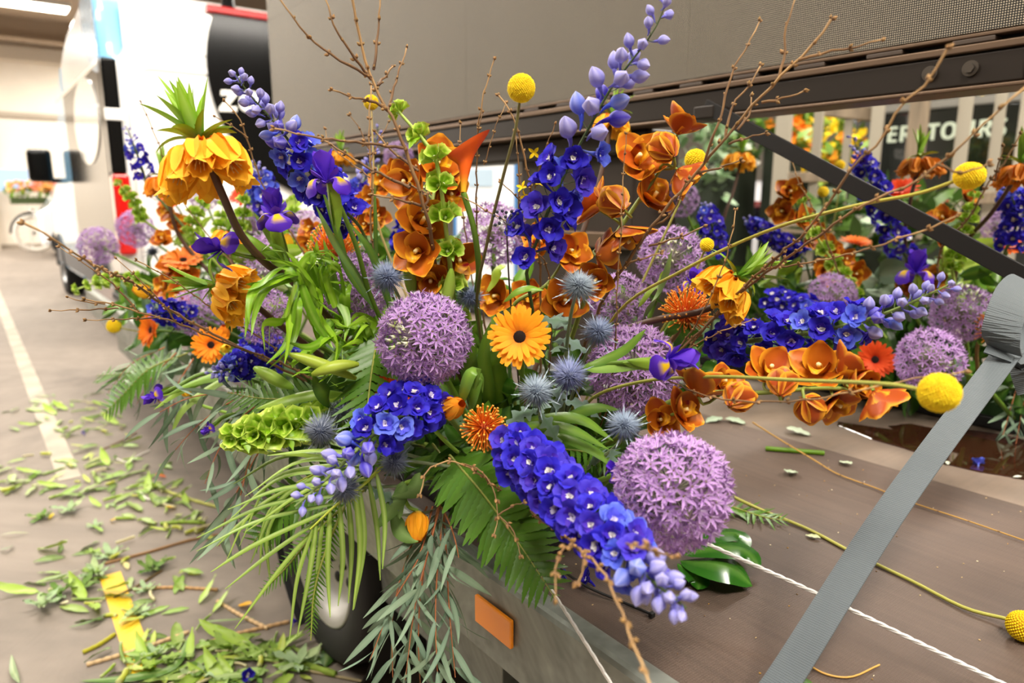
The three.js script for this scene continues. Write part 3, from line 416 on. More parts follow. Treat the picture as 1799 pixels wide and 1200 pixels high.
function delphinium(label, pts, o = {}) {          // pts: [x, y, depth] tip -> last flower
  const W3 = pts.map((p) => at(...p)), cv = new THREE.CatmullRomCurve3(W3, false, 'centripetal'), last = W3[W3.length - 1], B = o.base ?? foot(last), t = thing('delphinium', label, 'flower', B);
  const n = o.n ?? 26, fb = o.buds ?? .35, S = o.size ?? .017, pals = (o.pal ?? ['blue', 'violet', 'deep']), G = new Geo(), sc = mixc(GREEN.stem, C(o.stemC ?? '#4a4f32'), .6), full = o.full ?? true, rest = new Geo();
  const spine = [...cv.getPoints(10), last.clone().lerp(B, .5).add(V(0, .01, 0)), B]; G.tube(curve(spine, 24), (u) => mixv(.0011, .0042, Math.min(1, u * 1.6)) * (o.sr ?? 1), sc, 6);
  const X = V(0, 0, 0);
  for (let k = 0; k < n; k++) {
    const u = Math.pow((k + .3) / n, o.pw ?? .9), p = cv.getPoint(clamp(u, 0, 1)), T = cv.getTangent(clamp(u, .001, .999)).negate(), a = k * 2.39996 + (o.ph ?? 0), X1 = X.clone().crossVectors(T, Math.abs(T.y) > .9 ? V(1, 0, 0) : YAX).normalize(), X2 = X.clone().crossVectors(T, X1);
    const bud = u < fb, g = smooth(0, fb + .25, u), out = X1.multiplyScalar(Math.cos(a)).addScaledVector(X2, Math.sin(a)), pl = S * mixv(.5, o.ped ?? 1.3, g) * rr(.85, 1.2), dir = out.clone().addScaledVector(T, bud ? rr(.5, 1.1) : rr(.05, .45)).normalize();
    if (o.face) { const f = dirV(...o.face); if (out.dot(f) < -.45 && rnd() < .5) continue; if (!bud) dir.addScaledVector(f, .5).normalize(); }
    const c = p.clone().addScaledVector(out, pl * .8).addScaledVector(T, pl * .55), q = quat(dir, rr(0, 6.28)), pk = bud ? (u < fb * .75 ? 'pale' : pick(['pale', 'violet', 'sky'])) : (u < fb + .18 ? pick(['sky', ...pals]) : pick(pals)), pal = DEL[o.mono ?? pk];
    G.tube(curve([p, p.clone().addScaledVector(out, pl * .35).addScaledVector(T, pl * .15), c], 4), .0007, mixc(sc, C('#7f8f6a'), .3), 4, false);
    if (bud) { const z = S * mixv(.42, 1.05, g) * (o.budS ?? 1.15) * rr(.9, 1.12); if (full) place('bud', variant('dbud' + pk, 2, (i) => delBud(pal, i)), MAT.petal, t, c, q, z); else rest.add(delBud(pal, 0), M4(c.sub(B), q, z)); }
    else { const z = S * mixv(.75, 1.08, g) * rr(.9, 1.1);
      if (full) { const f = place('floret', variant('dflo' + (o.mono ?? pk), 3, (i) => delFloret(pal, i)), MAT.petal, t, c, q, z); mesh('white_centre', variant('dbee', 2, (i) => delBee(i === 0)), MAT.petal, f); } else { rest.add(delFloret(pal, 0), M4(c.clone().sub(B), q, z)); rest.add(delBee(1), M4(c.clone().sub(B), q, z)); } }
  }
  partW('stem', G, MAT.stem, t);
  if (rest.i.length) { const r = mesh('flower_spike', rest, MAT.petal, t); r.userData.kind = 'stuff'; }
  return t;
}

// ---- crown imperial (fritillaria)
const bellTepal = (c0, c1) => new Geo().sheet({ L: 1.12, w: (u) => .35 * Math.pow(Math.sin(Math.PI * (.08 + .905 * Math.pow(u, .95))), .8), a0: .75, bend: (u) => -.92 * smooth(0, .5, u) + .62 * smooth(.5, 1, u), cup: .38, nu: 9, nv: 4, c: (u, s) => mixc(mixc(c1, c0, smooth(.0, .35, u)), tint(c0, .82), (Math.abs(Math.sin(s * 8)) < .25 ? .35 : 0) * (1 - u)) });
function fritillaria(label, px, py, d, wp, up, stemPts, o = {}) {      // (px, py) where the bells hang from; wp = width of the crown in pixels; up = axis of the tuft
  const P = at(px, py, d), Wd = wp * d / FPX, S = stemPts.map((p) => at(...p)), B = o.base ?? foot(S[S.length - 1]), t = thing('crown_imperial', label, 'flower', B), ax = dirV(...up), q = quat(ax), L = Wd * (o.L ?? .46);
  const c0 = C(o.c0 ?? '#ffc233'), c1 = C(o.c1 ?? '#f0921e'), key = 'frit' + (o.c0 ?? ''), n = o.n ?? 7;
  const down = o.down ? dirV(...o.down) : V(0, -1, 0);
  for (let k = 0; k < n; k++) {
    const a = k / n * 6.283 + .3, h = V(Math.cos(a), 0, Math.sin(a)).applyQuaternion(q), hang = down.clone().addScaledVector(h, rr(.5, .95)).normalize(), p = P.clone().addScaledVector(h, Wd * .15);
    const bell = mesh('bell_flower', variant('calyx' + key, 1, () => new Geo().lathe([[.0002, -.05], [.07, .0], [.11, .08]], c1, 8)), MAT.petal, t); bell.position.copy(p).sub(B); bell.quaternion.copy(quat(hang, rr(0, 6))); bell.scale.setScalar(L * rr(.92, 1.08));
    for (let j = 0; j < 6; j++) { const m = mesh('tepal', variant(key, 1, () => bellTepal(c0, c1)), MAT.petal, bell); m.rotation.y = j * 1.0472; m.scale.setScalar(j % 2 ? 1 : .94); }
    { const st = new Geo(); for (let j = 0; j < 6; j++) st.tube([V(0, .1, 0), V(Math.cos(j) * .05, .55, Math.sin(j) * .05), V(Math.cos(j) * .09, .95, Math.sin(j) * .09)], .012, C('#f0dc9a'), 3); cache.has('fst') || cache.set('fst', st.build()); mesh('stamens', cache.get('fst'), MAT.petal, bell); }
  }
  const tl = o.tuft ?? Wd * .75;
  for (let k = 0; k < (o.nt ?? 16); k++) { const G = new Geo(), ln = k < (o.nt ?? 16) * .6 ? rr(.02, .5) : rr(.7, 1.35), a = k * 2.4; G.sheet({ L: tl * (ln < .5 ? rr(.75, 1.08) : rr(.5, .75)), w: blade(tl * rr(.055, .1)), a0: ln, a1: ln < .5 ? rr(-.1, .35) : rr(.5, 1.5), fold: .5, nu: 8, nv: 2, twist: rr(-.7, .7), c: (u, s) => mixc(mixc(C('#5f9220'), GREEN.lime, smooth(.0, .8, u)), C('#cfe08a'), s === 0 ? .25 : 0) }); place('crown_leaf', G, MAT.leaf, t, P.clone().addScaledVector(ax, Wd * .02), q.clone().multiply(new THREE.Quaternion().setFromAxisAngle(YAX, a))); }
  partW('stem', new Geo().tube(curve([P.clone().addScaledVector(ax, Wd * .08), P, ...S, ...(o.noFoot ? [] : [S[S.length - 1].clone().lerp(B, .5), B])], 24), (u) => mixv(.0045, .0065, u) * (o.sr ?? 1), (u) => mixc(C(o.stemC ?? '#4f3320'), GREEN.stem, u < .12 ? .6 : 0), 8), MAT.stem, t);
  return t;
}

// ---- iris
function iris(label, px, py, d, sp, dir, stemPts, o = {}) {
  const P = at(px, py, d), S = sp * d / FPX, W3 = stemPts.map((p) => at(...p)), B = o.base ?? foot(W3[W3.length - 1] ?? P), t = thing('iris', label, 'flower', B), ax = dirV(...dir), q = quat(ax, o.spin ?? rr(0, 6)), a = C('#4a1fb2'), b = C('#6e3fd6'), y = C('#f4c81e');
  for (let k = 0; k < 3; k++) {
    const m = q.clone().multiply(new THREE.Quaternion().setFromAxisAngle(YAX, k * 2.0944));
    place('fall_petal', variant('irisfall', 1, () => new Geo().sheet({ L: 1, w: (u) => (.15 + .25 * smooth(.35, .75, u)) * Math.sqrt(Math.max(0, 1 - Math.pow(clamp((u - .72) / .28, 0, 1), 2))) + .004, a0: 1.0, bend: (u) => 1.95 * smooth(.12, .72, u), cup: -.18, ruf: .02, nu: 12, nv: 6, c: (u, s) => mixc(mixc(b, a, smooth(.5, 1, u)), y, (1 - smooth(.35, .5, Math.abs(s))) * smooth(.22, .32, u) * (1 - smooth(.6, .72, u))) })), MAT.petal, t, P, m, S).userData.label = 'drooping petal with yellow blotch';
    place('standard_petal', variant('irisstd', 1, () => new Geo().sheet({ L: .95, w: lance(.3, .6), a0: .2, a1: .25, cup: .3, ruf: .02, nu: 8, nv: 4, c: (u) => mixc(a, b, u) })), MAT.petal, t, P, m.clone().multiply(new THREE.Quaternion().setFromAxisAngle(YAX, 1.05)), S);
    place('style_petal', variant('irissty', 1, () => new Geo().sheet({ L: .6, w: lance(.17, .65), a0: .5, a1: .6, cup: -.4, nu: 6, nv: 2, c: b })), MAT.petal, t, P, m, S);
  }
  place('spathe', new Geo().sheet({ L: S * 1.5, w: lance(S * .2, .4), a0: Math.PI - .08, a1: .1, cup: .9, nu: 8, nv: 4, c: (u) => mixc(GREEN.pale, GREEN.stem, u) }).sheet({ L: S * 1.3, w: lance(S * .2, .4), a0: Math.PI + .08, a1: -.1, cup: .9, nu: 8, nv: 4, c: (u) => mixc(GREEN.pale, GREEN.stem, u) }), MAT.leaf, t, P.clone().addScaledVector(ax, S * .1), q);
  const b1 = P.clone().addScaledVector(ax, -S * .2); stem(t, [b1, ...(W3.length ? W3 : [b1.clone().lerp(B, .5)]), B], .0034, .0042, GREEN.stem);
  return t;
}

// ---- cymbidium orchid
const ORC = { rust: '#ab4015', gold: '#d27e12', edge: '#f6b02c', deep: '#7a260e' };
const orcTepal = (k, open) => { const r = C(ORC.rust), g = C(ORC.gold), e = C(ORC.edge), dp = C(ORC.deep), G = new Geo(), o = { L: 1, w: (u) => .45 * Math.pow(Math.sin(Math.PI * (.05 + .93 * Math.pow(u, .95))), .72), a0: (open ? .95 : .48) + (k % 3) * .08, bend: (u) => open ? .25 * u - .25 * smooth(.5, 1, u) : .5 * u - .6 * smooth(.45, 1, u), cup: open ? .26 : .42, nu: 9, nv: 6 };
  const edge = (u, s) => smooth(.8, 1, Math.max(Math.abs(s), smooth(.9, 1, u)));
  G.sheet({ ...o, c: (u, s) => mixc(mixc(mixc(g, r, (k === 2 ? .75 : .5) + .2 * Math.sin(s * 17)), dp, .35 * (1 - smooth(0, .5, u))), e, edge(u, s)) });
  return G.sheet({ ...o, off: .035, c: (u, s) => mixc(mixc(mixc(r, dp, .45 * (1 - Math.abs(s)) + (k === 2 ? .2 : 0)), g, .12 + .1 * Math.sin(s * 19) + (k === 1 ? .2 : 0)), e, .9 * edge(u, s)) }); };
const orcLip = () => { const G = new Geo(), y = C('#e9a818'), r = C('#8a2010'); G.sheet({ L: .7, w: (u) => .3 * Math.pow(Math.sin(Math.PI * (.12 + .8 * u)), .7), a0: .35, bend: (u) => 1.3 * smooth(.45, 1, u), cup: .75, ruf: .04, rufN: 3, nu: 9, nv: 6, c: (u, s) => mixc(y, r, (Math.abs(s) > .55 && u < .7 ? .75 : 0) + (u > .6 && Math.sin(s * 21) * Math.sin(u * 30) > .2 ? .5 : 0)) }); return G; };
const orcCol = () => new Geo().tube(curve([V(0, .02, 0), V(0, .3, -.06), V(0, .5, .05)], 6), (u) => .085 - .02 * u, (u) => mixc(C('#d89a20'), C('#f6e3a2'), smooth(.7, 1, u)), 7);
function orchidFlower(t, p, dir, S, o = {}) {
  const f = place('flower', variant('orccol', 1, orcCol), MAT.petalThick, t, p, quat(dir, o.spin ?? rr(0, 6)), S);
  for (let j = 0; j < 5; j++) { const m = mesh('tepal', variant(o.closed || j % 5 === 2 ? 'orct' : 'orctO', 4, (i) => orcTepal(i, !o.closed && j % 5 !== 2)), MAT.petalThick, f); m.rotation.set(0, .63 + j * 1.2566 + (j === 4 ? 0 : 0), 0); m.scale.setScalar(rr(.92, 1.05)); if (o.closed) m.scale.set(1.02, 1, .72); }
  const l = mesh('lip', variant('orcl', 1, orcLip), MAT.petalThick, f); l.userData.label = 'yellow lip with red markings'; return f;
}
function orchidSpike(label, pts, flowers, o = {}) {  // flowers: [x, y, depth, dx, dy, dz, size px, closed]
  const W3 = pts.map((p) => at(...p)), B = o.base ?? foot(W3[W3.length - 1]), t = thing('orchid_spray', label, 'flower', B), G = new Geo(), path = new THREE.CatmullRomCurve3([...W3, B], false, 'centripetal'), c = C('#7d8a34');
  G.tube(path.getPoints(26), (u) => mixv(.002, .0045, u), c, 6);
  for (const [x, y, d, dx, dy, dz, sp, cl] of flowers) { const p = at(x, y, d), dir = dirV(dx, dy, dz), S = sp * d / FPX * .74; orchidFlower(t, p.clone().addScaledVector(dir, -S * .25), dir, S, { closed: cl });
    let best = path.getPoint(0), bd = 9; for (let k = 0; k <= 40; k++) { const z = path.getPoint(k / 40), e = z.distanceTo(p); if (e < bd) { bd = e; best = z; } }
    G.tube(curve([p.clone().addScaledVector(dir, -S * .25), p.clone().addScaledVector(dir, -S * .7).lerp(best, .35), best], 6), .0021, c, 5, false); }
  partW('stem', G, MAT.stem, t); return t;
}

// ---- calla
function calla(label, tip, d, base, o = {}) {
  const A = at(tip[0], tip[1], d), Z = at(base[0], base[1], d), L = A.distanceTo(Z), ax = A.clone().sub(Z).normalize(), B = o.base ?? foot(Z), t = thing('calla_lily', label, 'flower', B), q = quat(ax, o.spin ?? 0), c0 = C('#e8641a'), c1 = C('#d23a24'), y = C('#e9b02a');
  place('spathe', new Geo().grid(14, 18, (u, v) => { const a = (v - .5) * 6.9, open = smooth(.25, 1, u), r = L * (.04 + .155 * Math.pow(u, 1.5)) * (1 + .2 * open * Math.cos(a)), lift = L * (u * (.8 + .24 * open * Math.cos(a))), flare = smooth(.6, 1, u) * .12 * L; return [(r + flare) * Math.cos(a) * (v < .5 ? 1 : 1.06), lift, (r + flare) * Math.sin(a) * (v < .5 ? 1 : 1.06), mixc(mixc(y, c0, smooth(.05, .4, u)), c1, .7 * smooth(.45, 1, u) * (.5 + .5 * Math.sin(a * 2 + 1)))]; }), MAT.petalThick, t, Z, q);
  place('spadix', new Geo().tube([V(0, L * .1, 0), V(0, L * .4, 0), V(0, L * .62, 0)], (u) => L * .03 * (1 - u * .4), C('#e0a92a'), 7), MAT.globe, t, Z, q);
  stem(t, [Z, ...(o.pts ?? []).map((p) => at(...p)), B], .0042, .0048, GREEN.stem, 'stem', 8); return t;
}

// ---- bells of Ireland
const bellCup = (k) => { const a = C('#86b01e'), b = C('#d3e66a'), G = new Geo(); G.grid(7, 15, (u, v) => { const an = v * 6.283, r = (.12 + .33 * Math.pow(u, .5) + .09 * smooth(.8, 1, u)) * (1 + .09 * smooth(.5, 1, u) * Math.cos(an * 5 + k)); return [r * Math.cos(an), u * .85 + .05 * u * Math.cos(an * 5), r * Math.sin(an), mixc(a, b, Math.max(smooth(.7, 1, u), Math.abs(Math.sin(an * 5)) < .25 ? .55 : .1 * u))]; }, true); G.blob(V(0, .16, 0), V(.13, .13, .13), C('#d9e0b0'), 4, 6); return G; };
function bellsOfIreland(label, pts, o = {}) {
  const W3 = pts.map((p) => at(...p)), B = o.base ?? foot(W3[W3.length - 1]), t = thing('bells_of_ireland', label, 'flower', B), cv = new THREE.CatmullRomCurve3(W3, false, 'centripetal'), G = new Geo(), S = o.size ?? .016, n = o.whorls ?? 6, rest = new Geo(), full = o.full ?? true;
  G.tube([...cv.getPoints(14), W3[W3.length - 1].clone().lerp(B, .5), B], (u) => mixv(.0022, .0042, u), C('#a9c25a'), 6);
  for (let k = 0; k < n; k++) { const u = n > 1 ? Math.pow(k / (n - 1), .85) : 0, p = cv.getPoint(u), T = cv.getTangent(clamp(u, .01, .99)).negate(), X1 = V(0, 0, 0).crossVectors(T, Math.abs(T.y) > .9 ? V(1, 0, 0) : YAX).normalize(), X2 = V(0, 0, 0).crossVectors(T, X1), m = o.per ?? 5;
    for (let j = 0; j < m; j++) { const a = j / m * 6.283 + k * .7, out = X1.clone().multiplyScalar(Math.cos(a)).addScaledVector(X2, Math.sin(a)), dir = out.clone().addScaledVector(T, rr(.3, .9)), sc = S * mixv(.6, 1.0, smooth(0, .5, u)) * rr(.9, 1.1), c = p.clone().addScaledVector(out, S * .22); if (full) place('bell', variant('bellcup', 3, bellCup), MAT.leaf, t, c, quat(dir, rr(0, 6)), sc); else rest.add(bellCup(j), M4(c.sub(B), quat(dir, rr(0, 6)), sc)); }
    if (full && k % 2) for (let j = 0; j < 2; j++) { const out = X1.clone().multiplyScalar(j ? 1 : -1).addScaledVector(X2, rr(-.5, .5)), q = p.clone().addScaledVector(out, S * 1.1).add(V(0, -S * rr(.2, .8), 0)), Lf = new Geo(); ribbon(Lf, [p, p.clone().lerp(q, .5).add(V(0, S * .3, 0)), q], (u) => S * (.3 * Math.sin(Math.PI * Math.pow(u, .8)) * (1 + .12 * Math.sin(u * 40)) + .02), dirV(0, .8, .6), GREEN.lime, { n: 12 }); partW('leaf', Lf, MAT.leaf, t); } }
  if (rest.i.length) mesh('bell_spike', rest, MAT.leaf, t).userData.kind = 'stuff';
  partW('stem', G, MAT.stem, t); return t;
}

// ---- yellow drumstick (craspedia)
function drumstick(label, px, py, d, rp, stemPts, o = {}) {
  const P = at(px, py, d), R = rp * d / FPX, W3 = stemPts.map((p) => at(...p)), B = o.base ?? (o.noFoot ? W3[W3.length - 1] : foot(W3[W3.length - 1] ?? P)), t = thing('drumstick_flower', label, 'flower', B), G = new Geo(), n = o.n ?? 420, a = C('#fbe010'), b = C('#e2b406');
  G.blob(V(0, 0, 0), R * .93, b, 8, 12);
  for (let k = 0; k < n; k++) { const y = 1 - 2 * (k + .5) / n, an = k * 2.39996, s = Math.sqrt(1 - y * y), v = V(Math.cos(an) * s, y, Math.sin(an) * s), r = R * 1.75 / Math.sqrt(n); G.blob(v.multiplyScalar(R * .93 * (1 + rr(-.02, .03))), r * rr(.85, 1.1), mixc(a, b, rnd() * .55), 3, 5); }
  const S = o.sq ? V(1, o.sq, 1) : 1; place('flower_ball', G, MAT.globe, t, P, null, S);
  const e = W3[0] ?? B, away = P.clone().addScaledVector(e.clone().sub(P).normalize(), R * .85);
  stem(t, [away, ...W3, ...(o.noFoot ? [] : [B])], .0019, .0026, C(o.stemC ?? '#8f8a3c'), 'stem', 6); return t;
}

// ---- pincushion protea
function pincushion(label, px, py, d, rp, dir, o = {}) {
  const P = at(px, py, d), R = rp * d / FPX, B = o.base ?? foot(P), t = thing('pincushion_protea', label, 'flower', B), ax = dirV(...dir), q = quat(ax), G = new Geo(), a = C('#fb9426'), b = C('#d85a14'), n = o.n ?? 150, th = o.th ?? .022, lim = o.open ?? -.25;
  for (let k = 0; k < n; k++) { const y = 1 - (1 - lim) * (k + .5) / n, an = k * 2.4, s = Math.sqrt(1 - y * y), v = V(Math.cos(an) * s, y, Math.sin(an) * s), p0 = v.clone().multiplyScalar(R * .3), p1 = v.clone().multiplyScalar(R * .72).add(V(0, R * .1, 0)), p2 = v.clone().multiplyScalar(R * rr(.9, 1.05)).add(V(rr(-.1, .1) * R, R * (o.curl ?? .08), rr(-.1, .1) * R)); G.tube(curve([p0, p1, p2], 6), R * th, (u) => mixc(b, a, u), 4, false); G.blob(p2, R * th * 1.9, C('#f7b04a'), 3, 5); }
  place('styles', G, MAT.petalThick, t, P, q).userData.kind = 'stuff';
  const cen = new Geo().blob(V(0, R * .02, 0), V(R * .36, R * .34, R * .36), C('#b8532a'), 6, 10); for (let k = 0; k < 40; k++) { const y = 1 - k / 50, an = k * 2.4, s = Math.sqrt(1 - y * y); cen.blob(V(Math.cos(an) * s, y, Math.sin(an) * s).multiplyScalar(R * .36), R * .045, C('#d98a5a'), 3, 4); } place('flower_centre', cen, MAT.globe, t, P, q);
  for (let k = 0; k < 7; k++) { const Lf = new Geo().sheet({ L: R * rr(1.0, 1.4), w: obov(R * .2), a0: rr(1.5, 2.2), a1: -.6, fold: .2, nu: 6, nv: 2, c: GREEN.mid }); place('leaf', Lf, MAT.leafDull, t, P.clone().addScaledVector(ax, -R * .4), q.clone().multiply(new THREE.Quaternion().setFromAxisAngle(YAX, k * 2.4))); }
  stem(t, [P, P.clone().addScaledVector(ax, -R), B], .0045, .005, C('#8a6a3e')); return t;
}

// ---- tulip
function tulip(label, px, py, d, sp, dir, stemPts, o = {}) {
  const P = at(px, py, d), S = sp * d / FPX, W3 = stemPts.map((p) => at(...p)), B = o.base ?? foot(W3[W3.length - 1] ?? P), t = thing('tulip', label, 'flower', B), ax = dirV(...dir), q = quat(ax, o.spin ?? rr(0, 6)), a = C(o.c ?? '#f3a81f'), b = C(o.c1 ?? '#e5791a'), Z = P.clone().addScaledVector(ax, -S * .5), key = 'tul' + (o.c ?? '');
  for (let k = 0; k < 6; k++) place('petal', variant(key, 2, (i) => new Geo().sheet({ L: 1.12, w: (u) => .36 * Math.pow(Math.sin(Math.PI * (.1 + .84 * u)), .7), a0: 1.15, bend: (u) => -1.2 * smooth(0, .45, u) - (.5 + i * .1) * smooth(.6, 1, u), cup: .42, nu: 10, nv: 4, c: (u, s) => mixc(mixc(C('#b9b13a'), a, smooth(0, .25, u)), b, .8 * smooth(.4, 1, 1 - Math.abs(s)) * smooth(.2, .6, u) * .6 + .5 * smooth(.85, 1, u)) })), MAT.petal, t, Z, q.clone().multiply(new THREE.Quaternion().setFromAxisAngle(YAX, k * 1.0472)), V(S * (k % 2 ? 1 : .93), S, S * (k % 2 ? 1 : .93)));
  stem(t, [Z, ...(W3.length ? W3 : [Z.clone().addScaledVector(ax, -S)]), B], .0028, .0036, C('#8fb443')); 
  for (const L of o.leaves ?? []) { const G = new Geo(); ribbon(G, L.map((p) => at(...p)), lance(S * .24, .4), dirV(rr(-.4, .4), .4, 1), (u, s) => mixc(C('#7d9a55'), C('#5f7f3a'), Math.abs(s)), { fold: .45, n: 14, ruf: .25, rufN: 2, twist: rr(-.8, .8) }); partW('leaf', G, MAT.leafDull, t); }
  return t;
}

// ---- budding twig
const TW = { a: C('#8a673f'), b: C('#573c26'), tip: C('#c09a66'), bud: C('#b58850') };
const twigBud = (k) => { const G = new Geo(), a = mixc(TW.bud, C('#9a7a3a'), k * .3); G.lathe([[.18, 0], [.36, .28], [.33, .55], [.16, .85], [.01, 1.05]], (u) => mixc(TW.b, a, u), 6); G.spike(V(.15, .2, 0), V(.42, .75, .05), .12, a, TW.tip, 4); return G; };
const blossom = () => { const G = new Geo(), y = C('#f3cf14'); for (let j = 0; j < 4; j++) G.sheet({ L: 1, w: lance(.22, .5), a0: 1.0, a1: .5, cup: .3, nu: 5, nv: 2, m: new THREE.Matrix4().makeRotationY(j * 1.571), c: y }); G.tube([V(0, 0, 0), V(0, -.4, 0)], .08, GREEN.lime, 5); return G; };
function twig(label, lines, o = {}) {               // lines: arrays of [x, y, depth]; the first is the main stem from its tip to its foot
  const L0 = lines[0].map((p) => at(...p)), B = o.base ?? (o.noFoot ? L0[L0.length - 1] : foot(L0[L0.length - 1])), t = thing('twig', label, 'branch', B), bs = o.bs ?? 1, rest = new Geo();
  lines.forEach((ln, li) => {
    const P = ln.map((p) => at(...p)); if (li === 0 && !o.noFoot) P.push(B);
    for (let k = 1; k < P.length - 1; k++) P[k].add(V(rr(-1, 1), rr(-1, 1), rr(-1, 1)).multiplyScalar(.003));
    const cv = new THREE.CatmullRomCurve3(P, false, 'centripetal'), len = cv.getLength(), n = Math.max(6, Math.min(60, Math.round(len / .012))), pts = cv.getSpacedPoints(n), r0 = (o.r ?? .0032) * (li ? .46 : .8), G = new Geo(), wob = rr(0, 9), step = (o.step ?? .03) * rr(.9, 1.1);
    for (let k = 1; k < n; k++) pts[k].add(V(Math.sin(k * 1.9 + wob), Math.cos(k * 2.3 + wob), Math.sin(k * 1.3)).multiplyScalar(.0009));
    const rad = (u) => r0 * mixv(.45, 1, Math.min(1, u * (li ? 1.1 : 1.6))) * (1 + .22 * Math.max(0, Math.cos(u * len / step * 6.283)) ** 6);
    G.tube(pts, rad, (u) => mixc(mixc(TW.tip, TW.a, smooth(0, .3, u)), TW.b, clamp((.5 + .5 * Math.sin(u * 37 + wob)) * .5 + (o.dark ?? .1) * u, 0, 1)), 6);
    partW(li ? 'side_branch' : 'main_branch', G, MAT.twig, t);
    const vis = li === 0 && !o.noFoot ? len - P[P.length - 1].distanceTo(P[P.length - 2]) * .9 : len;
    for (let s = 0, k = 0; s < vis; s += step, k++) { const u = s / len, p = cv.getPointAt(clamp(u, 0, 1)), T = cv.getTangentAt(clamp(u, .001, .999)).negate(), X1 = V(0, 0, 0).crossVectors(T, Math.abs(T.y) > .9 ? V(1, 0, 0) : YAX).normalize(), X2 = V(0, 0, 0).crossVectors(T, X1), an = k * 1.571 + wob, two = s === 0 ? 3 : (rnd() < .8 ? 2 : 1);
      for (let j = 0; j < two; j++) { const out = X1.clone().multiplyScalar(Math.cos(an + j * 3.14)).addScaledVector(X2, Math.sin(an + j * 3.14)), dir = out.clone().addScaledVector(T, s === 0 ? 2.2 : 1.3).normalize(), q = quat(dir, rr(0, 6)), z = .0056 * bs * rr(.75, 1.25), c = p.clone().addScaledVector(out, rad(u) * .7);
        if (o.full) place('bud', variant('twb', 3, twigBud), MAT.twig, t, c, q, z); else rest.add(twigBud(j), M4(c.sub(B), q, z)); } }
  });
  if (rest.i.length) mesh('buds', rest, MAT.twig, t).userData.kind = 'stuff';
  for (const [x, y, d] of o.blossoms ?? []) place('yellow_blossom', variant('bloss', 1, blossom), MAT.petal, t, at(x, y, d), quat(dirV(rr(-1, 1), rr(-.5, .5), .6), rr(0, 6)), .011);
  return t;
}

// ---- ferns, palm, eucalyptus, plain leaves
const pinna = (k, W = .072) => new Geo().sheet({ L: 1, w: (u) => (W * (1 - Math.pow(u, 2.2)) + .007) * (1 + .16 * Math.sin(u * 44)), a0: 0, bend: (u) => .25 * u * (k ? -1 : 1), fold: .12, nu: 16, nv: 2, c: (u, s) => mixc(mixc(C('#2f5a12'), C('#4a781a'), Math.abs(s)), C('#7a9f38'), s === 0 ? .35 : .12 * k) });
function fern(label, pts, wmax, nrm, o = {}) {      // pts base -> tip
  const W3 = pts.map((p) => p.isVector3 ? p : at(...p)), t = thing('fern_frond', label, 'fern', W3[0]), cv = new THREE.CatmullRomCurve3(W3, false, 'centripetal'), n = o.n ?? 22, N = dirV(...nrm), key = 'pinna' + (o.pw ?? '');
  partW('midrib', new Geo().tube(cv.getPoints(16), (u) => mixv(.0024, .0008, u), C('#8a8f3a'), 5), MAT.stem, t);
  for (let k = 0; k < n; k++) for (const s of [-1, 1]) { const u = mixv(o.u0 ?? .1, .985, k / (n - 1)), p = cv.getPointAt(u), T = cv.getTangentAt(u), S = V(0, 0, 0).crossVectors(T, N).normalize().multiplyScalar(s), dir = S.clone().addScaledVector(T, .35 + .5 * u).addScaledVector(N, rr(-.12, .08)).normalize(), L = wmax * (.25 + .75 * Math.pow(Math.sin(Math.PI * clamp(.22 + .74 * u, 0, 1)), .8)) * (u > .9 ? mixv(1, .35, (u - .9) / .085) : 1) * rr(.93, 1.05);
    const Z = N.clone().addScaledVector(dir, -N.dot(dir)).normalize().negate(), X = V(0, 0, 0).crossVectors(dir, Z); const q = new THREE.Quaternion().setFromRotationMatrix(new THREE.Matrix4().makeBasis(X, dir, Z));
    place('leaflet', variant(key, 2, (i) => pinna(i, o.pw)), MAT[o.mat ?? 'leaf'], t, p, q, L); }
  return t;
}
function palm(label, rib, leaflets, o = {}) {        // leaflets: lists of three [x, y, depth]
  const W3 = rib.map((p) => at(...p)), t = thing('palm_leaf', label, 'leaf', W3[0]);
  partW('midrib', new Geo().tube(curve(W3, 14), (u) => mixv(.0032, .0012, u), C('#b3c03a'), 6), MAT.stem, t);
  for (const l of leaflets) { const G = new Geo(), c = mixc(C('#4a7810'), C('#759a1e'), rnd()); ribbon(G, l.map((p) => at(...p)), (u) => (o.w ?? .0037) * Math.pow(Math.sin(Math.PI * (.1 + .88 * Math.pow(u, .7))), .8) + .0002, dirV(rr(-.4, .4), .8, .7), (u, s) => mixc(c, C('#d5e28c'), s === 0 ? .45 : .05), { n: 12, fold: .5 }); partW('leaflet', G, MAT.leaf, t); }
  return t;
}
const eucLeaf = (k) => { const c = mixc(C('#6f8a72'), C('#8aa284'), k / 3); return new Geo().sheet({ L: 1, w: (u) => .062 * Math.pow(Math.sin(Math.PI * Math.pow(u, .75)), .8) + .002, a0: 0, bend: (u) => (k % 2 ? .5 : -.45) * u, fold: .15, twist: (k - 1.5) * .4, nu: 8, nv: 2, c: (u, s) => mixc(c, C('#b4c2a8'), s === 0 ? .25 : 0) }); };
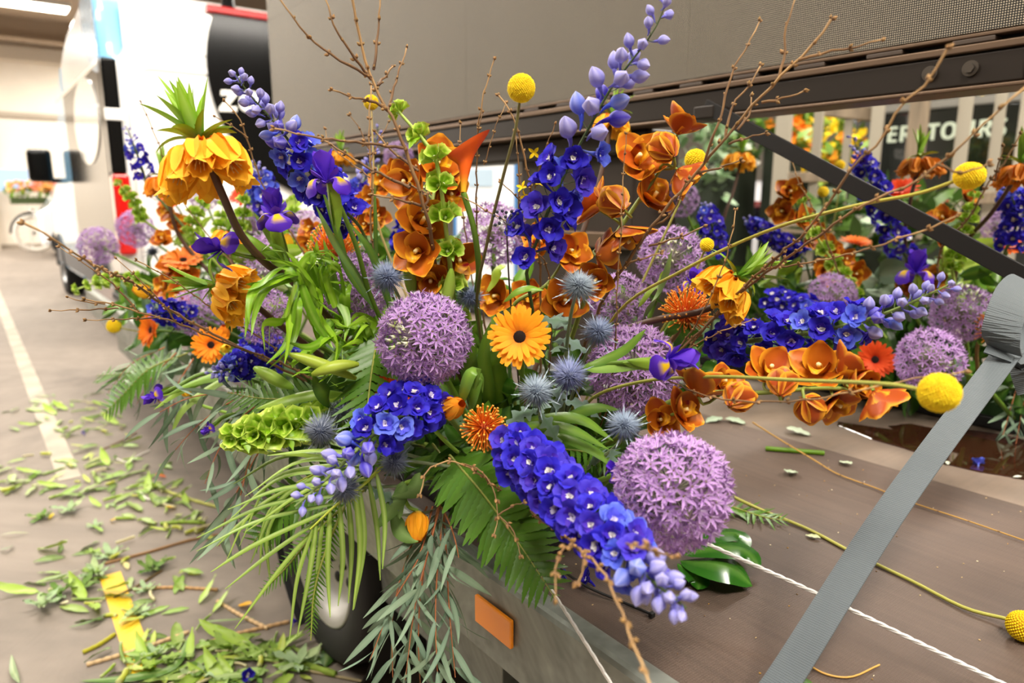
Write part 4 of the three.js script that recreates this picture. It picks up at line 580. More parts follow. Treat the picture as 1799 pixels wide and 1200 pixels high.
function willowEucalyptus(label, stems, o = {}) {    // stems: lists of points from the top down
  const S0 = stems[0].map((p) => at(...p)), t = thing('eucalyptus_branch', label, 'branch', S0[0]);
  for (const sp of stems) { const cv = new THREE.CatmullRomCurve3(sp.map((p) => at(...p)), false, 'centripetal'), len = cv.getLength(), n = Math.round(len / (o.step ?? .011)); partW('twig', new Geo().tube(cv.getPoints(14), (u) => mixv(.0018, .0006, u), C('#b06a40'), 5), MAT.twig, t);
    for (let k = 1; k < n; k++) { const u = k / n, p = cv.getPointAt(u), T = cv.getTangentAt(u), a = k * 2.4 + rr(-.5, .5), X1 = V(0, 0, 0).crossVectors(T, FWD).normalize(), X2 = V(0, 0, 0).crossVectors(T, X1), dir = X1.multiplyScalar(Math.cos(a)).addScaledVector(X2, Math.sin(a) * .7).addScaledVector(T, rr(.5, 1.3)).add(V(0, -.35, 0)).normalize(); place('leaf', variant('euc', 4, eucLeaf), MAT.leafDull, t, p, quat(dir, rr(0, 6.28)), (o.L ?? .075) * rr(.65, 1.2)); } }
  return t;
}
function leafy(name, label, cat, P, dir, n, L, Wd, cols, o = {}) { // a leafy shoot: stem with separate leaves; P = foot, dir = lean
  const t = thing(name, label, cat, P), len = o.len ?? L * 1.6, up = dir.clone().normalize(), top = P.clone().addScaledVector(up, len), cv = new THREE.CatmullRomCurve3([P, P.clone().lerp(top, .5).add(V(0, len * .06, 0)), top]), m = MAT[o.mat ?? 'leaf'], key = name + (o.key ?? '');
  partW('stem', new Geo().tube(cv.getPoints(8), (u) => mixv(.0026, .001, u), mixc(C(cols[0]), C('#6b5a36'), .35), 5), MAT.stem, t);
  const geos = (i) => new Geo().sheet({ L: 1, w: (o.shape ?? lance)(Wd / L, .42), a0: 0, a1: rr(.3, .9), fold: .25, cup: .08, ruf: o.ruf ?? .015, nu: 9, nv: o.nv ?? 4, c: (u, s) => mixc(mixc(C(cols[0]), C(cols[1]), i / 2), C(cols[2] ?? cols[1]), Math.abs(s) < .05 ? .45 : .1 * u) });
  for (let k = 0; k < n; k++) { const u = mixv(.15, 1, (k + .5) / n), a = k * 2.4, X1 = V(0, 0, 0).crossVectors(up, Math.abs(up.y) > .9 ? V(1, 0, 0) : YAX).normalize(), X2 = V(0, 0, 0).crossVectors(up, X1), d = X1.multiplyScalar(Math.cos(a)).addScaledVector(X2, Math.sin(a)).addScaledVector(up, rr(.2, .8)).normalize(); place('leaf', variant(key, 3, geos), m, t, cv.getPointAt(u), quat(d, rr(0, 6.28)), L * rr(.75, 1.15)); }
  return t;
}
function strap(label, pts, wd, c, o = {}) { const W3 = pts.map((p) => p.isVector3 ? p : at(...p)), t = thing('strap_leaf', label, 'leaf', W3[0]), G = new Geo(), col = C(c); ribbon(G, W3, (o.shape ?? blade)(wd), o.n ? dirV(...o.n) : dirV(0, .5, .8), (u, s) => mixc(col, GREEN.pale, s === 0 ? .3 : .12 * u), { n: 14, fold: o.fold ?? .4, twist: o.twist, tw0: o.tw0 }); partW('leaf_blade', G, MAT[o.mat ?? 'leaf'], t); return t; }
// ================================================================ the flowers, where they stand
// wet foam trays along the deck edges that hold every stem
for (const [x0, x1, z0, z1, l] of [[.70, 1.12, -1.62, -.86, 'green wet foam block under the front bouquet'], [.70, .98, -3.3, -1.72, 'green wet foam block along the deck edge behind the bouquet'], [.70, .98, -5.0, -3.4, 'green wet foam block at the far end near the van'], [2.12, 2.5, -1.9, -.35, 'green wet foam block on the far side of the deck'], [2.12, 2.5, -3.7, -1.94, 'green wet foam block behind the mast on the far side']]) {
  const t = thing('foam_tray', l, 'flower foam', V((x0 + x1) / 2, DECK, (z0 + z1) / 2));
  partW('tray', rslab(x0 - .012, x1 + .012, DECK, DECK + .035, z0 - .012, z1 + .012, .006), MBLK, t); partW('foam', rslab(x0, x1, DECK + .01, DECK + .10, z0, z1, .012), std({ color: 0x2c4a22, roughness: .95 }), t);
}
// alliums
allium('sharp lilac allium ball at the centre of the bouquet above the blue buds', 745, 595, 1.0, 84, { full: true, n: 340, hole: [-.4, .12, .9], holeCos: .88 });
allium('large soft-focus lilac allium ball overhanging the brown deck', 1180, 862, .8, 106, { full: true, n: 340, hue: '#b27fc6' });
allium('lilac allium ball half hidden behind the green flower stems left of centre', 625, 505, 1.2, 63, { full: true, n: 250, hue: '#8f5fa8' });
allium('dark lilac allium ball behind the sea hollies and the purple iris', 1115, 650, 1.13, 82, { full: true, n: 290, hue: '#8a559f' });
allium('lilac allium ball tucked under the rust orchids behind the sea holly', 1088, 530, 1.32, 54, { full: true, n: 150, hue: '#8f5da5' });
allium('lilac allium ball showing its pale green heart between the twigs', 1180, 455, 1.38, 60, { full: true, n: 190, hole: [-.2, .15, .95], holeCos: .84 });
allium('lilac allium ball behind the yellow drumstick stem', 868, 412, 1.55, 58, { n: 170, hue: '#8f66a8' });
allium('lilac allium ball behind the drooping lime leaves on the left', 468, 556, 1.32, 52, { full: true, n: 150, hue: '#9468ad' });
allium('shaded lilac allium ball behind the brown crown imperial stem', 465, 455, 1.6, 44, { n: 150, hue: '#8459a0' });
allium('blurred lilac allium ball behind the sideways crown imperial', 350, 548, 1.85, 46, { n: 150 });
allium('leftmost blurred lilac allium ball in front of the van sill', 172, 432, 2.6, 34, { n: 150, hue: '#a06cc0' });
allium('blurred lilac allium ball in front of the red tail lamp', 238, 402, 2.8, 33, { n: 150, hue: '#a06cc0' });
allium('blurred dull purple allium ball behind the long delphinium on the right', 1462, 522, 1.85, 43, { n: 170, hue: '#7d4f92' });
allium('dark purple allium ball beside the grey strap knot', 1690, 550, 1.75, 53, { n: 180, hue: '#6f4388', hole: [-.1, .75, .6], holeCos: .9 });
allium('bright lilac allium ball above the yellow drumstick near the strap', 1633, 632, 1.6, 57, { n: 190, hue: '#a56cbf', hole: [.3, -.2, .9], holeCos: .95 });
allium('small blurred lilac allium ball under the far right crown imperial', 1752, 398, 2.3, 27, { n: 130 });
allium('small blurred lilac allium ball below the big crown imperial', 358, 345, 2.7, 26, { n: 130 });
allium('pale blurred lilac allium ball behind the bells of Ireland', 700, 275, 2.5, 27, { n: 130, hue: '#b48fd0' });
allium('blurred lilac allium ball behind the bare twigs right of the orchids', 1195, 350, 2.2, 33, { n: 130, hue: '#a77cc0' });
// gerberas
gerbera('bright orange gerbera with dark heart facing forward at the centre', 913, 592, .97, 54, [-.08, .1, 1], '#ffab22', '#f27c1c', { n: 28 });
gerbera('blurred orange gerbera with dark heart on the far left edge', 266, 580, 2.0, 30, [-.55, .05, .8], '#ef7f18', '#d8520f');
gerbera('blurred orange gerbera with dark heart beside the blue delphinium tip', 371, 606, 1.55, 32, [.15, .05, 1], '#ff9c1e', '#ef6a14');
gerbera('red-orange gerbera behind the row of orchids', 1537, 632, 1.75, 33, [-.25, .1, .95], '#e2501a', '#c62f0c');
gerbera('blurred orange gerbera seen edge-on under the tall blue spike', 1503, 428, 2.3, 26, [0, .85, .4], '#ee7d1c', '#d9551a');
gerbera('blurred orange gerbera under the crown imperial at the right edge', 1775, 432, 2.0, 26, [-.1, .7, .6], '#ea6f1f', '#cf4a14');
gerbera('blurred red gerbera behind the brace and the blue spike', 1582, 335, 2.3, 30, [-.4, .7, .5], '#e84a14', '#d2300c');
gerbera('blurred pale orange gerbera above the far left flowers', 322, 458, 2.0, 33, [.1, .7, .6], '#f08a34', '#dd5a1c');
gerbera('orange gerbera peeping out behind the fern and blue florets', 690, 690, 1.2, 34, [.2, .2, .9], '#e0591c', '#b8300c');
// pincushions
pincushion('spidery orange pincushion flower under the orange tulip', 850, 752, .93, 40, [.12, .1, 1], { n: 85, open: -.2, th: .034, curl: .2 });
pincushion('upright orange pincushion flower behind the tall green stems', 588, 446, 1.25, 42, [0, .95, .3], { curl: .32, open: -.1 });
pincushion('orange pincushion flower under the right crown imperial', 1205, 553, 1.16, 44, [.1, .6, .75], { curl: .2 });
pincushion('blurred orange pincushion flower left of the strap knot', 1742, 582, 1.72, 33, [.1, .5, .8]);
// tulips
tulip('closed yellow-orange tulip nodding over the trailer rail', 733, 925, 1.05, 58, [.05, -.8, .55], [[718, 890, 1.06], [708, 855, 1.08]], { leaves: [[[712, 850, 1.05], [690, 890, 1.03], [660, 930, 1.02]], [[708, 845, 1.06], [698, 880, 1.04], [702, 912, 1.03]], [[690, 900, 1.07], [706, 935, 1.04], [735, 952, 1.03]], [[738, 830, 1.08], [725, 860, 1.05], [690, 872, 1.03]]] });
tulip('orange tulip beside the blue florets above the spidery orange flower', 797, 716, .98, 58, [.55, .3, .7], [], { c: '#f5a72a', c1: '#ee7a14' });
tulip('orange-yellow tulip behind the calla stem', 818, 455, 1.3, 46, [.1, .9, .4], [], { c: '#ee9a1e', c1: '#d8660f' });
tulip('small orange tulip behind the blurred gerbera on the left', 393, 584, 1.6, 30, [.2, .8, .5], [], { c: '#ef8f22' });
tulip('small yellow tulip bud low on the left among green leaves', 325, 686, 1.4, 27, [-.3, .6, .6], [], { c: '#f2c32a' });
tulip('blurred yellow and orange tulip on the far left', 250, 512, 2.1, 34, [-.8, .3, .4], [], { c: '#f0b81e', c1: '#e0661a' });
tulip('yellow tulip by the blurred gerbera and blue delphinium tip', 396, 612, 1.5, 26, [.5, .2, .8], [], { c: '#f2cf22', c1: '#e8b81a' });
// crown imperials
fritillaria('large yellow-orange crown imperial rising in front of the white van', 355, 256, .9, 165, [-.36, .92, .12], [[392, 345, .92], [425, 415, .98], [470, 465, 1.03], [512, 492, 1.08]], { L: .55, n: 8, nt: 26, down: [.12, -1, .12] });
fritillaria('yellow crown imperial lying sideways with its leaf tuft to the left', 385, 502, 1.1, 118, [-.96, .1, .25], [[440, 530, 1.2], [490, 570, 1.28]], { down: [.8, -.55, .1], L: .55, n: 7, tuft: .075 });
fritillaria('yellow crown imperial with leafy tuft pointing right among the twigs', 1290, 492, 1.05, 108, [.82, .5, .2], [[1250, 540, 1.1], [1140, 565, 1.16], [1060, 600, 1.22]], { down: [-.45, -.8, .2], L: .62, n: 6, tuft: .08 });
fritillaria('small blurred crown imperial under the left end of the brace', 1303, 272, 2.6, 62, [.1, .95, 0], [[1290, 330, 2.6], [1270, 390, 2.6]], { nt: 10 });
fritillaria('blurred crown imperial in front of the dark lettered coach', 1616, 280, 2.0, 78, [.05, .95, 0], [[1600, 350, 2.0], [1590, 420, 2.1]], { nt: 11, c0: '#dc8a2a' });
fritillaria('blurred orange crown imperial at the right edge of the picture', 1795, 292, 1.7, 92, [.05, .95, 0], [[1745, 370, 1.8], [1690, 440, 1.95]], { c0: '#e08a20', nt: 10 });
fritillaria('blurred crown imperial half hidden behind the large one', 288, 312, 1.95, 74, [-.1, .95, 0], [[300, 370, 1.95], [318, 420, 2.0]], { c0: '#ee9422', nt: 10 });
fritillaria('small blurred crown imperial behind the tip of the left iris', 598, 268, 2.2, 52, [0, 1, 0], [[600, 340, 2.2]], { c0: '#f0a828', nt: 10 });
fritillaria('yellow crown imperial hidden behind the left iris and brown stem', 400, 408, 1.6, 58, [.2, .9, 0], [[410, 470, 1.6]], { nt: 9 });
fritillaria('yellow crown imperial behind the top of the rust orchids', 1075, 205, 1.6, 74, [.2, .95, -.1], [[1060, 290, 1.6], [1040, 360, 1.6]], { nt: 9 });
// delphiniums
delphinium('tall blue delphinium with long budded tip before the video screen', [[1170, 4, .82], [1150, 52, .83], [1115, 100, .85], [1080, 145, .87], [1040, 215, .9], [1000, 290, .93], [972, 350, .95], [950, 405, .97], [925, 480, 1.0]], { n: 50, buds: .58, size: .0235, ped: 1.25, budS: 1.5, sr: .62, stemC: '#2c2a26', face: [0, .05, 1], pal: ['blue', 'violet', 'deep'], pw: .85 });
delphinium('tall blue delphinium leaning left in front of the white lettering', [[412, 128, .95], [440, 168, .97], [478, 210, 1.0], [515, 258, 1.04], [550, 310, 1.08], [590, 355, 1.12], [632, 398, 1.16]], { n: 64, buds: .5, size: .0205, budS: 1.4, sr: .7, ped: 1.2, face: [.1, .1, 1], pal: ['deep', 'blue', 'deep'] });
delphinium('thick royal blue delphinium spike hanging towards the viewer over the deck', [[1205, 1068, .64], [1140, 1015, .68], [1070, 945, .74], [1005, 880, .8], [940, 820, .87], [895, 775, .93]], { n: 96, buds: .3, size: .021, budS: 1.6, ped: 1.2, face: [-.05, .35, 1], pal: ['blue', 'blue', 'violet'], pw: .85 });
delphinium('blue delphinium with trailing lilac buds over the palm leaf', [[518, 890, .82], [562, 852, .84], [602, 815, .87], [645, 772, .9], [690, 738, .94], [735, 715, .98], [765, 712, 1.02]], { n: 62, buds: .52, size: .021, budS: 1.35, ped: 1.3, face: [-.1, .1, 1], pal: ['blue', 'deep', 'blue'], pw: .8, stemC: '#6f7a44' });
delphinium('long blue delphinium reaching right over the orchids', [[1668, 500, .84], [1605, 530, .87], [1535, 558, .91], [1450, 580, .96], [1370, 592, 1.02], [1290, 600, 1.1], [1255, 590, 1.14]], { n: 72, buds: .4, size: .0205, budS: 1.35, ped: 1.25, face: [0, .1, 1], pal: ['blue', 'violet', 'blue'], stemC: '#8a9a4a' });
delphinium('blue delphinium spike with pale grey tip above the left fern', [[376, 655, 1.2], [405, 648, 1.24], [440, 632, 1.3], [485, 622, 1.36]], { n: 48, buds: .35, size: .017, ped: 1.1, pal: ['deep', 'sky', 'blue'] });
delphinium('tall blurred blue delphinium spike in front of the wooden posts', [[1498, 240, 1.9], [1520, 300, 1.92], [1545, 350, 1.95], [1570, 410, 2.0], [1605, 475, 2.1]], { n: 60, buds: .18, size: .023, ped: 1.2, full: false, pal: ['blue', 'violet', 'deep'] });
delphinium('slim blurred blue delphinium against the white van door', [[222, 222, 2.2], [240, 268, 2.2], [258, 325, 2.25]], { n: 26, buds: .45, size: .019, full: false, pal: ['violet', 'blue'] });
delphinium('dense violet-blue delphinium behind the left iris', [[665, 222, 1.75], [650, 290, 1.75], [625, 355, 1.75], [605, 420, 1.78]], { n: 56, buds: .55, size: .019, full: false, pal: ['deep', 'violet'] });
delphinium('blurred dark blue delphinium lying behind the right twigs', [[1310, 385, 2.3], [1365, 420, 2.3], [1415, 455, 2.3]], { n: 50, buds: .1, size: .02, full: false, pal: ['deep', 'deep', 'violet'] });
delphinium('blurred blue delphinium head behind the right crown imperial', [[1430, 545, 1.7], [1385, 535, 1.75], [1340, 530, 1.8]], { n: 36, buds: .05, size: .02, full: false, pal: ['deep', 'blue'] });
delphinium('blurred blue delphinium at the right edge under the crown imperial', [[1770, 330, 1.9], [1788, 380, 1.9], [1765, 445, 1.95]], { n: 34, buds: .1, size: .022, full: false, pal: ['deep', 'blue'] });
delphinium('blurred dark blue delphinium low on the far left', [[268, 540, 1.75], [305, 550, 1.75], [345, 556, 1.8]], { n: 30, buds: .1, size: .018, full: false, pal: ['deep'] });
delphinium('pale violet blurred delphinium below the leaning left one', [[448, 285, 1.7], [462, 330, 1.72], [478, 392, 1.75]], { n: 34, buds: .4, size: .02, full: false, pal: ['violet', 'sky'] });
delphinium('blurred violet-blue delphinium behind the bare twigs right of the lilac ball', [[1238, 358, 1.9], [1252, 400, 1.9], [1262, 452, 1.92]], { n: 36, buds: .2, size: .018, full: false, pal: ['deep', 'violet'] });
delphinium('blurred blue delphinium between the orchid spray and the left iris', [[722, 372, 1.9], [712, 410, 1.9], [700, 448, 1.9]], { n: 22, buds: .1, size: .018, full: false, pal: ['deep', 'blue'] });
delphinium('blurred deep blue delphinium among the lime leaves at the lower left', [[420, 600, 1.5], [470, 610, 1.5], [520, 640, 1.5]], { n: 24, buds: .1, size: .017, full: false, pal: ['deep', 'blue'] });
// irises
iris('purple iris with yellow blotch standing before the left delphinium', 575, 322, .97, 64, [-.1, .95, .25], [[592, 352, 1.0], [625, 430, 1.05], [655, 530, 1.12]], { spin: .5 });
iris('purple iris hanging open left of the delphinium', 486, 382, 1.08, 58, [-.1, .9, .35], [[500, 430, 1.18], [520, 500, 1.2]]);
iris('purple iris pointing left against the brown crown imperial stem', 394, 438, 1.0, 58, [-.88, .2, .4], [[430, 442, 1.05], [480, 455, 1.1], [525, 490, 1.15]]);
iris('purple iris with yellow blotch reaching right above the orchids', 1172, 632, .89, 62, [.86, .05, .5], [[1110, 636, .93], [1050, 645, 1.0], [980, 690, 1.1]], { spin: 1.2 });
iris('blurred purple iris on the far side left of the brace', 1608, 482, 1.72, 50, [0, .95, .2], [[1600, 530, 1.75]]);
iris('dark purple iris bud drooping at the lower left', 278, 694, 1.3, 30, [-.85, -.35, .3], [[310, 680, 1.3], [370, 655, 1.33]]);
iris('purple iris peeping out between blue spike and big lilac ball', 1080, 830, .86, 30, [-.35, .6, .6], []);
iris('violet iris under the upright orange pincushion flower', 580, 415, 1.36, 36, [.2, .9, .3], []);
iris('purple iris hidden beside the right crown imperial', 1218, 500, 1.2, 34, [0, .8, .5], []);
iris('small purple iris hanging among the thin grey leaves at the left', 368, 752, 1.2, 18, [-.6, -.5, .5], [[400, 730, 1.22]]);
// orchids
orchidSpike('rust orange orchid spray behind the bells of Ireland', [[770, 250, 1.15], [765, 320, 1.12], [755, 400, 1.1], [770, 490, 1.12]], [[768, 292, 1.14, .1, .35, .9, 88], [716, 322, 1.08, -.5, .05, .8, 78], [788, 338, 1.15, .5, -.3, .7, 66], [742, 388, 1.05, .35, .1, .9, 80], [734, 442, 1.05, -.15, .05, 1, 78], [802, 455, 1.1, .55, -.2, .7, 76], [757, 492, 1.08, 0, -.35, .9, 66]]);
orchidSpike('rust and gold orchid spray right of the tall delphinium', [[1195, 225, 1.08], [1165, 290, 1.06], [1110, 370, 1.06], [1050, 470, 1.1]], [[1195, 222, 1.05, .3, .85, .15, 76], [1175, 268, 1.0, -.35, .55, -.5, 84, 1], [1122, 280, 1.06, -.1, .3, .9, 84], [1200, 308, 1.02, .55, -.5, -.2, 80], [1088, 362, .97, -.3, .45, -.6, 88, 1], [1040, 362, 1.03, -.7, .35, .1, 84], [1145, 345, 1.05, .5, .25, .7, 76], [1100, 412, 1.0, .2, -.85, .1, 84], [1060, 448, 1.02, .7, .1, -.2, 72], [1046, 492, 1.04, -.1, -.2, .9, 62]]);
orchidSpike('long arching rust orchid spray over the deck on the right', [[1550, 690, .84], [1450, 682, .87], [1340, 690, .91], [1250, 690, .96], [1180, 705, 1.02]], [[1232, 682, .92, .35, .75, -.2, 86], [1290, 706, .86, .5, .35, -.45, 84, 1], [1352, 650, .92, .1, .6, .7, 80], [1372, 684, .86, .3, .6, -.5, 80, 1], [1440, 648, .9, -.3, .5, .5, 88], [1487, 652, .88, .75, .45, .1, 84], [1418, 708, .85, .4, -.4, -.4, 82, 1], [1470, 706, .86, .15, -.6, .7, 70], [1545, 700, .8, .55, -.75, .1, 84], [1505, 672, .83, .3, 0, .95, 80, 1], [1270, 672, .97, .2, .4, .8, 60]]);
orchidSpike('two rust orchid flowers above the big soft lilac ball', [[1195, 722, .95], [1150, 735, 1.0]], [[1198, 722, .93, .55, .35, .7, 70], [1160, 738, .96, -.2, .2, .9, 60]]);
orchidSpike('blurred rust orchid spray hanging under the brace', [[1385, 330, 1.95], [1405, 390, 1.95], [1450, 440, 2.0], [1490, 480, 2.05]], [[1388, 340, 1.95, -.3, .3, .8, 46], [1375, 372, 1.95, -.5, .1, .8, 42], [1412, 385, 1.95, .4, .1, .8, 44], [1430, 415, 1.97, .3, -.2, .8, 42], [1455, 435, 2.0, 0, .3, .9, 40], [1482, 455, 2.0, .4, .1, .8, 42], [1500, 480, 2.02, .1, -.3, .9, 42], [1452, 478, 2.0, -.3, 0, .9, 46]]);
orchidSpike('rust orchids half hidden behind the orange gerbera', [[1000, 440, 1.2], [960, 500, 1.2], [900, 540, 1.22]], [[872, 522, 1.2, -.3, .2, .9, 66], [990, 530, 1.14, .2, 0, .95, 70], [1003, 442, 1.18, .1, .2, .9, 60], [950, 425, 1.22, -.2, .1, .9, 60], [930, 520, 1.25, 0, .3, .9, 56]]);
orchidSpike('blurred orange orchid spray behind the twig in the middle left', [[665, 290, 1.6], [660, 340, 1.6], [640, 400, 1.65]], [[672, 322, 1.6, -.2, .2, .9, 46], [690, 300, 1.6, .4, .3, .8, 40], [650, 352, 1.6, -.4, 0, .9, 44], [664, 378, 1.6, .3, -.2, .9, 40], [640, 395, 1.62, 0, .2, .9, 38]]);
orchidSpike('blurred orange orchid spray near the van tail lamp', [[300, 355, 2.3], [310, 400, 2.3]], [[296, 372, 2.3, -.3, .1, .9, 36], [316, 395, 2.3, .3, .1, .9, 34], [286, 420, 2.25, 0, .2, .9, 32]]);
orchidSpike('blurred orange orchid blooms above the far right leaves', [[1660, 380, 2.0], [1655, 430, 2.0]], [[1655, 384, 2.0, -.4, .3, .8, 40], [1700, 345, 2.0, .3, .2, .9, 34], [1655, 420, 2.0, .2, .1, .9, 32]]);
orchidSpike('dark orange orchid blooms behind the far purple iris', [[1640, 490, 2.0], [1625, 520, 2.0]], [[1638, 492, 2.0, .2, .2, .9, 46], [1600, 500, 2.05, -.3, .1, .9, 40]]);
calla('orange-red calla lily curling upwards beside the bells of Ireland', [820, 228], 1.0, [814, 338], { pts: [[832, 400, 1.02], [841, 470, 1.06], [838, 540, 1.12]], spin: -.3 });
// bells of Ireland
bellsOfIreland('lime green bells of Ireland spire in front of the orange orchids', [[700, 196, 1.0], [732, 232, 1.0], [764, 275, 1.0], [775, 330, 1.01], [783, 400, 1.04], [792, 480, 1.08], [800, 560, 1.12]], { whorls: 8, size: .021, per: 6 });
bellsOfIreland('lime green bells of Ireland lying low above the palm leaf', [[405, 768, 1.0], [450, 762, 1.02], [510, 748, 1.05], [590, 735, 1.1]], { whorls: 10, size: .027, per: 6 });
bellsOfIreland('blurred lime bells of Ireland reaching out on the far left', [[135, 508, 2.1], [185, 492, 2.15], [245, 490, 2.2]], { whorls: 7, size: .022, full: false });
bellsOfIreland('blurred lime bells of Ireland over the red tail lamp', [[208, 322, 2.3], [232, 350, 2.3], [250, 385, 2.35]], { whorls: 6, size: .02, full: false });
bellsOfIreland('blurred lime bells of Ireland along the far orchid spray', [[1412, 355, 1.85], [1432, 410, 1.85], [1470, 470, 1.9], [1500, 520, 1.95]], { whorls: 8, size: .023, full: false });
bellsOfIreland('blurred lime bells of Ireland behind the brown crown imperial stem', [[440, 310, 1.8], [432, 350, 1.8], [425, 400, 1.82]], { whorls: 5, size: .022, full: false });
bellsOfIreland('blurred lime bells of Ireland below the large crown imperial', [[372, 338, 2.1], [345, 372, 2.1], [335, 410, 2.1]], { whorls: 5, size: .024, full: false });
bellsOfIreland('blurred lime bells of Ireland under the right edge crown imperial', [[1712, 345, 1.9], [1695, 400, 1.9], [1672, 470, 1.95]], { whorls: 7, size: .024, full: false });
// drumsticks
drumstick('round yellow drumstick flower standing clear against the grey screen', 916, 155, .85, 25, [[906, 225, .87], [884, 310, .92], [855, 430, 1.0], [838, 540, 1.1]], { n: 700, stemC: '#75703a' });
drumstick('flat-topped yellow drumstick flower at the end of a long right stem', 1703, 309, .75, 26, [[1620, 338, .78], [1500, 362, .83], [1350, 405, .93], [1200, 475, 1.03], [1080, 555, 1.12]], { n: 620, sq: .92, stemC: '#a39a35' });
drumstick('large blurred yellow drumstick flower in front of the strap', 1650, 690, .62, 35, [[1570, 676, .65], [1400, 668, .76], [1250, 662, .88], [1120, 672, 1.0], [1040, 700, 1.08]], { n: 500, stemC: '#9a9a3e' });
drumstick('small yellow drumstick flower behind the tall twig before the screen', 652, 180, 1.4, 13, [[656, 280, 1.4], [660, 380, 1.42]], { n: 240, stemC: '#a8935a' });
drumstick('small blurred yellow drumstick flower on the far left below twigs', 200, 573, 2.3, 12, [[230, 580, 2.3]], { n: 160 });
drumstick('yellow drumstick flower behind the right orchid spray', 1222, 281, 1.3, 19, [[1200, 340, 1.3], [1150, 450, 1.33]], { n: 300 });
drumstick('tiny blurred yellow drumstick flower left of the tall blue spike', 1476, 290, 2.4, 8, [[1470, 360, 2.4]], { n: 120 });
drumstick('tiny blurred yellow drumstick flower under the brace', 1446, 337, 2.3, 9, [[1450, 400, 2.3]], { n: 120 });
drumstick('yellow drumstick flower half hidden by the right yellow crown imperial', 1242, 430, 1.2, 12, [[1220, 480, 1.22]], { n: 200 });
{ const q = onY(1797, 1100, DECK + .022), s = (x, y, h = .004) => onY(x, y, DECK + h), P = q, W3 = [s(1770, 1088, .012), s(1700, 1070, .006), s(1600, 1020), s(1500, 972), s(1420, 930), s(1340, 897, .01), s(1290, 874, .03)];
  const t = thing('drumstick_flower', 'yellow drumstick flower lying on the deck at the right edge', 'flower', W3[6]), G = new Geo(), R = .021; G.blob(V(0, 0, 0), R * .93, C('#d69d06'), 8, 12); for (let k = 0; k < 400; k++) { const y = 1 - 2 * (k + .5) / 400, an = k * 2.39996, c = Math.sqrt(1 - y * y); G.blob(V(Math.cos(an) * c, y, Math.sin(an) * c).multiplyScalar(R * .93), R * .08, mixc(C('#fbe010'), C('#e2b406'), rnd() * .5), 3, 5); }
  place('flower_ball', G, MAT.globe, t, P); stem(t, [P, ...W3], .0026, .0032, C('#a9a548'), 'stem', 6, 30); }
// sea hollies
eryngium('blue-grey sea holly above the left of the central lilac ball', 680, 486, 1.05, 36, [-.1, .35, .9], { leaves: 2 });
eryngium('small blue sea holly right of the central lilac ball', 825, 521, 1.1, 28, [.1, .4, .9], { leaves: 2 });
eryngium('pale silvery sea holly above the gerbera on the right', 1017, 502, .95, 38, [.1, .55, .8], { c: '#93a3ae' });
eryngium('blue sea holly right of the orange gerbera', 1052, 582, 1.0, 33, [.1, .3, .95], {});
eryngium('violet-blue sea holly facing forward below the gerbera', 1000, 660, .95, 38, [0, .1, 1], { c: '#7c86b8' });
eryngium('silvery sea holly left of the violet-blue one', 942, 688, .92, 38, [-.1, .45, .9], { c: '#90a2b0' });
eryngium('pale sea holly above the big soft lilac ball', 1097, 747, .88, 36, [0, .55, .85], { c: '#8a9db4' });
eryngium('dark sea holly beside the low bells of Ireland', 563, 757, .98, 36, [-.15, .2, .95], { c: '#5d6678', leaves: 1 });
eryngium('dark sea holly behind the trailing lilac buds over the palm', 605, 858, .96, 33, [0, .2, .95], { c: '#646f88', leaves: 1 });
eryngium('small dark sea holly behind the upright fern', 598, 722, 1.06, 28, [-.2, .4, .9], { c: '#4f586a', leaves: 1 });
eryngium('dark sea holly under the cluster of blue florets', 692, 812, .99, 31, [.05, .1, 1], { c: '#5c6580', leaves: 1 });
eryngium('small blurred dark sea holly on the far left', 268, 442, 2.3, 16, [0, .5, .8], { c: '#4f5468', n: 120, leaves: 0 });

// more blurred blooms along the deck edge between the large crown imperial and the left delphinium
gerbera('blurred red gerbera behind the brown stem near the hanging iris', 428, 348, 2.2, 24, [0, .6, .8], '#e8502a', '#c8321a');
gerbera('blurred orange-red gerbera low before the van door', 300, 352, 2.5, 24, [-.2, .5, .8], '#ee6a2a', '#d84a18');
allium('blurred lilac allium ball between the brown stem and hanging iris', 440, 395, 1.9, 34, { n: 140 });
allium('blurred lilac allium ball behind the hanging iris', 540, 400, 1.95, 32, { n: 140 });
bellsOfIreland('blurred lime bells of Ireland behind the hanging iris', [[520, 350, 2.1], [515, 395, 2.1], [510, 440, 2.1]], { whorls: 6, size: .024, full: false });
bellsOfIreland('blurred lime bells of Ireland left of the brown stem', [[392, 360, 2.3], [388, 400, 2.3], [380, 440, 2.3]], { whorls: 6, size: .026, full: false });
orchidSpike('blurred orange orchid spray below the leaning delphinium', [[548, 395, 1.9], [552, 440, 1.9]], [[545, 400, 1.9, -.2, .2, .9, 36], [562, 420, 1.9, .3, .1, .9, 36], [540, 432, 1.9, 0, -.1, 1, 34]]);
delphinium('blurred violet delphinium behind the brown stem', [[440, 318, 2.0], [452, 352, 2.0], [462, 396, 2.0]], { n: 26, buds: .3, size: .019, full: false, pal: ['violet', 'blue'] });
delphinium('blurred blue delphinium beside the upright pincushion', [[610, 350, 1.8], [600, 385, 1.8], [560, 430, 1.85]], { n: 30, buds: .1, size: .019, full: false, pal: ['deep', 'blue'] });
tulip('blurred yellow tulip behind the lime leaves', 505, 425, 1.8, 30, [.1, .9, .3], [], { c: '#f2c52a' });
orchidSpike('blurred orange flowers above the far left gerbera', [[300, 470, 2.0], [300, 510, 2.0]], [[300, 468, 2.0, -.2, .3, .9, 44], [325, 490, 2.0, .3, .2, .9, 44], [288, 505, 2.0, -.3, 0, .9, 40], [312, 520, 1.95, 0, .1, 1, 42]]);
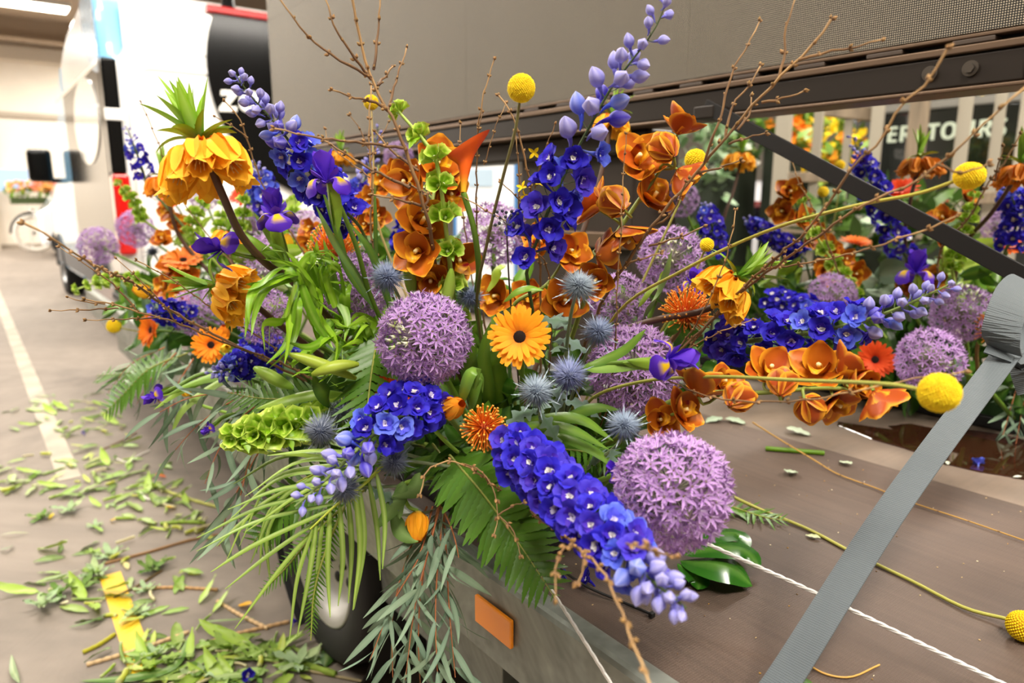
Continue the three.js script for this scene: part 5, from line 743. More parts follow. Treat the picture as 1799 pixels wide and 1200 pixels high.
// ================================================================ budding twigs
twig('tall brown budding twig forking widely before the grey screen', [[[618, -6, .9], [633, 65, .92], [655, 135, .94], [690, 215, .95], [722, 290, .97], [747, 385, 1.0], [768, 490, 1.1], [778, 560, 1.16]],
  [[490, -4, .86], [520, 40, .87], [560, 76, .89], [612, 112, .91], [652, 136, .94]], [[570, -6, .88], [592, 50, .89], [618, 95, .91], [652, 140, .94]], [[668, -6, .95], [664, 60, .95], [656, 122, .945]], [[714, 84, 1.0], [704, 115, .99], [690, 160, .97], [682, 196, .95]], [[583, 158, .87], [622, 175, .9], [655, 182, .93], [683, 196, .95]], [[482, 226, .84], [560, 238, .87], [640, 248, .92], [708, 260, .96]], [[690, 117, 1.0], [676, 142, .97], [664, 150, .945]], [[560, 240, 1.02], [612, 268, 1.0], [655, 302, .99], [720, 330, .98]], [[660, 232, 1.0], [690, 262, .99], [735, 300, .98]], [[722, 325, .99], [752, 345, .99], [742, 372, .995]], [[655, 342, .95], [700, 350, .97], [752, 365, 1.0]]], { full: true, r: .0044, bs: .95, dark: .55 });
twig('pale upright twig standing behind the tall brown twig', [[[652, 150, 1.2], [650, 240, 1.2], [652, 330, 1.22], [660, 440, 1.25]], [[615, 203, 1.2], [632, 228, 1.2], [648, 262, 1.2]], [[682, 215, 1.2], [668, 245, 1.2], [651, 285, 1.2]], [[572, 228, 1.25], [575, 250, 1.25], [650, 312, 1.21]]], { r: .003 });
twig('large pale budding twig sweeping up from the right of the orchids', [[[1460, 34, .79], [1425, 75, .8], [1380, 122, .82], [1330, 182, .85], [1272, 250, .88], [1215, 312, .92], [1150, 392, .96], [1105, 450, 1.0], [1062, 520, 1.06], [1040, 575, 1.12]],
  [[1398, -6, .82], [1385, 40, .82], [1376, 90, .825], [1368, 140, .83]], [[1334, 38, .86], [1312, 85, .86], [1288, 130, .865], [1266, 190, .87], [1248, 240, .88], [1238, 285, .9]], [[1548, 70, .77], [1500, 79, .785], [1445, 94, .8], [1402, 106, .81]], [[1336, 116, .87], [1312, 150, .87], [1288, 192, .875], [1274, 246, .88]], [[1412, 160, .82], [1376, 172, .83], [1338, 180, .845]], [[1344, 234, .87], [1310, 243, .88], [1280, 253, .885]], [[1300, 282, .88], [1262, 295, .9], [1224, 305, .915]], [[1236, 398, .93], [1200, 412, .94], [1140, 432, .975]], [[1160, 445, .96], [1120, 455, .98], [1095, 470, 1.01]], [[1205, 320, .9], [1180, 380, .94], [1150, 395, .96]], [[1320, 170, .88], [1312, 205, .88], [1296, 228, .88]]], { full: true, r: .0036, bs: .95 });
twig('long pale twig crossing the brace towards the upper right', [[[1664, 86, .62], [1622, 148, .64], [1598, 165, .65], [1545, 238, .68], [1505, 295, .71], [1462, 345, .75], [1415, 405, .82], [1350, 470, .92], [1280, 535, 1.02], [1225, 590, 1.1], [1195, 635, 1.15]]], { full: true, r: .0026, bs: .9 });
twig('pale twig running beside the drumstick stem to the right edge', [[[1806, 150, .62], [1752, 198, .63], [1702, 238, .65], [1655, 278, .67], [1600, 318, .7], [1520, 362, .75], [1440, 410, .82], [1370, 460, .9], [1300, 515, 1.0], [1235, 575, 1.1], [1190, 625, 1.15]], [[1735, 288, .66], [1690, 300, .66], [1645, 288, .67]]], { full: true, r: .0026, bs: .95 });
twig('pale twig lying level above the right crown imperial', [[[1680, 380, .7], [1640, 394, .72], [1560, 420, .75], [1480, 445, .82], [1400, 465, .9], [1340, 478, .95], [1270, 545, 1.05], [1200, 610, 1.12]], [[1378, 440, .9], [1362, 458, .92], [1350, 474, .94]]], { full: true, r: .0022, bs: .9 });
twig('bare budding twig fanning out to the left over the floor', [[[150, 526, 1.0], [200, 538, 1.02], [245, 548, 1.05], [310, 568, 1.1], [390, 600, 1.16], [455, 622, 1.2], [510, 642, 1.24]], [[90, 545, 1.0], [145, 546, 1.01], [208, 541, 1.03]], [[105, 434, 1.0], [160, 468, 1.01], [200, 500, 1.03], [240, 546, 1.05]], [[152, 562, 1.0], [205, 565, 1.02], [275, 558, 1.07]], [[205, 455, 1.04], [250, 492, 1.05], [285, 530, 1.07], [310, 568, 1.1]], [[120, 522, 1.0], [148, 530, 1.01], [185, 534, 1.02]]], { full: true, r: .0027, bs: .8, step: .034 });
twig('thin twig running down past the sideways crown imperial', [[[240, 458, 1.02], [300, 490, 1.06], [360, 532, 1.1], [420, 575, 1.15], [480, 612, 1.2], [520, 650, 1.24]]], { full: true, r: .0022, bs: .7, step: .034 });
twig('thick blurred twig reaching to the far left before the bicycle', [[[42, 392, .7], [85, 416, .72], [130, 440, .76], [172, 468, .84], [240, 500, 1.0], [330, 560, 1.18]]], { r: .003, bs: 1 });
twig('upright budding twig between the calla and the yellow drumstick', [[[868, 105, 1.05], [855, 150, 1.06], [844, 210, 1.08], [838, 280, 1.12], [835, 370, 1.18], [838, 460, 1.25]], [[848, 198, 1.07], [840, 232, 1.08], [836, 258, 1.1]], [[888, 182, 1.1], [872, 220, 1.1], [850, 290, 1.12]]], { full: true, r: .0024, bs: .85, step: .024 });
twig('thick brown twig crossing behind the yellow drumstick stem', [[[876, 168, 1.0], [900, 205, 1.0], [918, 255, 1.02], [932, 310, 1.05], [940, 365, 1.1], [945, 440, 1.16]], [[975, 218, 1.0], [960, 255, 1.02], [950, 285, 1.03], [940, 330, 1.06]], [[905, 232, 1.05], [908, 300, 1.07], [912, 370, 1.1]], [[880, 320, 1.02], [915, 352, 1.05], [942, 378, 1.1]]], { full: true, r: .0031, bs: .85, blossoms: [[939, 268, 1.0], [918, 330, 1.04], [944, 322, 1.05], [924, 345, 1.05]] });
twig('short pale twig tip behind the calla lily', [[[809, 218, 1.2], [808, 260, 1.2], [810, 330, 1.22]]], { r: .002 });
twig('slender twig drooping across from the calla to the blue delphinium', [[[812, 345, 1.0], [850, 370, 1.0], [900, 400, 1.02], [935, 435, 1.06], [960, 480, 1.14]]], { full: true, r: .0021, bs: .7, step: .04 });
twig('thin straight twig rising through the right orchids', [[[1100, 236, .93], [1096, 320, .94], [1089, 400, .95], [1085, 490, .97], [1082, 600, 1.02], [1070, 680, 1.1]]], { full: true, r: .0016, bs: .75, step: .026 });
twig('thin twig standing among the lilac balls right of centre', [[[1292, 370, .95], [1284, 420, .95], [1270, 470, .97], [1240, 540, 1.0], [1200, 600, 1.06], [1150, 650, 1.12]]], { full: true, r: .0018, bs: .85, step: .026 });
twig('knobbly brown twig curling below the spidery orange flower', [[[738, 868, .86], [746, 828, .87], [790, 812, .89], [838, 826, .92], [870, 858, .97], [900, 870, 1.05]], [[868, 938, .83], [876, 908, .84], [872, 880, .85], [848, 835, .87], [815, 815, .9]], [[920, 882, .83], [898, 890, .84], [876, 905, .84]], [[914, 975, .82], [898, 935, .83], [878, 908, .84]]], { full: true, r: .0022, bs: .95, step: .02, noFoot: false });
twig('close soft-focus twig hanging over the front rail', [[[1150, 1230, .5], [1112, 1135, .54], [1082, 1065, .58], [1062, 1005, .62], [1020, 965, .7], [985, 930, .8], [940, 900, .92]], [[976, 1052, .6], [974, 1010, .61], [984, 970, .63], [1010, 950, .68]], [[1140, 960, .56], [1185, 980, .56], [1100, 955, .6]], [[1016, 1022, .62], [1022, 990, .63], [1030, 968, .66]]], { full: true, r: .0025, bs: 1.05, step: .024, noFoot: false });
twig('thin golden twig lying across the long orchid spray', [[[1695, 653, .68], [1610, 664, .7], [1512, 682, .72], [1445, 697, .75], [1340, 705, .8], [1250, 698, .86], [1180, 672, .95], [1120, 640, 1.05]]], { full: true, r: .0019, bs: .9, step: .035 });
twig('golden twig pointing at the blue florets under the crown imperial', [[[1322, 562, .9], [1280, 578, .93], [1230, 600, .98], [1180, 640, 1.05]]], { full: true, r: .0018, bs: .8 });
twig('blurred thin twig against the white van door', [[[248, 180, 1.4], [268, 225, 1.4], [285, 262, 1.42], [305, 330, 1.5]]], { r: .0018, bs: .7 });
twig('blurred twig behind the large crown imperial', [[[395, 178, 1.2], [420, 205, 1.2], [440, 260, 1.25], [470, 340, 1.3]], [[378, 205, 1.2], [410, 222, 1.2], [432, 240, 1.22]]], { r: .0026 });
twig('blurred dark twig at the right edge by the coach', [[[1792, 236, 1.6], [1770, 280, 1.62], [1740, 320, 1.65], [1705, 380, 1.75], [1650, 450, 1.9]], [[1762, 258, 1.6], [1752, 300, 1.62], [1748, 318, 1.64]]], { r: .004, bs: 1.4 });
twig('blurred twig hanging beside the blurred orchid spray', [[[1392, 285, 1.6], [1405, 320, 1.6], [1425, 360, 1.65], [1450, 420, 1.8]]], { r: .003 });
{ const s = (x, y, h = .005) => { const p = onY(x, y, DECK + h); return p; }; const pts = [s(1815, 955), s(1700, 915), s(1600, 882), s(1540, 858), s(1470, 832), s(1430, 808, .012), s(1370, 772, .03), s(1322, 742, .07)];
  const t = thing('twig', 'long thin golden twig lying across the brown deck', 'branch', pts[7]); stem(t, pts, .0014, .0019, C('#b58a3c'), 'main_branch', 6, 34); for (let k = 0; k < 12; k++) { const p = new THREE.CatmullRomCurve3(pts).getPointAt(k / 12); place('bud', variant('twb', 3, twigBud), MAT.twig, t, p, quat(V(-.6, .3, -.3).add(V(rr(-.4, .4), 0, rr(-.4, .4)))), .005); } }

// ================================================================ leaves and greenery
// curling lime leaves of the leafy stem at the left of the central ball
{ const P0 = at(512, 478, 1.05), P1 = at(585, 590, 1.12), P2 = at(660, 640, 1.2), t = thing('lime_foliage', 'mass of curling lime green strap leaves under the brown stem', 'foliage', P2);
  stem(t, [P0, P1, P2], .006, .008, GREEN.lime); const cv = new THREE.CatmullRomCurve3([P0, P1, P2]);
  const L = (pts, w, tw = rr(-1.2, 1.2)) => { const G = new Geo(), c = mixc(C('#5d9010'), C('#93be1c'), rnd()); ribbon(G, pts.map((p) => at(...p)), (u) => w * Math.min(1, .45 + u * 2.2) * Math.pow(1 - u, .75) + .0003, dirV(rr(-.4, .2), .5, .8), (u, s) => mixc(c, C('#c4dc6a'), s === 0 ? .3 : .05), { n: 16, nv: 4, fold: .18, twist: tw, tw0: rr(-.4, .4), ruf: .16, rufN: 2 }); partW('leaf', G, MAT.leaf, t); };
  for (const l of [[[520, 480], [475, 490], [440, 520], [438, 570]], [[515, 490], [470, 505], [448, 550], [442, 590]], [[520, 495], [512, 560], [505, 610], [470, 650]], [[518, 500], [500, 560], [462, 570], [465, 618]], [[522, 490], [495, 470], [450, 505], [425, 508]], [[530, 500], [545, 545], [570, 590], [585, 612]], [[535, 495], [560, 520], [565, 570], [600, 615]], [[540, 520], [530, 470], [545, 450], [580, 455]], [[560, 520], [545, 475], [550, 448], [575, 445]], [[575, 530], [560, 480], [570, 458], [552, 440]], [[590, 540], [575, 490], [580, 470], [600, 480]], [[600, 550], [600, 500], [590, 465], [565, 455]], [[610, 560], [605, 520], [612, 500], [580, 495]], [[560, 540], [540, 500], [520, 470], [465, 445]], [[530, 470], [500, 440], [475, 430], [460, 440]], [[580, 560], [575, 590], [540, 610], [500, 600]], [[600, 580], [560, 600], [530, 630], [505, 640]], [[620, 590], [600, 560], [580, 545], [560, 530]], [[640, 610], [650, 570], [640, 560], [610, 575]], [[640, 620], [620, 580], [600, 570], [580, 560]], [[650, 640], [655, 600], [645, 570], [620, 600]], [[630, 640], [600, 640], [570, 650], [540, 660]], [[640, 650], [640, 620], [630, 600], [600, 610]], [[600, 600], [585, 630], [560, 650], [520, 655]], [[555, 500], [590, 520], [610, 560], [605, 600]], [[540, 510], [560, 560], [590, 600], [588, 640]], [[520, 510], [510, 540], [508, 580], [500, 640]], [[545, 480], [550, 460], [556, 446], [548, 432]], [[570, 490], [585, 470], [590, 455], [578, 440]], [[610, 600], [630, 570], [640, 590], [645, 600]], [[650, 655], [625, 660], [600, 680], [580, 670]], [[640, 640], [610, 655], [590, 650], [560, 672]]]) { const n = l.length; L(l.map(([x, y], k) => [x, y, 1.02 + (x - 500) / 1300 - .05 * k / n + rr(-.012, .012)]), rr(.0075, .012), rr(-1.3, 1.3)); L(l.map(([x, y], k) => [x + rr(-14, 14), y + rr(-14, 14), 1.04 + (x - 500) / 1300 - .05 * k / n + rr(-.015, .015)]), rr(.0055, .0095), rr(-1.5, 1.5)); } }
// lily buds and broad leaves round the central balls
const budLeaf = (label, pts, w, c = '#8fb43a', o = {}) => { const W3 = pts.map((p) => at(...p)), t = thing('closed_bud', label, 'flower bud', W3[0]); partW('bud_body', new Geo().tube(curve(W3, 10), (u) => w * Math.pow(Math.sin(Math.PI * (.06 + .9 * u)), .7) + .0005, (u) => mixc(C(c), C('#c9d66a'), .3 * Math.sin(u * 3)), 8), MAT.leaf, t); return t; };
budLeaf('plump green bud standing right of the rust orchids', [[775, 570, 1.1], [783, 535, 1.07], [790, 500, 1.06], [793, 472, 1.05]], .0092);
budLeaf('plump green bud standing left of the rust orchids', [[728, 530, 1.1], [722, 500, 1.08], [718, 475, 1.07], [714, 455, 1.07]], .009);
budLeaf('yellow-green bud lying under the lime leaves', [[625, 665, 1.04], [580, 646, 1.02], [540, 632, 1.01], [508, 622, 1.0]], .0085, '#98ac2c');
budLeaf('second yellow-green bud lying under the lime leaves', [[630, 640, 1.02], [600, 642, 1.01], [575, 648, 1.0], [548, 658, 1.0]], .009, '#9cb030');
budLeaf('green bud end sticking out beside the grey-blue delphinium tip', [[515, 682, 1.08], [490, 670, 1.07], [466, 656, 1.06], [446, 646, 1.06]], .0095, '#7da23a');
const G1 = '#3f6a1c', G2 = '#567f28', G3 = '#6f9440';
for (const [l, p, w, c, o] of [
  ['broad dark leaf right of the central lilac ball', [[850, 760, 1.22], [835, 690, 1.12], [825, 640, 1.07], [835, 600, 1.05]], .014, G1],
  ['second broad leaf right of the central lilac ball', [[870, 760, 1.25], [858, 680, 1.15], [850, 620, 1.1], [862, 565, 1.08]], .012, G2],
  ['dark leaf behind the gerbera stem', [[890, 760, 1.25], [880, 700, 1.2], [870, 640, 1.15], [880, 600, 1.12]], .022, G1],
  ['curled green leaf in front of the central lilac ball', [[800, 730, 1.02], [812, 690, .98], [826, 655, .97], [838, 648, .98], [832, 690, 1.0]], .0085, '#66903a', { fold: .45 }],
  ['second curled green leaf beside the orange tulip', [[815, 740, 1.05], [828, 700, 1.0], [842, 660, 1.0], [848, 690, 1.01]], .008, '#557f30', { fold: .45 }],
  ['long green leaf crossing under the sea hollies', [[860, 760, 1.12], [930, 748, 1.04], [1000, 752, 1.0], [1070, 790, .96]], .010, '#46702a', {}],
  ['second long green leaf crossing under the sea hollies', [[880, 750, 1.14], [950, 735, 1.06], [1020, 735, 1.02], [1078, 775, .98]], .010, '#4f7a28', {}],
  ['third long leaf ending behind the big soft lilac ball', [[900, 770, 1.1], [980, 765, 1.03], [1050, 795, .98], [1090, 830, .95]], .008, '#557f30'],
  ['broad leaf between the sea holly and pale sea holly', [[960, 745, 1.12], [1010, 725, 1.06], [1050, 715, 1.04], [1088, 720, 1.02]], .010, '#4a7530'],
  ['straight iris leaf left of the tall twig', [[655, 540, 1.14], [610, 470, 1.1], [590, 400, 1.06], [565, 330, 1.02]], .006, '#5f8a3c'],
  ['grey-green iris leaf rising over the pincushion', [[670, 560, 1.14], [625, 480, 1.08], [585, 420, 1.04], [555, 362, 1.02]], .0062, '#6f9a5a'],
  ['upright iris leaf behind the blue sea holly', [[690, 560, 1.2], [668, 480, 1.15], [645, 430, 1.12], [614, 392, 1.1]], .0066, '#4f7f3c'],
  ['thin upright leaf before the screen left of the twig', [[662, 520, 1.22], [660, 440, 1.18], [659, 380, 1.15], [658, 322, 1.13]], .0035, '#4f7a3a'],
  ['short iris leaf beside the pincushion', [[600, 560, 1.12], [590, 510, 1.1], [578, 460, 1.08], [568, 420, 1.07]], .006, '#6f9a3a'],
  ['green leaf pointing right to the purple iris', [[1020, 645, 1.02], [1060, 630, .98], [1100, 610, .95], [1135, 578, .93]], .009, '#5c8a34'],
  ['flat leaf under the purple iris', [[1030, 650, 1.0], [1090, 640, .95], [1140, 634, .92], [1165, 632, .91]], .010, '#7fa84a'],
  ['grey-green leaf tip between the lilac balls at right', [[1130, 560, 1.2], [1150, 520, 1.12], [1170, 480, 1.08], [1180, 440, 1.06]], .006, '#7d9c6a'],
  ['bright leaf between the lilac balls at right', [[1120, 540, 1.22], [1140, 510, 1.18], [1160, 490, 1.15], [1172, 470, 1.14]], .008, '#9ab83c'],
  ['yellow-green leaf behind the calla stem', [[850, 520, 1.22], [862, 495, 1.18], [878, 470, 1.16], [888, 468, 1.15]], .010, '#a9c23a'],
  ['thin leaf over the rust petals left of the gerbera', [[885, 530, 1.0], [905, 512, .98], [930, 505, .97], [955, 510, .97]], .006, '#6d9a34'],
  ['iris leaf beside the left hanging iris', [[520, 490, 1.15], [490, 440, 1.12], [465, 400, 1.1], [445, 372, 1.09]], .006, '#7aa04a'],
  ['broad iris leaf under the brown stem', [[520, 500, 1.12], [480, 450, 1.1], [450, 425, 1.08], [420, 405, 1.07]], .008, '#6f9a34'],
  ['pale leaf curving over the left fern', [[640, 700, 1.12], [560, 690, 1.08], [490, 705, 1.06], [450, 718, 1.06]], .009, '#93b04e', { fold: .6 }],
  ['second pale leaf lying over the left fern', [[640, 720, 1.14], [590, 728, 1.1], [540, 745, 1.08], [500, 750, 1.06]], .012, '#86a84a'],
  ['dark rounded leaf below the yellow buds', [[585, 715, 1.08], [572, 695, 1.05], [560, 676, 1.04], [550, 660, 1.04]], .012, '#2f5c1c'],
  ['pale strap leaf drooping left of the fern', [[430, 650, 1.3], [370, 680, 1.28], [320, 720, 1.26], [300, 765, 1.25]], .008, '#9ab860'],
  ['second pale strap leaf drooping left of the fern', [[440, 640, 1.32], [360, 665, 1.3], [310, 690, 1.29], [270, 720, 1.28]], .008, '#8fb04e'],
  ['third strap leaf pointing to the dark iris bud', [[450, 650, 1.3], [400, 660, 1.3], [340, 672, 1.29], [290, 696, 1.29]], .007, '#7fa84a'],
  ['long thin leaf across the palm at the left', [[640, 830, 1.0], [540, 800, 1.02], [470, 795, 1.05], [395, 785, 1.1]], .003, '#8fa84a'],
  ['broad leaf drooping under the blue buds', [[760, 800, 1.12], [720, 815, 1.08], [690, 822, 1.05], [655, 815, 1.02]], .010, '#4f7a34'],
]) strap(l, p, w, c, { shape: lance, ...(o ?? {}) });
// ferns
fern('upright fern frond below the lime leaves left of the lilac ball', [[668, 575, 1.14], [655, 640, 1.06], [645, 720, 1.02], [638, 795, 1.0]], .066, [-.15, .25, .95], { n: 16 });
fern('large dark fern frond hanging over the galvanised rail', [[790, 800, 1.1], [850, 870, 1.0], [915, 960, .94], [975, 1050, .9]], .072, [-.25, .55, .8], { n: 24, pw: .115 });
fern('fern frond behind the pale leaves at the left', [[600, 690, 1.2], [530, 700, 1.18], [460, 700, 1.18], [400, 690, 1.2]], .05, [0, .6, .8], { n: 20 });
fern('second fern frond in shade under the pale leaves', [[620, 720, 1.2], [540, 730, 1.2], [470, 728, 1.2], [390, 740, 1.22]], .055, [.1, .7, .7], { n: 20 });
fern('narrow toothed fern frond hanging in front of the wheel', [[605, 890, 1.02], [575, 960, 1.0], [552, 1040, .98], [546, 1125, .97]], .022, [-.3, .1, .95], { n: 30 });
fern('second narrow fern frond slanting towards the floor', [[640, 860, 1.04], [560, 930, 1.02], [500, 1000, 1.02], [450, 1050, 1.03]], .024, [-.2, .5, .8], { n: 28 });
fern('dark spotted fern frond behind the palm leaf', [[640, 840, 1.1], [560, 860, 1.1], [490, 900, 1.1], [440, 960, 1.12]], .06, [0, .4, .9], { n: 18 });
fern('fern frond at the front of the foam under the blue spike', [[760, 780, 1.2], [800, 830, 1.12], [850, 900, 1.08], [900, 960, 1.06]], .06, [-.1, .5, .8], { n: 20 });
fern('fern frond under the long green leaves by the big soft ball', [[900, 800, 1.15], [980, 790, 1.08], [1050, 800, 1.03], [1100, 830, 1.0]], .045, [0, .7, .7], { n: 18 });
{ const s = (x, y, h = .01) => onY(x, y, DECK + h); fern('small fern tip lying on the deck beside the big soft ball', [s(1255, 880, .03), s(1300, 895), s(1340, 908), s(1384, 915)], .045, [0, 1, .4], { n: 12 }); }
fern('blurred fern frond trailing over the edge at the left', [[330, 620, 1.8], [280, 640, 1.85], [230, 655, 1.9], [170, 660, 2.0]], .07, [0, .7, .7], { n: 16 });
fern('blurred fern frond hanging down at the left', [[300, 630, 1.75], [260, 650, 1.75], [220, 690, 1.78], [180, 730, 1.8]], .06, [0, .5, .9], { n: 16 });
// palm leaf
palm('yellow-green palm leaf fanning down over the wheel', [[690, 800, 1.04], [640, 850, .99], [590, 888, .97], [545, 930, .96]], [
  [[655, 800], [560, 790], [470, 800]], [[652, 818], [530, 808], [430, 872]], [[640, 832], [500, 835], [395, 920]], [[625, 850], [500, 856], [400, 895]], [[612, 868], [470, 886], [345, 945]], [[596, 882], [450, 915], [345, 968]], [[585, 892], [440, 960], [370, 1005]], [[575, 902], [470, 975], [395, 1035]], [[560, 918], [490, 1000], [412, 1105]], [[548, 930], [522, 1010], [508, 1125]], [[556, 920], [545, 1000], [522, 1118]], [[566, 908], [556, 1000], [548, 1098]], [[580, 896], [576, 990], [580, 1085]], [[596, 884], [602, 980], [594, 1065]], [[612, 874], [618, 960], [612, 1060]], [[624, 864], [632, 960], [620, 1072]], [[632, 858], [640, 950], [622, 1070]], [[648, 846], [662, 930], [668, 1020]], [[662, 832], [676, 910], [672, 1000]], [[670, 812], [580, 775], [500, 770]], [[680, 806], [600, 830], [500, 880]], [[645, 842], [560, 850], [430, 935]]].map((l, k) => l.map(([x, y], i) => [x, y, .985 - .012 * i + (k % 3) * .008])));
palm('second palm leaf of pale blades hanging behind the first', [[640, 800, 1.1], [560, 830, 1.1], [480, 870, 1.12]], [[[620, 805], [500, 800], [410, 850]], [[600, 812], [480, 840], [420, 960]], [[580, 822], [490, 880], [440, 990]], [[560, 830], [470, 900], [455, 1010]], [[540, 840], [440, 900], [395, 990]], [[520, 850], [470, 930], [475, 1030]], [[500, 860], [420, 920], [380, 960]]].map((l) => l.map(([x, y], i) => [x, y, 1.09 - .01 * i])), { w: .004 });
// willow-leaved eucalyptus
willowEucalyptus('grey-green willow-leaved eucalyptus hanging down the trailer side', [[[775, 880, 1.12], [755, 960, 1.03], [730, 1060, 1.0], [712, 1195, .98]], [[760, 890, 1.1], [735, 980, 1.04], [690, 1060, 1.02], [650, 1160, 1.0]], [[780, 900, 1.12], [770, 980, 1.03], [765, 1080, 1.0], [770, 1215, .97]], [[780, 900, 1.12], [785, 990, 1.03], [790, 1080, 1.0], [800, 1190, .98]], [[770, 890, 1.12], [745, 1000, 1.05], [735, 1110, 1.03], [740, 1230, 1.0]], [[750, 890, 1.12], [715, 980, 1.07], [690, 1080, 1.06], [690, 1190, 1.05]]], { L: .078, step: .0135 });
willowEucalyptus('willow-leaved eucalyptus trailing at the left above the floor', [[[500, 700, 1.2], [440, 720, 1.2], [390, 780, 1.2], [360, 850, 1.22]], [[490, 690, 1.22], [420, 700, 1.22], [350, 745, 1.24], [300, 800, 1.26]], [[500, 710, 1.2], [450, 780, 1.2], [425, 860, 1.2], [410, 940, 1.22]], [[480, 690, 1.24], [400, 690, 1.24], [330, 700, 1.26], [270, 730, 1.28]], [[500, 720, 1.2], [440, 820, 1.22], [400, 900, 1.25], [385, 960, 1.28]]], { L: .085, step: .016 });
willowEucalyptus('willow-leaved eucalyptus reaching over the rail beside the reflector', [[[775, 890, 1.1], [790, 920, 1.04], [800, 950, 1.0], [806, 980, .99]]], { L: .06, step: .02 });
willowEucalyptus('blurred willow-leaved eucalyptus by the far flowers at the left', [[[310, 620, 1.8], [270, 660, 1.8], [240, 710, 1.82]], [[290, 610, 1.9], [230, 640, 1.9], [190, 690, 1.92]], [[340, 630, 1.7], [310, 680, 1.7], [290, 740, 1.72]]], { L: .08, step: .016 });
willowEucalyptus('pale eucalyptus sprig hanging beside the strap at the right', [[[1800, 640, 1.92], [1782, 695, 1.84], [1762, 765, 1.78]], [[1815, 650, 1.9], [1797, 715, 1.82], [1785, 780, 1.77]]], { L: .08, step: .016 });
// monstera leaf on the deck
{ const s = (x, y, h) => onY(x, y, DECK + h), t = thing('monstera_leaf', 'glossy dark green split leaf lying on the deck under the big soft ball', 'leaf', s(1200, 985, .02)), N = V(0, 1, 0);
  const lobe = (pts, w) => { const G = new Geo(); ribbon(G, pts, lance(w, .5), N, (u, k) => mixc(C('#2f6a1a'), C('#7fae4a'), k === 0 ? .4 : 0), { n: 14, nv: 4, fold: .12 }); partW('leaf_lobe', G, MAT.leafGloss, t); };
  lobe([s(1195, 985, .02), s(1250, 990, .035), s(1290, 1000, .03), s(1322, 1030, .008)], .045); lobe([s(1200, 975, .03), s(1260, 962, .045), s(1310, 968, .04), s(1336, 1000, .02)], .032); lobe([s(1215, 960, .03), s(1260, 940, .045), s(1296, 938, .04), s(1318, 962, .03)], .024); lobe([s(1190, 990, .02), s(1215, 1005, .02), s(1228, 1020, .012), s(1226, 1036, .006)], .02); }
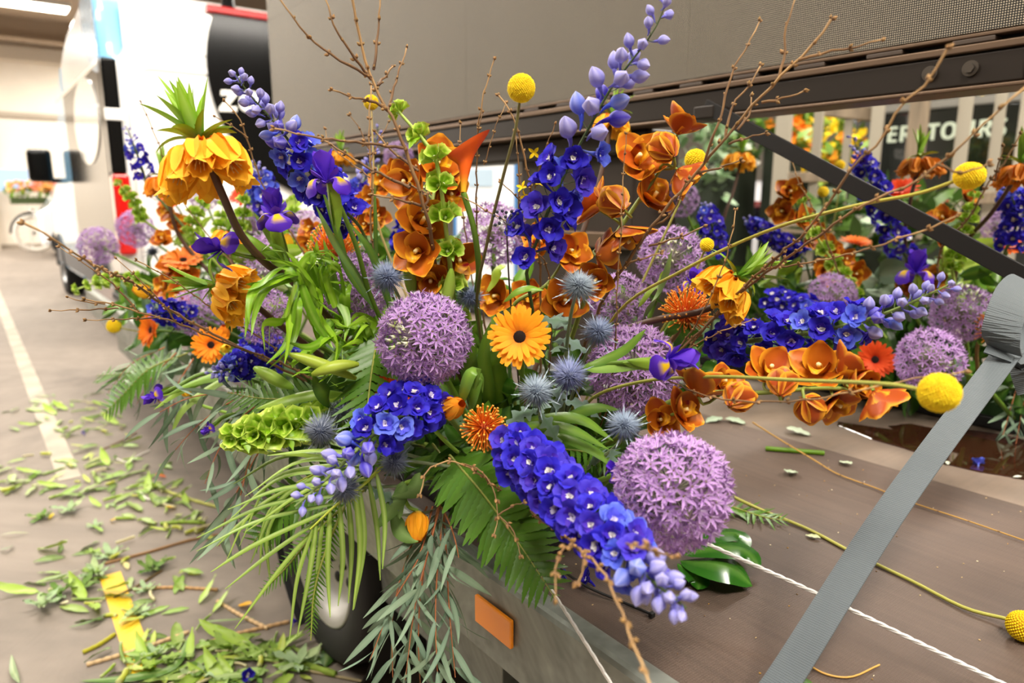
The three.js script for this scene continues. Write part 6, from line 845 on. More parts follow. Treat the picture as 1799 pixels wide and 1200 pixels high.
// leafy fillers between the stems
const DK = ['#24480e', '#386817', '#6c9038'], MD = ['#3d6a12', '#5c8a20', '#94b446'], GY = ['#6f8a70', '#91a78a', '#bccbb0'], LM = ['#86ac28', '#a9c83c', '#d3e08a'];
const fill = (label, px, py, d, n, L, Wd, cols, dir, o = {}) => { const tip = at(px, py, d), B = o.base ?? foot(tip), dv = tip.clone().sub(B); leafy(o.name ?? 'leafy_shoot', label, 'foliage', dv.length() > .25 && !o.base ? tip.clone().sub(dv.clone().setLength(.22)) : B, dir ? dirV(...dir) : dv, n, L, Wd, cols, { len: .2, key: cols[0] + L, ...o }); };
for (const [l, x, y, d, n, L, w, c, o] of [
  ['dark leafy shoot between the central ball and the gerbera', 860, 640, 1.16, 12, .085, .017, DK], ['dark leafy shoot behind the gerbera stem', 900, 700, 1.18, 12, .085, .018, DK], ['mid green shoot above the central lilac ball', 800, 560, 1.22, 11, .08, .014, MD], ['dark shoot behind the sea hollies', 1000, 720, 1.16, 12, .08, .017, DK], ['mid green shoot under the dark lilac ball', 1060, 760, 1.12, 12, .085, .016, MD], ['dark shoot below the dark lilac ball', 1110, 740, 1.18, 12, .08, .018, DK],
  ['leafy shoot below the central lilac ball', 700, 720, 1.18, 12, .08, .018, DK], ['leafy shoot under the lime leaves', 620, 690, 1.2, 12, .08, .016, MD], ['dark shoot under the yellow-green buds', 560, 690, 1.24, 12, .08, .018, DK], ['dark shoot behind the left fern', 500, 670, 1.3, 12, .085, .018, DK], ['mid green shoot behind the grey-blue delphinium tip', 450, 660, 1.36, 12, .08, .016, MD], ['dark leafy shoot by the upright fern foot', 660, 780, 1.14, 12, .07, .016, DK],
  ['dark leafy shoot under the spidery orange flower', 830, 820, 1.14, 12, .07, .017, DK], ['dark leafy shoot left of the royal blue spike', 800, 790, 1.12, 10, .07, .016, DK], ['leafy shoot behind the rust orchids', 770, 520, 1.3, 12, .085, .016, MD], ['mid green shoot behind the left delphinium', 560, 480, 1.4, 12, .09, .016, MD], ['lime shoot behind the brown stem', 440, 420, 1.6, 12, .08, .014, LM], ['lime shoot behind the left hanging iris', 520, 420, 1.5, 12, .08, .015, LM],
  ['green shoot behind the yellow drumstick stem', 900, 470, 1.4, 12, .085, .015, MD], ['green shoot between the lilac balls', 1130, 500, 1.4, 12, .085, .015, MD], ['dark shoot behind the right crown imperial', 1240, 590, 1.28, 12, .085, .017, DK], ['dark shoot below the long delphinium', 1270, 620, 1.26, 10, .07, .016, DK], ['dark shoot at the foot of the long orchid spray', 1180, 690, 1.2, 10, .07, .017, DK], ['mid green shoot behind the pale sea holly', 980, 560, 1.3, 12, .08, .014, MD],
  ['blurred green shoot under the blurred lilac ball', 350, 600, 1.85, 12, .1, .022, DK], ['blurred green shoot beside the blurred gerbera', 310, 580, 1.95, 12, .1, .022, DK], ['blurred green shoot on the far left edge', 230, 580, 2.2, 12, .1, .022, DK], ['blurred grey-green shoot on the far left', 210, 540, 2.3, 12, .09, .03, GY], ['blurred grey-green shoot below the far left gerbera', 270, 640, 1.95, 12, .09, .03, GY], ['blurred green shoot under the far bells of Ireland', 190, 530, 2.5, 12, .1, .02, MD], ['blurred green shoot in front of the van bumper', 240, 470, 2.7, 12, .1, .022, MD], ['blurred dark shoot below the rear van door', 300, 440, 2.5, 12, .1, .022, DK], ['blurred lime shoot behind the blurred lilac ball', 330, 400, 2.4, 12, .09, .02, LM], ['blurred green shoot behind the sideways crown imperial', 400, 480, 1.9, 12, .1, .02, MD], ['blurred lime shoot under the left delphinium', 500, 340, 2.2, 12, .09, .02, LM], ['blurred green shoot behind the left iris', 590, 380, 2.1, 12, .1, .02, MD], ['blurred green shoot behind the tall twig', 690, 400, 2.0, 12, .1, .02, MD], ['blurred green shoot on the left deck edge', 390, 640, 1.65, 12, .09, .02, MD],
  ['blurred dark shoot under the long delphinium tip', 1560, 620, 1.95, 13, .1, .022, DK], ['blurred grey-green shoot behind the far purple iris', 1545, 470, 2.05, 10, .075, .034, GY], ['blurred green shoot behind the lower brace', 1690, 470, 2.0, 13, .1, .018, MD], ['blurred lime shoot right of the brace', 1700, 420, 2.1, 13, .09, .018, LM], ['blurred green shoot at the right edge', 1760, 480, 2.0, 13, .1, .02, MD], ['blurred dark shoot under the dark purple ball', 1720, 640, 1.9, 13, .09, .022, DK], ['blurred dark shoot beside the strap', 1770, 680, 1.8, 13, .09, .022, DK], ['blurred dark shoot behind the yellow drumstick flower', 1600, 690, 1.95, 13, .09, .022, DK], ['blurred green shoot behind the blurred dull ball', 1470, 590, 2.0, 13, .09, .02, MD], ['blurred dark shoot behind the dull purple ball', 1420, 600, 2.05, 13, .1, .022, DK], ['blurred green shoot behind the blurred orchid spray', 1440, 500, 2.2, 13, .1, .02, MD], ['blurred lime shoot left of the blurred orchid spray', 1360, 470, 2.3, 13, .09, .018, LM], ['blurred green shoot behind the right twigs', 1310, 460, 2.4, 13, .1, .02, MD], ['blurred green shoot beyond the lilac balls', 1260, 430, 2.5, 13, .1, .02, MD], ['blurred grey shoot behind the brace foot', 1640, 440, 2.2, 10, .07, .03, GY], ['blurred dark shoot at the right end of the far tray', 1800, 620, 1.85, 13, .1, .022, DK],
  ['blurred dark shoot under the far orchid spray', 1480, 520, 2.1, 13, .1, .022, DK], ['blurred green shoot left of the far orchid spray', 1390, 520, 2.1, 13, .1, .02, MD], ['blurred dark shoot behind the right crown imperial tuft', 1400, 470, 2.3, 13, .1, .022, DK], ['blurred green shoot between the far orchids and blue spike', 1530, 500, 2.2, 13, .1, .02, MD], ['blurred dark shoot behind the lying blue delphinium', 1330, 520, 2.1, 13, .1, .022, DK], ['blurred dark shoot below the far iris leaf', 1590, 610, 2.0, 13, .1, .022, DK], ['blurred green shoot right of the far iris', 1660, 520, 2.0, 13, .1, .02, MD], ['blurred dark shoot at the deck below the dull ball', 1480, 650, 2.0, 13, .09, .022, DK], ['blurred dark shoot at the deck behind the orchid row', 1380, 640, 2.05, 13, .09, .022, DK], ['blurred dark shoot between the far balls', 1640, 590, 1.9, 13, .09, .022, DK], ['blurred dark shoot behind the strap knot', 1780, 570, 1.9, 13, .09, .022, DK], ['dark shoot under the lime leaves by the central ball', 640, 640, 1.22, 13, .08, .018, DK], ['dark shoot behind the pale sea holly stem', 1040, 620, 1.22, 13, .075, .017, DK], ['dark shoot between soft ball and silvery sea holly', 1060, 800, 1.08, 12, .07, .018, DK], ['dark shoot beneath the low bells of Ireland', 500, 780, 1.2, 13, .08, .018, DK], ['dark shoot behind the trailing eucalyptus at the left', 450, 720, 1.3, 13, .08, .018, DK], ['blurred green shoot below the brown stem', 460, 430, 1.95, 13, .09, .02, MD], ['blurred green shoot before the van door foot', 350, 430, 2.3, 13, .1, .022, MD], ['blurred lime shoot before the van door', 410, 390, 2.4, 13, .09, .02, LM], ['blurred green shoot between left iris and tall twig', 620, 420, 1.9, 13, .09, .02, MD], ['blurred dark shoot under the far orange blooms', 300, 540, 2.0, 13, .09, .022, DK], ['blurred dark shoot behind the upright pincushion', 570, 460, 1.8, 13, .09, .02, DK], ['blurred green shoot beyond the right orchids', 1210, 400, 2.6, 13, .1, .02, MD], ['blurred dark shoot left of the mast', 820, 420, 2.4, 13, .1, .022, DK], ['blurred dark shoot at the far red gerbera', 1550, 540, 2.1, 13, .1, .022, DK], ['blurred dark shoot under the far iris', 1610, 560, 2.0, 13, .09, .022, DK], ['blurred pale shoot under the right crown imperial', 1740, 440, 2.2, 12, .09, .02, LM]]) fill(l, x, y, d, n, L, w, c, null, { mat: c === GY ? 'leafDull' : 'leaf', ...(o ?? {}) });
// small dark berries on a sprig
{ const P = at(872, 402, .95), B = foot(P), t = thing('berry_sprig', 'thin sprig of tiny dark berries left of the blue delphinium', 'berries', B); const hub = at(890, 395, .95); stem(t, [hub, at(892, 450, .98), at(897, 530, 1.04), B], .0009, .0014, C('#4b4436')); for (let k = 0; k < 16; k++) { const q = hub.clone().add(dirV(rr(-1, 1), rr(-.4, 1), rr(-.5, .5)).multiplyScalar(rr(.008, .024))); partW('berry', new Geo().blob(q, .0023, C('#2b2d3c'), 5, 7).tube([q, hub], .0004, C('#5a5a48'), 3), MAT.spiky, t); } }
// ================================================================ strap, cords, things on the deck and on the floor
{ // grey ratchet strap: woven band from the rail up to the brace, looped there
  const webT = texture(64, 64, (x, y, i, j) => { const k = .78 + .22 * Math.sin(j / 64 * 6.283 * 16) ** 2 + .04 * Math.sin(i * 2.2); return [.43 * k, .465 * k, .48 * k]; }, true, [20, 20]), webB = texture(64, 64, (x, y, i, j) => { const k = .5 + .5 * Math.sin(j / 64 * 6.283 * 16); return [k, k, k]; }, false, [20, 20]);
  const MS = std({ map: webT, bumpMap: webB, bumpScale: .0008, roughness: .62, side: THREE.DoubleSide });
  const t = thing('lashing_strap', 'grey woven lashing strap running from deck edge up to the brace', 'strap', V(RAIL - .004, DECK - .04, -.36));
  const band = (pts, wdir, hw, th, n = 30) => { const P = new THREE.CatmullRomCurve3(pts, false, 'centripetal').getSpacedPoints(n), pos = [], uv = [], ix = [], T = V(0, 0, 0), N = V(0, 0, 0), S = V(0, 0, 0); let len = 0;
    for (let k = 0; k <= n; k++) { if (k) len += P[k].distanceTo(P[k - 1]); T.subVectors(P[Math.min(n, k + 1)], P[Math.max(0, k - 1)]).normalize(); S.copy(wdir).addScaledVector(T, -wdir.dot(T)).normalize(); N.crossVectors(S, T); for (const [a, b] of [[-1, 1], [1, 1], [1, -1], [-1, -1], [-1, 1]]) { pos.push(P[k].x + S.x * hw * a + N.x * th * b, P[k].y + S.y * hw * a + N.y * th * b, P[k].z + S.z * hw * a + N.z * th * b); uv.push(a * hw, len); } }
    for (let k = 0; k < n; k++) for (let j = 0; j < 4; j++) { const a = k * 5 + j; ix.push(a, a + 1, a + 6, a, a + 6, a + 5); }
    const g = new THREE.BufferGeometry(); g.setAttribute('position', new THREE.Float32BufferAttribute(pos, 3)); g.setAttribute('uv', new THREE.Float32BufferAttribute(uv, 2)); g.setIndex(ix); const h = g.toNonIndexed(); h.computeVertexNormals(); return h; };
  const Z = V(0, 0, 1);
  partW('webbing', band([V(RAIL - .006, DECK - .08, -.40), at(1775, 612, 1.15).lerp(at(1372, 1200, .86), 1.14), at(1372, 1200, .86), at(1560, 905, .98), at(1775, 612, 1.15)], Z, .021, .0009, 40), MS, t);
  partW('strap_loop', band([at(1765, 618, 1.14), at(1758, 590, 1.12), at(1766, 552, 1.12), at(1784, 512, 1.15), at(1812, 498, 1.2), at(1832, 530, 1.22), at(1822, 590, 1.2), at(1796, 616, 1.16), at(1768, 622, 1.14)], V(.25, -.45, .86), .026, .0009, 40), MS, t);
  partW('strap_loop', band([at(1752, 628, 1.13), at(1765, 600, 1.16), at(1775, 560, 1.19), at(1800, 530, 1.2), at(1820, 560, 1.22), at(1800, 612, 1.18), at(1772, 640, 1.15)], V(.2, -.3, .93), .02, .0009, 36), MS, t);
  partW('strap_end', band([at(1790, 618, 1.16), at(1795, 640, 1.2), at(1812, 690, 1.2)], V(.3, -.4, .9), .02, .0009, 10), MS, t);
  partW('strap_hook', rslab(RAIL - .012, RAIL + .012, DECK - .15, DECK - .07, -.375, -.335, .004), std({ color: 0x8a8a86, metalness: .8, roughness: .35 }), t);
  const b = new THREE.SphereGeometry(.008, 14, 10); const bp = at(1772, 578, 1.17); b.translate(bp.x, bp.y, bp.z); partW('brass_bolt', b, std({ color: 0xc79a4a, metalness: .9, roughness: .25 }), t);
}
function cord(label, pts, r) { const t = thing('cord', label, 'cord', pts[0].clone()), cv = new THREE.CatmullRomCurve3(pts, false, 'centripetal'), n = Math.round(cv.getLength() / .004), P = cv.getSpacedPoints(n); for (let s = 0; s < 3; s++) { const G = new Geo(), Q = P.map((p, k) => { const a = k * .55 + s * 2.094; return p.clone().add(V(0, Math.sin(a) * r * .5, Math.cos(a) * r * .5)); }); G.tube(Q, r * .62, C(s === 1 ? '#e6e2da' : '#f4f1ea'), 5); partW('strand', G, MAT.globe, t); } return t; }
cord('white braided cord stretched over the deck from under the big soft ball', [at(1235, 952, 1.08), at(1450, 1050, .98), at(1650, 1147, .9), at(1830, 1235, .84)], .0032);
cord('white braided cord hanging over the front rail', [at(968, 1036, .985), at(1000, 1085, .94), at(1040, 1148, .905), at(1088, 1225, .88)], .003);
{ const s = (x, y, h) => onY(x, y, DECK + h), t = thing('cable_tie', 'black cable tie lying on the deck beneath the blue spike', 'cable tie', s(1145, 1080, .002)); partW('tie_band', new Geo().tube(curve([s(985, 1000, .02), s(1030, 1030, .012), s(1090, 1056, .005), s(1140, 1077, .004)], 12), .0022, C('#141312'), 5), MAT.stem, t); const p = s(1145, 1080, .005); const g = boxGeo(.009, .008, .007, .0015); g.translate(p.x, p.y, p.z); partW('tie_head', g, MBLK, t); }
// dropped florets and leaves on the deck
const drop = (name, label, cat, x, y, h, build, mat, group) => { const p = onY(x, y, h), t = mesh(name, build().build(), mat); t.position.copy(p); t.rotation.y = rr(0, 6.28); return tag(t, label, cat, group); };
const flo = (S, pal) => () => { const G = new Geo(); G.add(delFloret(DEL[pal], 0), M4(V(0, S * .4, 0), quat(V(.6, .5, .4)), S)); G.add(delBee(1), M4(V(0, S * .4, 0), quat(V(.6, .5, .4)), S)); return G; };
drop('fallen_floret', 'fallen royal blue floret lying on the deck under the blue spike', 'flower', 1036, 1030, DECK, flo(.022, 'deep'), MAT.petal);
drop('fallen_floret', 'fallen violet bud lying by the fern tip on the deck', 'flower', 990, 1018, DECK, flo(.014, 'violet'), MAT.petal);
drop('fallen_floret', 'fallen lilac-blue floret lying in the puddle', 'flower', 1718, 820, DECK, flo(.018, 'sky'), MAT.petal);
const leafDrop = (c, L, Wd) => () => new Geo().sheet({ L, w: obov(Wd), a0: 1.5, a1: rr(-.4, .1), cup: .25, ruf: .03, nu: 8, nv: 4, c: (u, s) => mixc(C(c), C('#dfe5cf'), s === 0 ? .4 : .1) });
for (const [x, y, c, L, l] of [[1395, 827, '#a3b294', .05, 'pale grey-green leaf lying on the deck left of the puddle'], [1475, 810, '#b3bfa0', .04, 'small pale leaf lying on the deck near the green stem piece'], [1425, 765, '#aab79c', .065, 'curled pale leaf standing on the pale deck board'], [1310, 745, '#9aac90', .06, 'pale eucalyptus leaf below the long orchid spray'], [1240, 742, '#8fa388', .06, 'grey-green leaf left of the pale eucalyptus leaf'], [1665, 816, '#cfd6bd', .016, 'tiny pale petal on the puddle edge beside the strap'], [1780, 838, '#dfe0d0', .018, 'tiny white petal in the puddle at the right edge'], [1415, 940, '#b9bf8a', .026, 'small curled pale leaf by the drumstick stem on the deck']]) drop('fallen_leaf', l, 'leaf', x, y, DECK + .003, leafDrop(c, L, L * .28), MAT.leafDull);
{ const a = onY(1345, 788, DECK + .006), b = onY(1448, 796, DECK + .006), t = thing('stem_piece', 'short cut green stem lying on the deck before the puddle', 'stem', a); partW('stem_body', new Geo().tube(curve([a, b], 6), .006, (u) => mixc(GREEN.mid, GREEN.lime, .4), 8), MAT.leaf, t); }
{ const s = (x, y) => onY(x, y, DECK + .003), t = thing('dry_stalk', 'thin bent straw-coloured stalk lying on the near deck', 'stem', s(1420, 1168)); stem(t, [s(1420, 1168), s(1450, 1184), s(1490, 1190), s(1545, 1168)], .0016, .0014, C('#c99a4a'), 'stalk', 5, 14); }
{ const s = (x, y) => onY(x, y, DECK + .004), t = thing('cut_leaf', 'green leaf tip poking in at the bottom beside the strap', 'leaf', s(1405, 1195)); partW('leaf_blade', ribbon(new Geo(), [s(1395, 1186), s(1415, 1200), s(1440, 1225)], lance(.012), V(0, 1, 0), GREEN.mid), MAT.leaf, t); }
{ const G = new Geo(); for (let k = 0; k < 150; k++) { const p = V(rr(.68, 1.6), DECK + .0008, rr(-1.25, -.1)); G.blob(p, V(rr(.0006, .0022), .0008, rr(.0006, .002)), pick([C('#c9ad7c'), C('#b88a3a'), C('#e2d3b3'), C('#8a6a3f')]), 3, 5); } tag(mesh('plant_crumbs', G, MAT.globe), 'scattered crumbs of dry plant matter on the brown deck', 'debris', null, 'stuff'); }

// ---- cuttings on the concrete
const F0 = (x, y, h = .004) => onY(x, y, h);
const grp = 'green cuttings scattered over the concrete floor';
const clip = (k) => { const c = [C('#79a81e'), C('#a2c832'), C('#4f7a1c'), C('#bfd048'), C('#86a640')][k], L = [.08, .11, .07, .06, .1][k]; return new Geo().sheet({ L, w: lance(L * .115, .45), a0: 1.45, a1: [.1, -.5, .3, -.3, .2][k], fold: .3, twist: [.5, -.8, 1.2, 0, .4][k], ruf: .02, nu: 7, nv: 2, c: (u, s) => mixc(c, C('#d2dd9a'), s === 0 ? .35 : .1) }); };
const chop = (k) => { const c = [C('#9ab83a'), C('#c3c94a'), C('#7fa03a'), C('#d9cfa0')][k], L = [.05, .035, .08, .045][k]; return new Geo().tube(curve([V(0, .004, 0), V(.002, .005, L * .5), V(-.003, .004, L)], 5), [.0045, .006, .0035, .004][k], (u) => mixc(c, C('#e5e6b0'), u > .9 || u < .1 ? .6 : 0), 6); };
const tuft = (k) => { const G = new Geo(), c = [C('#4f7a22'), C('#7da23a'), C('#9bb58a')][k]; for (let j = 0; j < 7; j++) G.sheet({ L: rr(.03, .06), w: lance(.008, .5), a0: rr(.9, 1.5), a1: rr(-.4, .3), fold: .3, ruf: .08, nu: 5, nv: 2, m: new THREE.Matrix4().makeRotationY(j * .9 + rr(0, .4)), c: mixc(c, C('#c9d68a'), rnd() * .4) }); return G; };
function scatter(kind, label, cat, n, box, key, group) { // box: [x, y, half width, half height] in the photograph's floor
  for (let k = 0; k < n; k++) { const a = rr(0, 6.283), r = Math.sqrt(rnd()), x = box[0] + Math.cos(a) * r * box[2], y = box[1] + Math.sin(a) * r * box[3], p = F0(x, y, rr(.001, .012)); if (p.x > .62 && p.z > -5.6) p.x = rr(.3, .62); const o = mesh(kind, variant(key, key === 'clip' ? 5 : key === 'chop' ? 4 : 3, key === 'clip' ? clip : key === 'chop' ? chop : tuft), key === 'tuft' ? MAT.leafDull : MAT.leaf); o.position.copy(p); o.rotation.y = rr(0, 6.28); o.scale.setScalar(rr(.75, 1.5)); tag(o, label, cat, group); } }
const gA = 'leaf cuttings in the band of cuttings across the white line', gB = 'leaf cuttings in the heap beside the wheel', gC = 'stray leaf cuttings around the yellow tape', gD = 'distant leaf cuttings by the white line';
scatter('leaf_cutting', 'narrow green leaf cutting in the band across the white line', 'leaf', 62, [120, 838, 210, 36], 'clip', gA); scatter('stem_cutting', 'short yellow-green stem cutting in the band across the white line', 'stem', 26, [150, 835, 220, 38], 'chop', gA);
scatter('leaf_cutting', 'narrow green leaf cutting in the heap beside the wheel', 'leaf', 72, [370, 1165, 190, 42], 'clip', gB); scatter('stem_cutting', 'short cut stem in the heap beside the wheel', 'stem', 20, [360, 1165, 180, 45], 'chop', gB); scatter('leaf_tuft', 'small leafy tuft in the heap beside the wheel', 'leaves', 12, [400, 1170, 190, 35], 'tuft', gB);
scatter('leaf_cutting', 'stray green leaf cutting on bare concrete around the yellow tape', 'leaf', 40, [210, 1000, 210, 140], 'clip', gC); scatter('stem_cutting', 'stray stem cutting on bare concrete around the yellow tape', 'stem', 22, [270, 980, 160, 150], 'chop', gC); scatter('leaf_tuft', 'stray leafy tuft on bare concrete around the yellow tape', 'leaves', 14, [150, 1010, 160, 130], 'tuft', gC);
scatter('leaf_cutting', 'distant lime leaf cutting near the worn white line', 'leaf', 40, [170, 735, 160, 50], 'clip', gD); scatter('stem_cutting', 'distant pale stem cutting near the worn white line', 'stem', 22, [230, 720, 150, 60], 'chop', gD);
scatter('leaf_cutting', 'green leaf cutting under the trailing eucalyptus', 'leaf', 26, [330, 860, 90, 60], 'clip', 'leaf cuttings under the trailing eucalyptus'); scatter('stem_cutting', 'yellow stem cutting under the trailing eucalyptus', 'stem', 14, [330, 880, 100, 60], 'chop', 'leaf cuttings under the trailing eucalyptus');
function stick(label, pts, r, c, o = {}) { const t = thing(o.name ?? 'cut_branch', label, o.cat ?? 'branch', F0(...pts[0])), P = pts.map((p) => F0(p[0], p[1], r * .9 + (p[2] ?? 0))), cv = new THREE.CatmullRomCurve3(P, false, 'centripetal'), len = cv.getLength(), n = Math.max(8, Math.min(90, Math.round(len / .006))), cc = C(c); partW('wood', new Geo().tube(cv.getSpacedPoints(n), (u) => r * (1 + (o.rings ? .22 * Math.max(0, Math.sin(u * len / .011 * 3.14)) : .08 * Math.sin(u * 30))), (u) => mixc(cc, C('#6b4a2c'), o.rings ? .35 * Math.max(0, -Math.sin(u * len / .011 * 3.14)) : .2 * Math.abs(Math.sin(u * 19))), 7), MAT.twig, t); return t; }
stick('ringed pale branch lying across the end of the yellow tape', [[152, 1168], [240, 1142], [332, 1110]], .0055, '#d9b98a', { rings: true });
stick('ringed pale branch lying from the heap towards the wheel', [[315, 1148], [400, 1118], [508, 1092]], .0055, '#d0a877', { rings: true });
stick('short ringed pale branch crossing the other one by the wheel', [[382, 1056], [425, 1082], [470, 1104]], .0055, '#dcbb8c', { rings: true });
stick('brown branch lying flat above the yellow tape', [[235, 1036], [300, 1032], [382, 1036]], .005, '#c49a66', { rings: true });
stick('long brown branch pointing under the hanging eucalyptus', [[184, 990], [260, 970], [330, 950], [392, 938]], .0055, '#a07a50');
stick('dark thin stalk across the top of the tape', [[200, 1050], [240, 1030], [285, 1002]], .004, '#6d5a30');
stick('dark thin twig on bare concrete below the far cuttings', [[180, 790], [210, 776], [240, 760]], .004, '#7d6246');
stick('thick green stem lying in the heap under the palm tips', [[478, 1142], [520, 1162], [590, 1185]], .009, '#8fae3a', { name: 'green_stem', cat: 'stem' });
stick('thin grey stalk running through the heap to the right', [[385, 1140], [460, 1158], [540, 1178], [640, 1198]], .004, '#a89a72');
stick('yellow-green stem lying left of the yellow tape', [[146, 1146], [175, 1132], [202, 1114]], .006, '#b9b524', { name: 'green_stem', cat: 'stem' });
stick('pale stem lying beside the orange petal near the rail', [[290, 862], [330, 876], [380, 890]], .007, '#c3c76a', { name: 'green_stem', cat: 'stem' });
stick('green stem with brown end lying below the trailing eucalyptus', [[282, 920], [320, 917], [360, 918]], .008, '#8fb03c', { name: 'green_stem', cat: 'stem' });
for (const [x, y, c, L, l] of [[418, 1064, '#f0b418', .055, 'yellow tulip petal bud lying beside the crossed branches'], [310, 890, '#f2cc1e', .05, 'yellow petal lying below the pale stem'], [193, 914, '#e9c81c', .035, 'yellow petal lying alone on the bare concrete'], [86, 912, '#e6c722', .035, 'yellow petal lying near the left edge'], [212, 752, '#e3cf2a', .04, 'yellow petal lying among the far cuttings'], [292, 838, '#e0681c', .05, 'orange petal lying under the trailing eucalyptus'], [100, 1044, '#e6e0b0', .04, 'cream petal lying left of the yellow tape'], [105, 1060, '#efe8c4', .04, 'second cream petal lying left of the yellow tape'], [225, 1000, '#e9dfa0', .04, 'cream petal lying above the yellow tape']]) drop('fallen_petal', l, 'petal', x, y, .006, () => new Geo().sheet({ L, w: obov(L * .24), a0: 1.5, a1: -.5, cup: .5, nu: 7, nv: 4, c: (u) => mixc(C(c), C('#fff0b0'), .2 * u) }), MAT.petal);
drop('fallen_floret', 'fallen blue floret lying in the heap beside the wheel', 'flower', 436, 1192, .004, flo(.024, 'deep'), MAT.petal);
drop('fallen_floret', 'small fallen lilac floret lying by the ringed branch', 'flower', 516, 1098, .004, flo(.014, 'violet'), MAT.petal);
drop('fallen_floret', 'fallen blue floret among the far cuttings by the white line', 'flower', 148, 764, .004, flo(.018, 'violet'), MAT.petal);
for (const [pts, l, c, w] of [[[[232, 1195], [300, 1170], [330, 1120]], 'broad green leaf curving over the branch on the tape', '#5c8a2c', .016], [[[140, 1196], [230, 1188], [330, 1172]], 'long dark green leaf along the bottom edge', '#4f7f28', .013], [[[120, 1102], [160, 1090], [195, 1074]], 'thin green leaf left of the tape', '#4f7a34', .006], [[[20, 1150], [24, 1180], [34, 1200]], 'grey-green leaf at the lower left corner', '#8a9f74', .008], [[[350, 1092], [400, 1088], [450, 1085]], 'straight grass-like blade above the crossed branches', '#7fa05a', .005], [[[340, 1196], [400, 1185], [470, 1180]], 'pale green leaf in the middle of the heap', '#9ab86a', .012], [[[400, 1160], [450, 1148], [480, 1120]], 'upright leaf standing out of the heap', '#8fb24a', .009], [[[570, 1172], [575, 1150], [570, 1130]], 'dark lobed leaf below the tyre', '#3f6f1e', .02], [[[0, 940], [25, 935], [52, 936]], 'pale thin blade at the left edge', '#b0bf8a', .004], [[[60, 1022], [100, 1012], [140, 1000]], 'grey-green blade above the cream petals', '#9fb08a', .006], [[[0, 965], [12, 962], [24, 958]], 'short dark blade at the left edge', '#3f6a34', .006]]) { const P = pts.map(([x, y], k) => F0(x, y, .006 + (k === 1 ? .014 : 0))), t = thing('long_leaf', l, 'leaf', P[0]), G = new Geo(); ribbon(G, P, lance(w, .5), V(rr(-.2, .2), 1, rr(-.2, .2)), (u, s) => mixc(C(c), C('#cfdc9a'), s === 0 ? .35 : .05), { n: 14, nv: 4, fold: .35, twist: rr(-.5, .5) }); partW('leaf_blade', G, MAT.leaf, t); }
for (const [pts, l] of [[[[205, 806], [225, 812], [245, 800], [262, 792]], 'curly white plastic scrap among the far cuttings'], [[[245, 864], [258, 876], [270, 880]], 'white plastic loop left of the pale stem'], [[[212, 668], [225, 671], [240, 672]], 'white card scrap lying behind the far cuttings']]) { const P = pts.map(([x, y]) => F0(x, y, .006)), t = thing('plastic_scrap', l, 'litter', P[0]); partW('strip', new Geo().tube(curve(P, 12), .004, C('#e9e4d8'), 6), MAT.globe, t); }
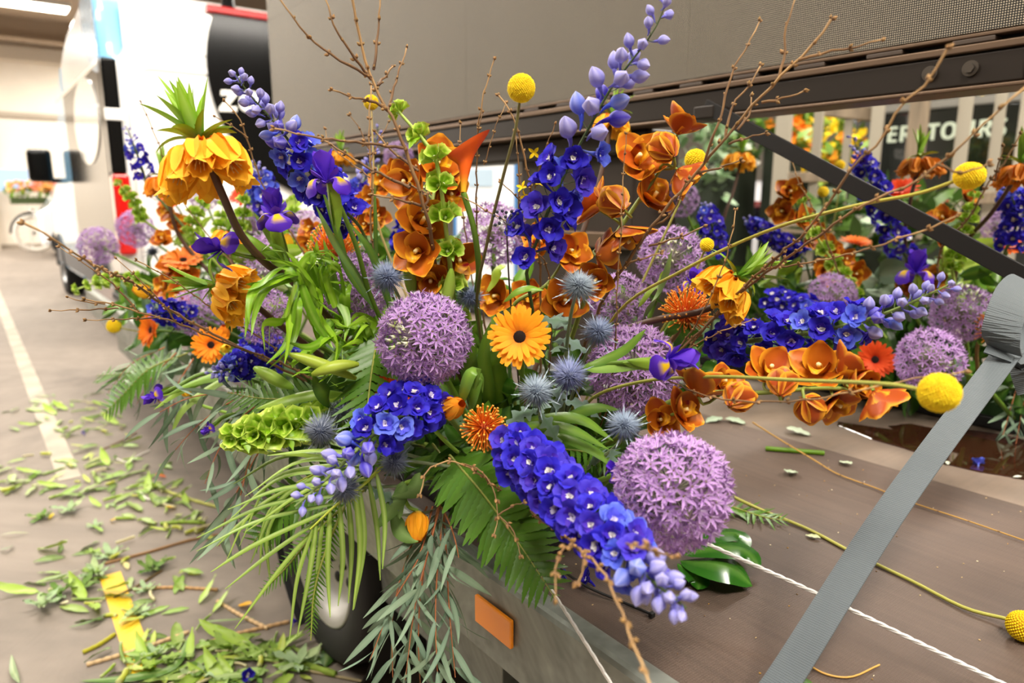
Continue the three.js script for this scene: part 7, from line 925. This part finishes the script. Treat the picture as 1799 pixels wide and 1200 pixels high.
// ================================================================ the hall behind: left
function CEIL_LEG() { return std({ color: 0xcfcac2, roughness: .5 }); }
{ // bicycle with a flower crate before the far wall
  const o = V(1.35, 0, -20.6), t = thing('bicycle', 'dark bicycle with pale tyre and flower crate near the far wall', 'bicycle', o), M = std({ color: 0x1d1b1a, roughness: .5 }), P = std({ color: 0xd6d0c6, roughness: .5 });
  for (const dx of [0, 1.15]) { const g = new THREE.TorusGeometry(.4, .055, 10, 40); g.translate(o.x + dx, .455, o.z); partW('tyre', g, P, t); const h = new THREE.CylinderGeometry(.05, .05, .12, 12); h.rotateX(Math.PI / 2); h.translate(o.x + dx, .455, o.z); partW('hub', h, M, t); const S = new Geo(); for (let k = 0; k < 14; k++) { const a = k * .4488; S.tube([V(o.x + dx, .455, o.z + .03), V(o.x + dx + Math.cos(a) * .38, .455 + Math.sin(a) * .38, o.z)], .004, C('#8a8680'), 3); } partW('spokes', S, MAT.stem, t); const mg = new THREE.TorusGeometry(.48, .03, 8, 24, Math.PI); mg.translate(o.x + dx, .46, o.z); partW('mudguard', mg, M, t); }
  const fr = new Geo(), a = V(o.x, .455, o.z), b = V(o.x + .12, .95, o.z), c = V(o.x + .6, .4, o.z), d = V(o.x + .52, .98, o.z), e = V(o.x + 1.15, .455, o.z); for (const [p, q] of [[a, b], [b, c], [b, d], [d, c], [c, e], [d, e]]) fr.tube([p, q], .022, C('#191817'), 6); partW('frame', fr, MAT.stem, t);
  partW('handlebar', new Geo().tube(curve([V(o.x + .3, 1.2, o.z - .3), V(o.x + .14, 1.15, o.z), V(o.x + .3, 1.2, o.z + .3)], 10), .018, C('#191817'), 6), MAT.stem, t);
  partW('saddle', new Geo().blob(V(o.x + .5, 1.04, o.z), V(.14, .05, .08), C('#191817'), 6, 10), MAT.stem, t);
  for (const dx of [-.12, .02, .12]) partW('lamp', (() => { const g = new THREE.SphereGeometry(.045, 14, 10); g.translate(o.x + dx + .1, 1.0, o.z + .25); return g; })(), phy({ color: 0xeeeeea, roughness: .05, metalness: .8 }), t);
  const cr = thing('flower_crate', 'crate of orange and pink flowers on the far bicycle', 'flower crate', V(o.x + .1, 1.16, o.z + .05)); partW('crate', rslab(o.x - .4, o.x + .6, 1.14, 1.3, o.z - .2, o.z + .3, .01), std({ color: 0x3c4a22, roughness: .8 }), cr);
  const L = new Geo(), B = new Geo(); for (let k = 0; k < 160; k++) { const p = V(o.x + rr(-.5, .7), rr(1.22, 1.45), o.z + rr(-.25, .35)); L.sheet({ L: .14, w: lance(.03), a0: rr(.2, 1.4), a1: .4, nu: 4, m: M4(p, quat(V(0, 1, 0), rr(0, 6))), c: mixc(GREEN.mid, GREEN.lime, rnd()) }); } for (let k = 0; k < 110; k++) B.blob(V(o.x + rr(-.42, .6), rr(1.42, 1.66), o.z + rr(-.2, .35)), V(.05, .04, .05), pick([C('#eda24a'), C('#f0b85a'), C('#e58a76'), C('#f2cd84')]), 4, 6); tag(partW('leaves', L, MAT.leaf, cr), null, null, null, 'stuff'); tag(partW('blooms', B, MAT.petal, cr), null, null, null, 'stuff'); }
{ const t = thing('display_board', 'pale blue board standing by the far wall', 'board', V(1.0, 0, -21.9)); partW('panel', rslab(.2, 1.5, 1.45, 1.98, -21.95, -21.9, .01), std({ color: 0x9dbbe6, roughness: .5 }), t); for (const x of [.35, 1.35]) partW('leg', rslab(x - .02, x + .02, 0, 1.46, -21.94, -21.9, .005), CEIL_LEG(), t); }

{ const t = thing('white_car', 'white car parked before the far wall left of the van', 'car', V(2.4, 0, -19)); const s = new THREE.Shape(); s.moveTo(-.9, .35); s.lineTo(-.92, .9); s.quadraticCurveTo(-.85, 1.0, -.7, 1.05); s.lineTo(-.45, 1.5); s.quadraticCurveTo(0, 1.62, .7, 1.55); s.lineTo(1.3, 1.0); s.lineTo(2.0, .9); s.lineTo(2.0, .35); s.closePath(); const g = new THREE.ExtrudeGeometry(s, { depth: 1.4, bevelEnabled: true, bevelSize: .08, bevelThickness: .1, bevelSegments: 3 }); g.translate(2.3, 0, -20); partW('body', g, phy({ color: 0xeef0f4, roughness: .25, clearcoat: 1 }), t); partW('side_window', rslab(1.95, 3.0, 1.08, 1.42, -18.5, -18.48, .01), std({ color: 0x1b2026, roughness: .1 }), t); for (const x of [1.8, 3.7]) { const w = new THREE.CylinderGeometry(.33, .33, .2, 24); w.rotateX(Math.PI / 2); w.translate(x, .33, -18.55); partW('wheel', w, MBLK, t); } }
// ================================================================ the hall behind: right
{ const M = std({ map: texture(128, 256, (x, y) => { const k = .9 + noise.noise(x * 14, y * 3, 2) * .16 + noise.noise(x * 50, y * 6, 3) * .08; return [.60 * k, .53 * k, .44 * k]; }, true, [2, 1]), roughness: .8 }), M2 = std({ color: 0xa59d8c, roughness: .7 });
  const t = thing('wooden_rack', 'pale wooden post-and-rail frame of a flower float beyond the trailer', 'wooden frame', V(5.3, 0, -2.5));
  for (const [x, w, d] of [[1377, 24, 5.0], [1437, 15, 5.1], [1490, 13, 5.15], [1540, 20, 5.0], [1612, 30, 4.9], [1692, 22, 4.9], [1752, 18, 5.0], [1800, 22, 4.9]]) { const p = at(x, 230, d), hw = w * d / FPX / 2; const g = boxGeo(hw * 2, 2.6, hw * 2, .006); g.rotateY(.35); g.translate(p.x, 1.3, p.z); partW('post', uvMetres(g), w > 25 ? M : M2, t); }
  const rail = (x0, y0, x1, y1, d0, d1, h) => { const a = at(x0, y0, d0), b = at(x1, y1, d1), dl = b.clone().sub(a), g = boxGeo(dl.length(), h, .05, .006); g.applyQuaternion(new THREE.Quaternion().setFromUnitVectors(V(1, 0, 0), dl.normalize())); g.translate((a.x + b.x) / 2, (a.y + b.y) / 2, (a.z + b.z) / 2); partW('rail', uvMetres(g), M, t); };
  rail(1370, 312, 1500, 310, 5.06, 5.2, .07); rail(1590, 352, 1810, 345, 4.98, 4.98, .08); rail(1437, 192, 1545, 203, 5.16, 5.06, .09); rail(1370, 400, 1810, 420, 5.0, 4.95, .07);
}
{ const t = thing('coach', 'dark glossy coach with pale lettering behind the wooden frame', 'coach', V(9, 0, -1.5)), G = phy({ color: 0x10130f, roughness: .12, clearcoat: 1 });
  partW('body', rslab(8.02, 10.3, .35, 2.2, -4.35, 3.2, .12), phy({ color: 0x1a1d1b, roughness: .3, clearcoat: .6 }), t); partW('window_band', rslab(8.0, 8.05, 1.15, 2.15, -4.2, 3.0, .02), G, t); partW('roof_edge', rslab(8.0, 8.1, 2.15, 2.24, -4.3, 3.1, .02), std({ color: 0x6d6a62, roughness: .5 }), t);
  for (const z of [-3.2, 1.4]) { const w = new THREE.CylinderGeometry(.42, .42, .3, 28); w.rotateZ(Math.PI / 2); w.translate(8.12, .42, z); partW('wheel', w, MBLK, t); }
  const f = globalThis.__f, tg = new TextGeometry('ER', { font: f, size: .165, depth: .008, curveSegments: 5 }); const put = (s, z, y) => { const g = new TextGeometry(s, { font: f, size: .165, depth: .008, curveSegments: 5 }); g.rotateY(-Math.PI / 2); g.translate(7.998, y, z); partW('lettering', g, std({ color: 0xa9b39f, roughness: .5 }), t); };
  put('ER', -3.87, 1.845); put('TOURS', -3.46, 1.845);
}
{ const c = V(7.0, 0, -5.0), t = thing('small_car', 'white rounded car with red tail lights beyond the far flowers', 'car', c); const s = new THREE.Shape(); s.moveTo(-.75, .3); s.lineTo(-.78, .8); s.quadraticCurveTo(-.7, .95, -.62, 1.0); s.quadraticCurveTo(-.45, 1.36, -.2, 1.4); s.quadraticCurveTo(0, 1.43, .2, 1.4); s.quadraticCurveTo(.45, 1.36, .62, 1.0); s.quadraticCurveTo(.7, .95, .78, .8); s.lineTo(.75, .3); s.closePath();
  const g = new THREE.ExtrudeGeometry(s, { depth: 2.4, bevelEnabled: true, bevelSize: .07, bevelThickness: .12, bevelSegments: 4, curveSegments: 10 }); g.rotateY(-Math.PI / 2 - .35); g.translate(c.x + 1.6, 0, c.z - .2); partW('body', g, phy({ color: 0xe9e9ec, roughness: .2, clearcoat: 1, clearcoatRoughness: .03 }), t);
  const lamp = (x, y, d, w) => { const p = at(x, y, d), b = boxGeo(.14 * w, .09, .14, .02); b.translate(p.x, p.y, p.z); partW('tail_light', b, phy({ color: 0xb01218, roughness: .15, clearcoat: 1 }), t); }; lamp(1285, 368, 6.9, 1.4); lamp(1345, 362, 6.75, 1.6); const p = at(1315, 378, 6.8), q = boxGeo(.3, .16, .3, .03); q.translate(p.x, p.y, p.z); partW('rear_window', q, std({ color: 0x24242a, roughness: .1 }), t); }
function mound(label, name, c, R, n, blooms, leafC, y0 = 0) { const t = thing(name, label, 'flowers', V(c.x, y0, c.z)), L = new Geo(), B = new Geo(); for (let k = 0; k < n; k++) { const v = V(rr(-1, 1), rr(-1, 1), rr(-1, 1)).multiply(R), p = c.clone().add(v); L.sheet({ L: .16, w: lance(.03), a0: rr(.2, 1.5), a1: .5, nu: 4, m: M4(p, quat(V(rr(-1, 1), 1, rr(-1, 1)), rr(0, 6))), c: mixc(C(leafC[0]), C(leafC[1]), rnd()) }); } for (const [col, m, sp] of blooms) for (let k = 0; k < m; k++) { const v = V(rr(-1, 1), rr(-.9, 1), rr(-1, 1)).multiply(R), p = c.clone().add(v); const cc = C(col); for (let j = 0; j < 5; j++) B.sheet({ L: sp, w: obov(sp * .4), a0: .9, a1: .4, nu: 3, m: M4(p, quat(V(-1, .5, .3).add(V(rr(-.6, .6), rr(-.6, .6), rr(-.6, .6)))).multiply(new THREE.Quaternion().setFromAxisAngle(YAX, j * 1.257))), c: cc }); } partW('leaves', L, MAT.leaf, t).userData.kind = 'stuff'; if (B.i.length) partW('blooms', B, MAT.petal, t).userData.kind = 'stuff'; partW('planter', rslab(c.x - R.x * .7, c.x + R.x * .7, y0, c.y - R.y * .6, c.z - R.z * .8, c.z + R.z * .8, .02), std({ color: 0x1d2616, roughness: .8 }), t); }
mound('bank of yellow and orange flowers behind the wooden frame', 'flower_bank', at(1440, 265, 6.4), V(.32, .3, .3), 180, [['#f2cf22', 75, .06], ['#f0a02a', 14, .06]], ['#5a7f2a', '#9ab84a']);
mound('small group of orange flowers left of the yellow bank', 'flower_bank', at(1378, 238, 5.9), V(.14, .14, .16), 60, [['#ee8a1e', 24, .06]], ['#5a7f2a', '#86a84a']);
mound('blurred pale green shrub beyond the mast', 'flower_bank', at(1225, 262, 6.0), V(.35, .42, .3), 240, [['#eef0e6', 16, .05]], ['#6f9460', '#b3c8a4']);
mound('green and yellow garland along the roof of the coach', 'flower_bank', V(8.5, 2.42, -2.4), V(.3, .18, 1.6), 320, [['#f2d02c', 40, .07], ['#f08a20', 8, .06]], ['#2f5c1c', '#7f9f3a'], 2.245);
mound('dark green shrub low behind the far flowers', 'flower_bank', at(1560, 400, 4.1), V(.6, .16, .25), 260, [['#c8263a', 10, .05], ['#eeeae0', 10, .05]], ['#2c4a1c', '#5f8034']);
mound('blurred green shrub behind the yellow drumstick', 'flower_bank', at(1290, 255, 6.3), V(.2, .22, .2), 120, [['#f0e8d8', 8, .05]], ['#4f7a3a', '#8fae6a']);
{ const t = thing('display_stand', 'white display window with blue frame seen under the screen', 'display', V(4.8, 0, -6.6)), a = at(798, 255, 8), b = at(906, 255, 8), c = at(906, 392, 8), dl = b.clone().sub(a), w = dl.length(), h = a.y - c.y, mk = (ww, hh, dd, ox, oy, oz, m, nm) => { const g = boxGeo(ww, hh, dd, .01); g.translate(ox, oy, oz); g.rotateY(-Math.atan2(dl.z, dl.x)); g.translate((a.x + b.x) / 2, a.y, (a.z + b.z) / 2); partW(nm, g, m, t); }, BL = std({ color: 0x3f86c9, roughness: .4 });
  mk(w, h + 1.2, .04, 0, -(h + 1.2) / 2, 0, std({ color: 0xf2f3f2, roughness: .5 }), 'board'); mk(.035, h + 1.2, .06, w / 2, -(h + 1.2) / 2, .01, BL, 'frame_side'); mk(.035, h + 1.2, .06, -w / 2, -(h + 1.2) / 2, .01, BL, 'frame_side'); mk(w, .16, .06, 0, -.08, .01, std({ color: 0x8fbfe8, roughness: .4 }), 'header'); mk(w * .4, .2, .05, -.05, -.36, .012, std({ color: 0xb9cfe0, roughness: .5 }), 'picture'); mk(.9, .06, .4, 0, -a.y + .03, 0, CEIL_LEG(), 'foot'); }
renderer.render(scene, camera);
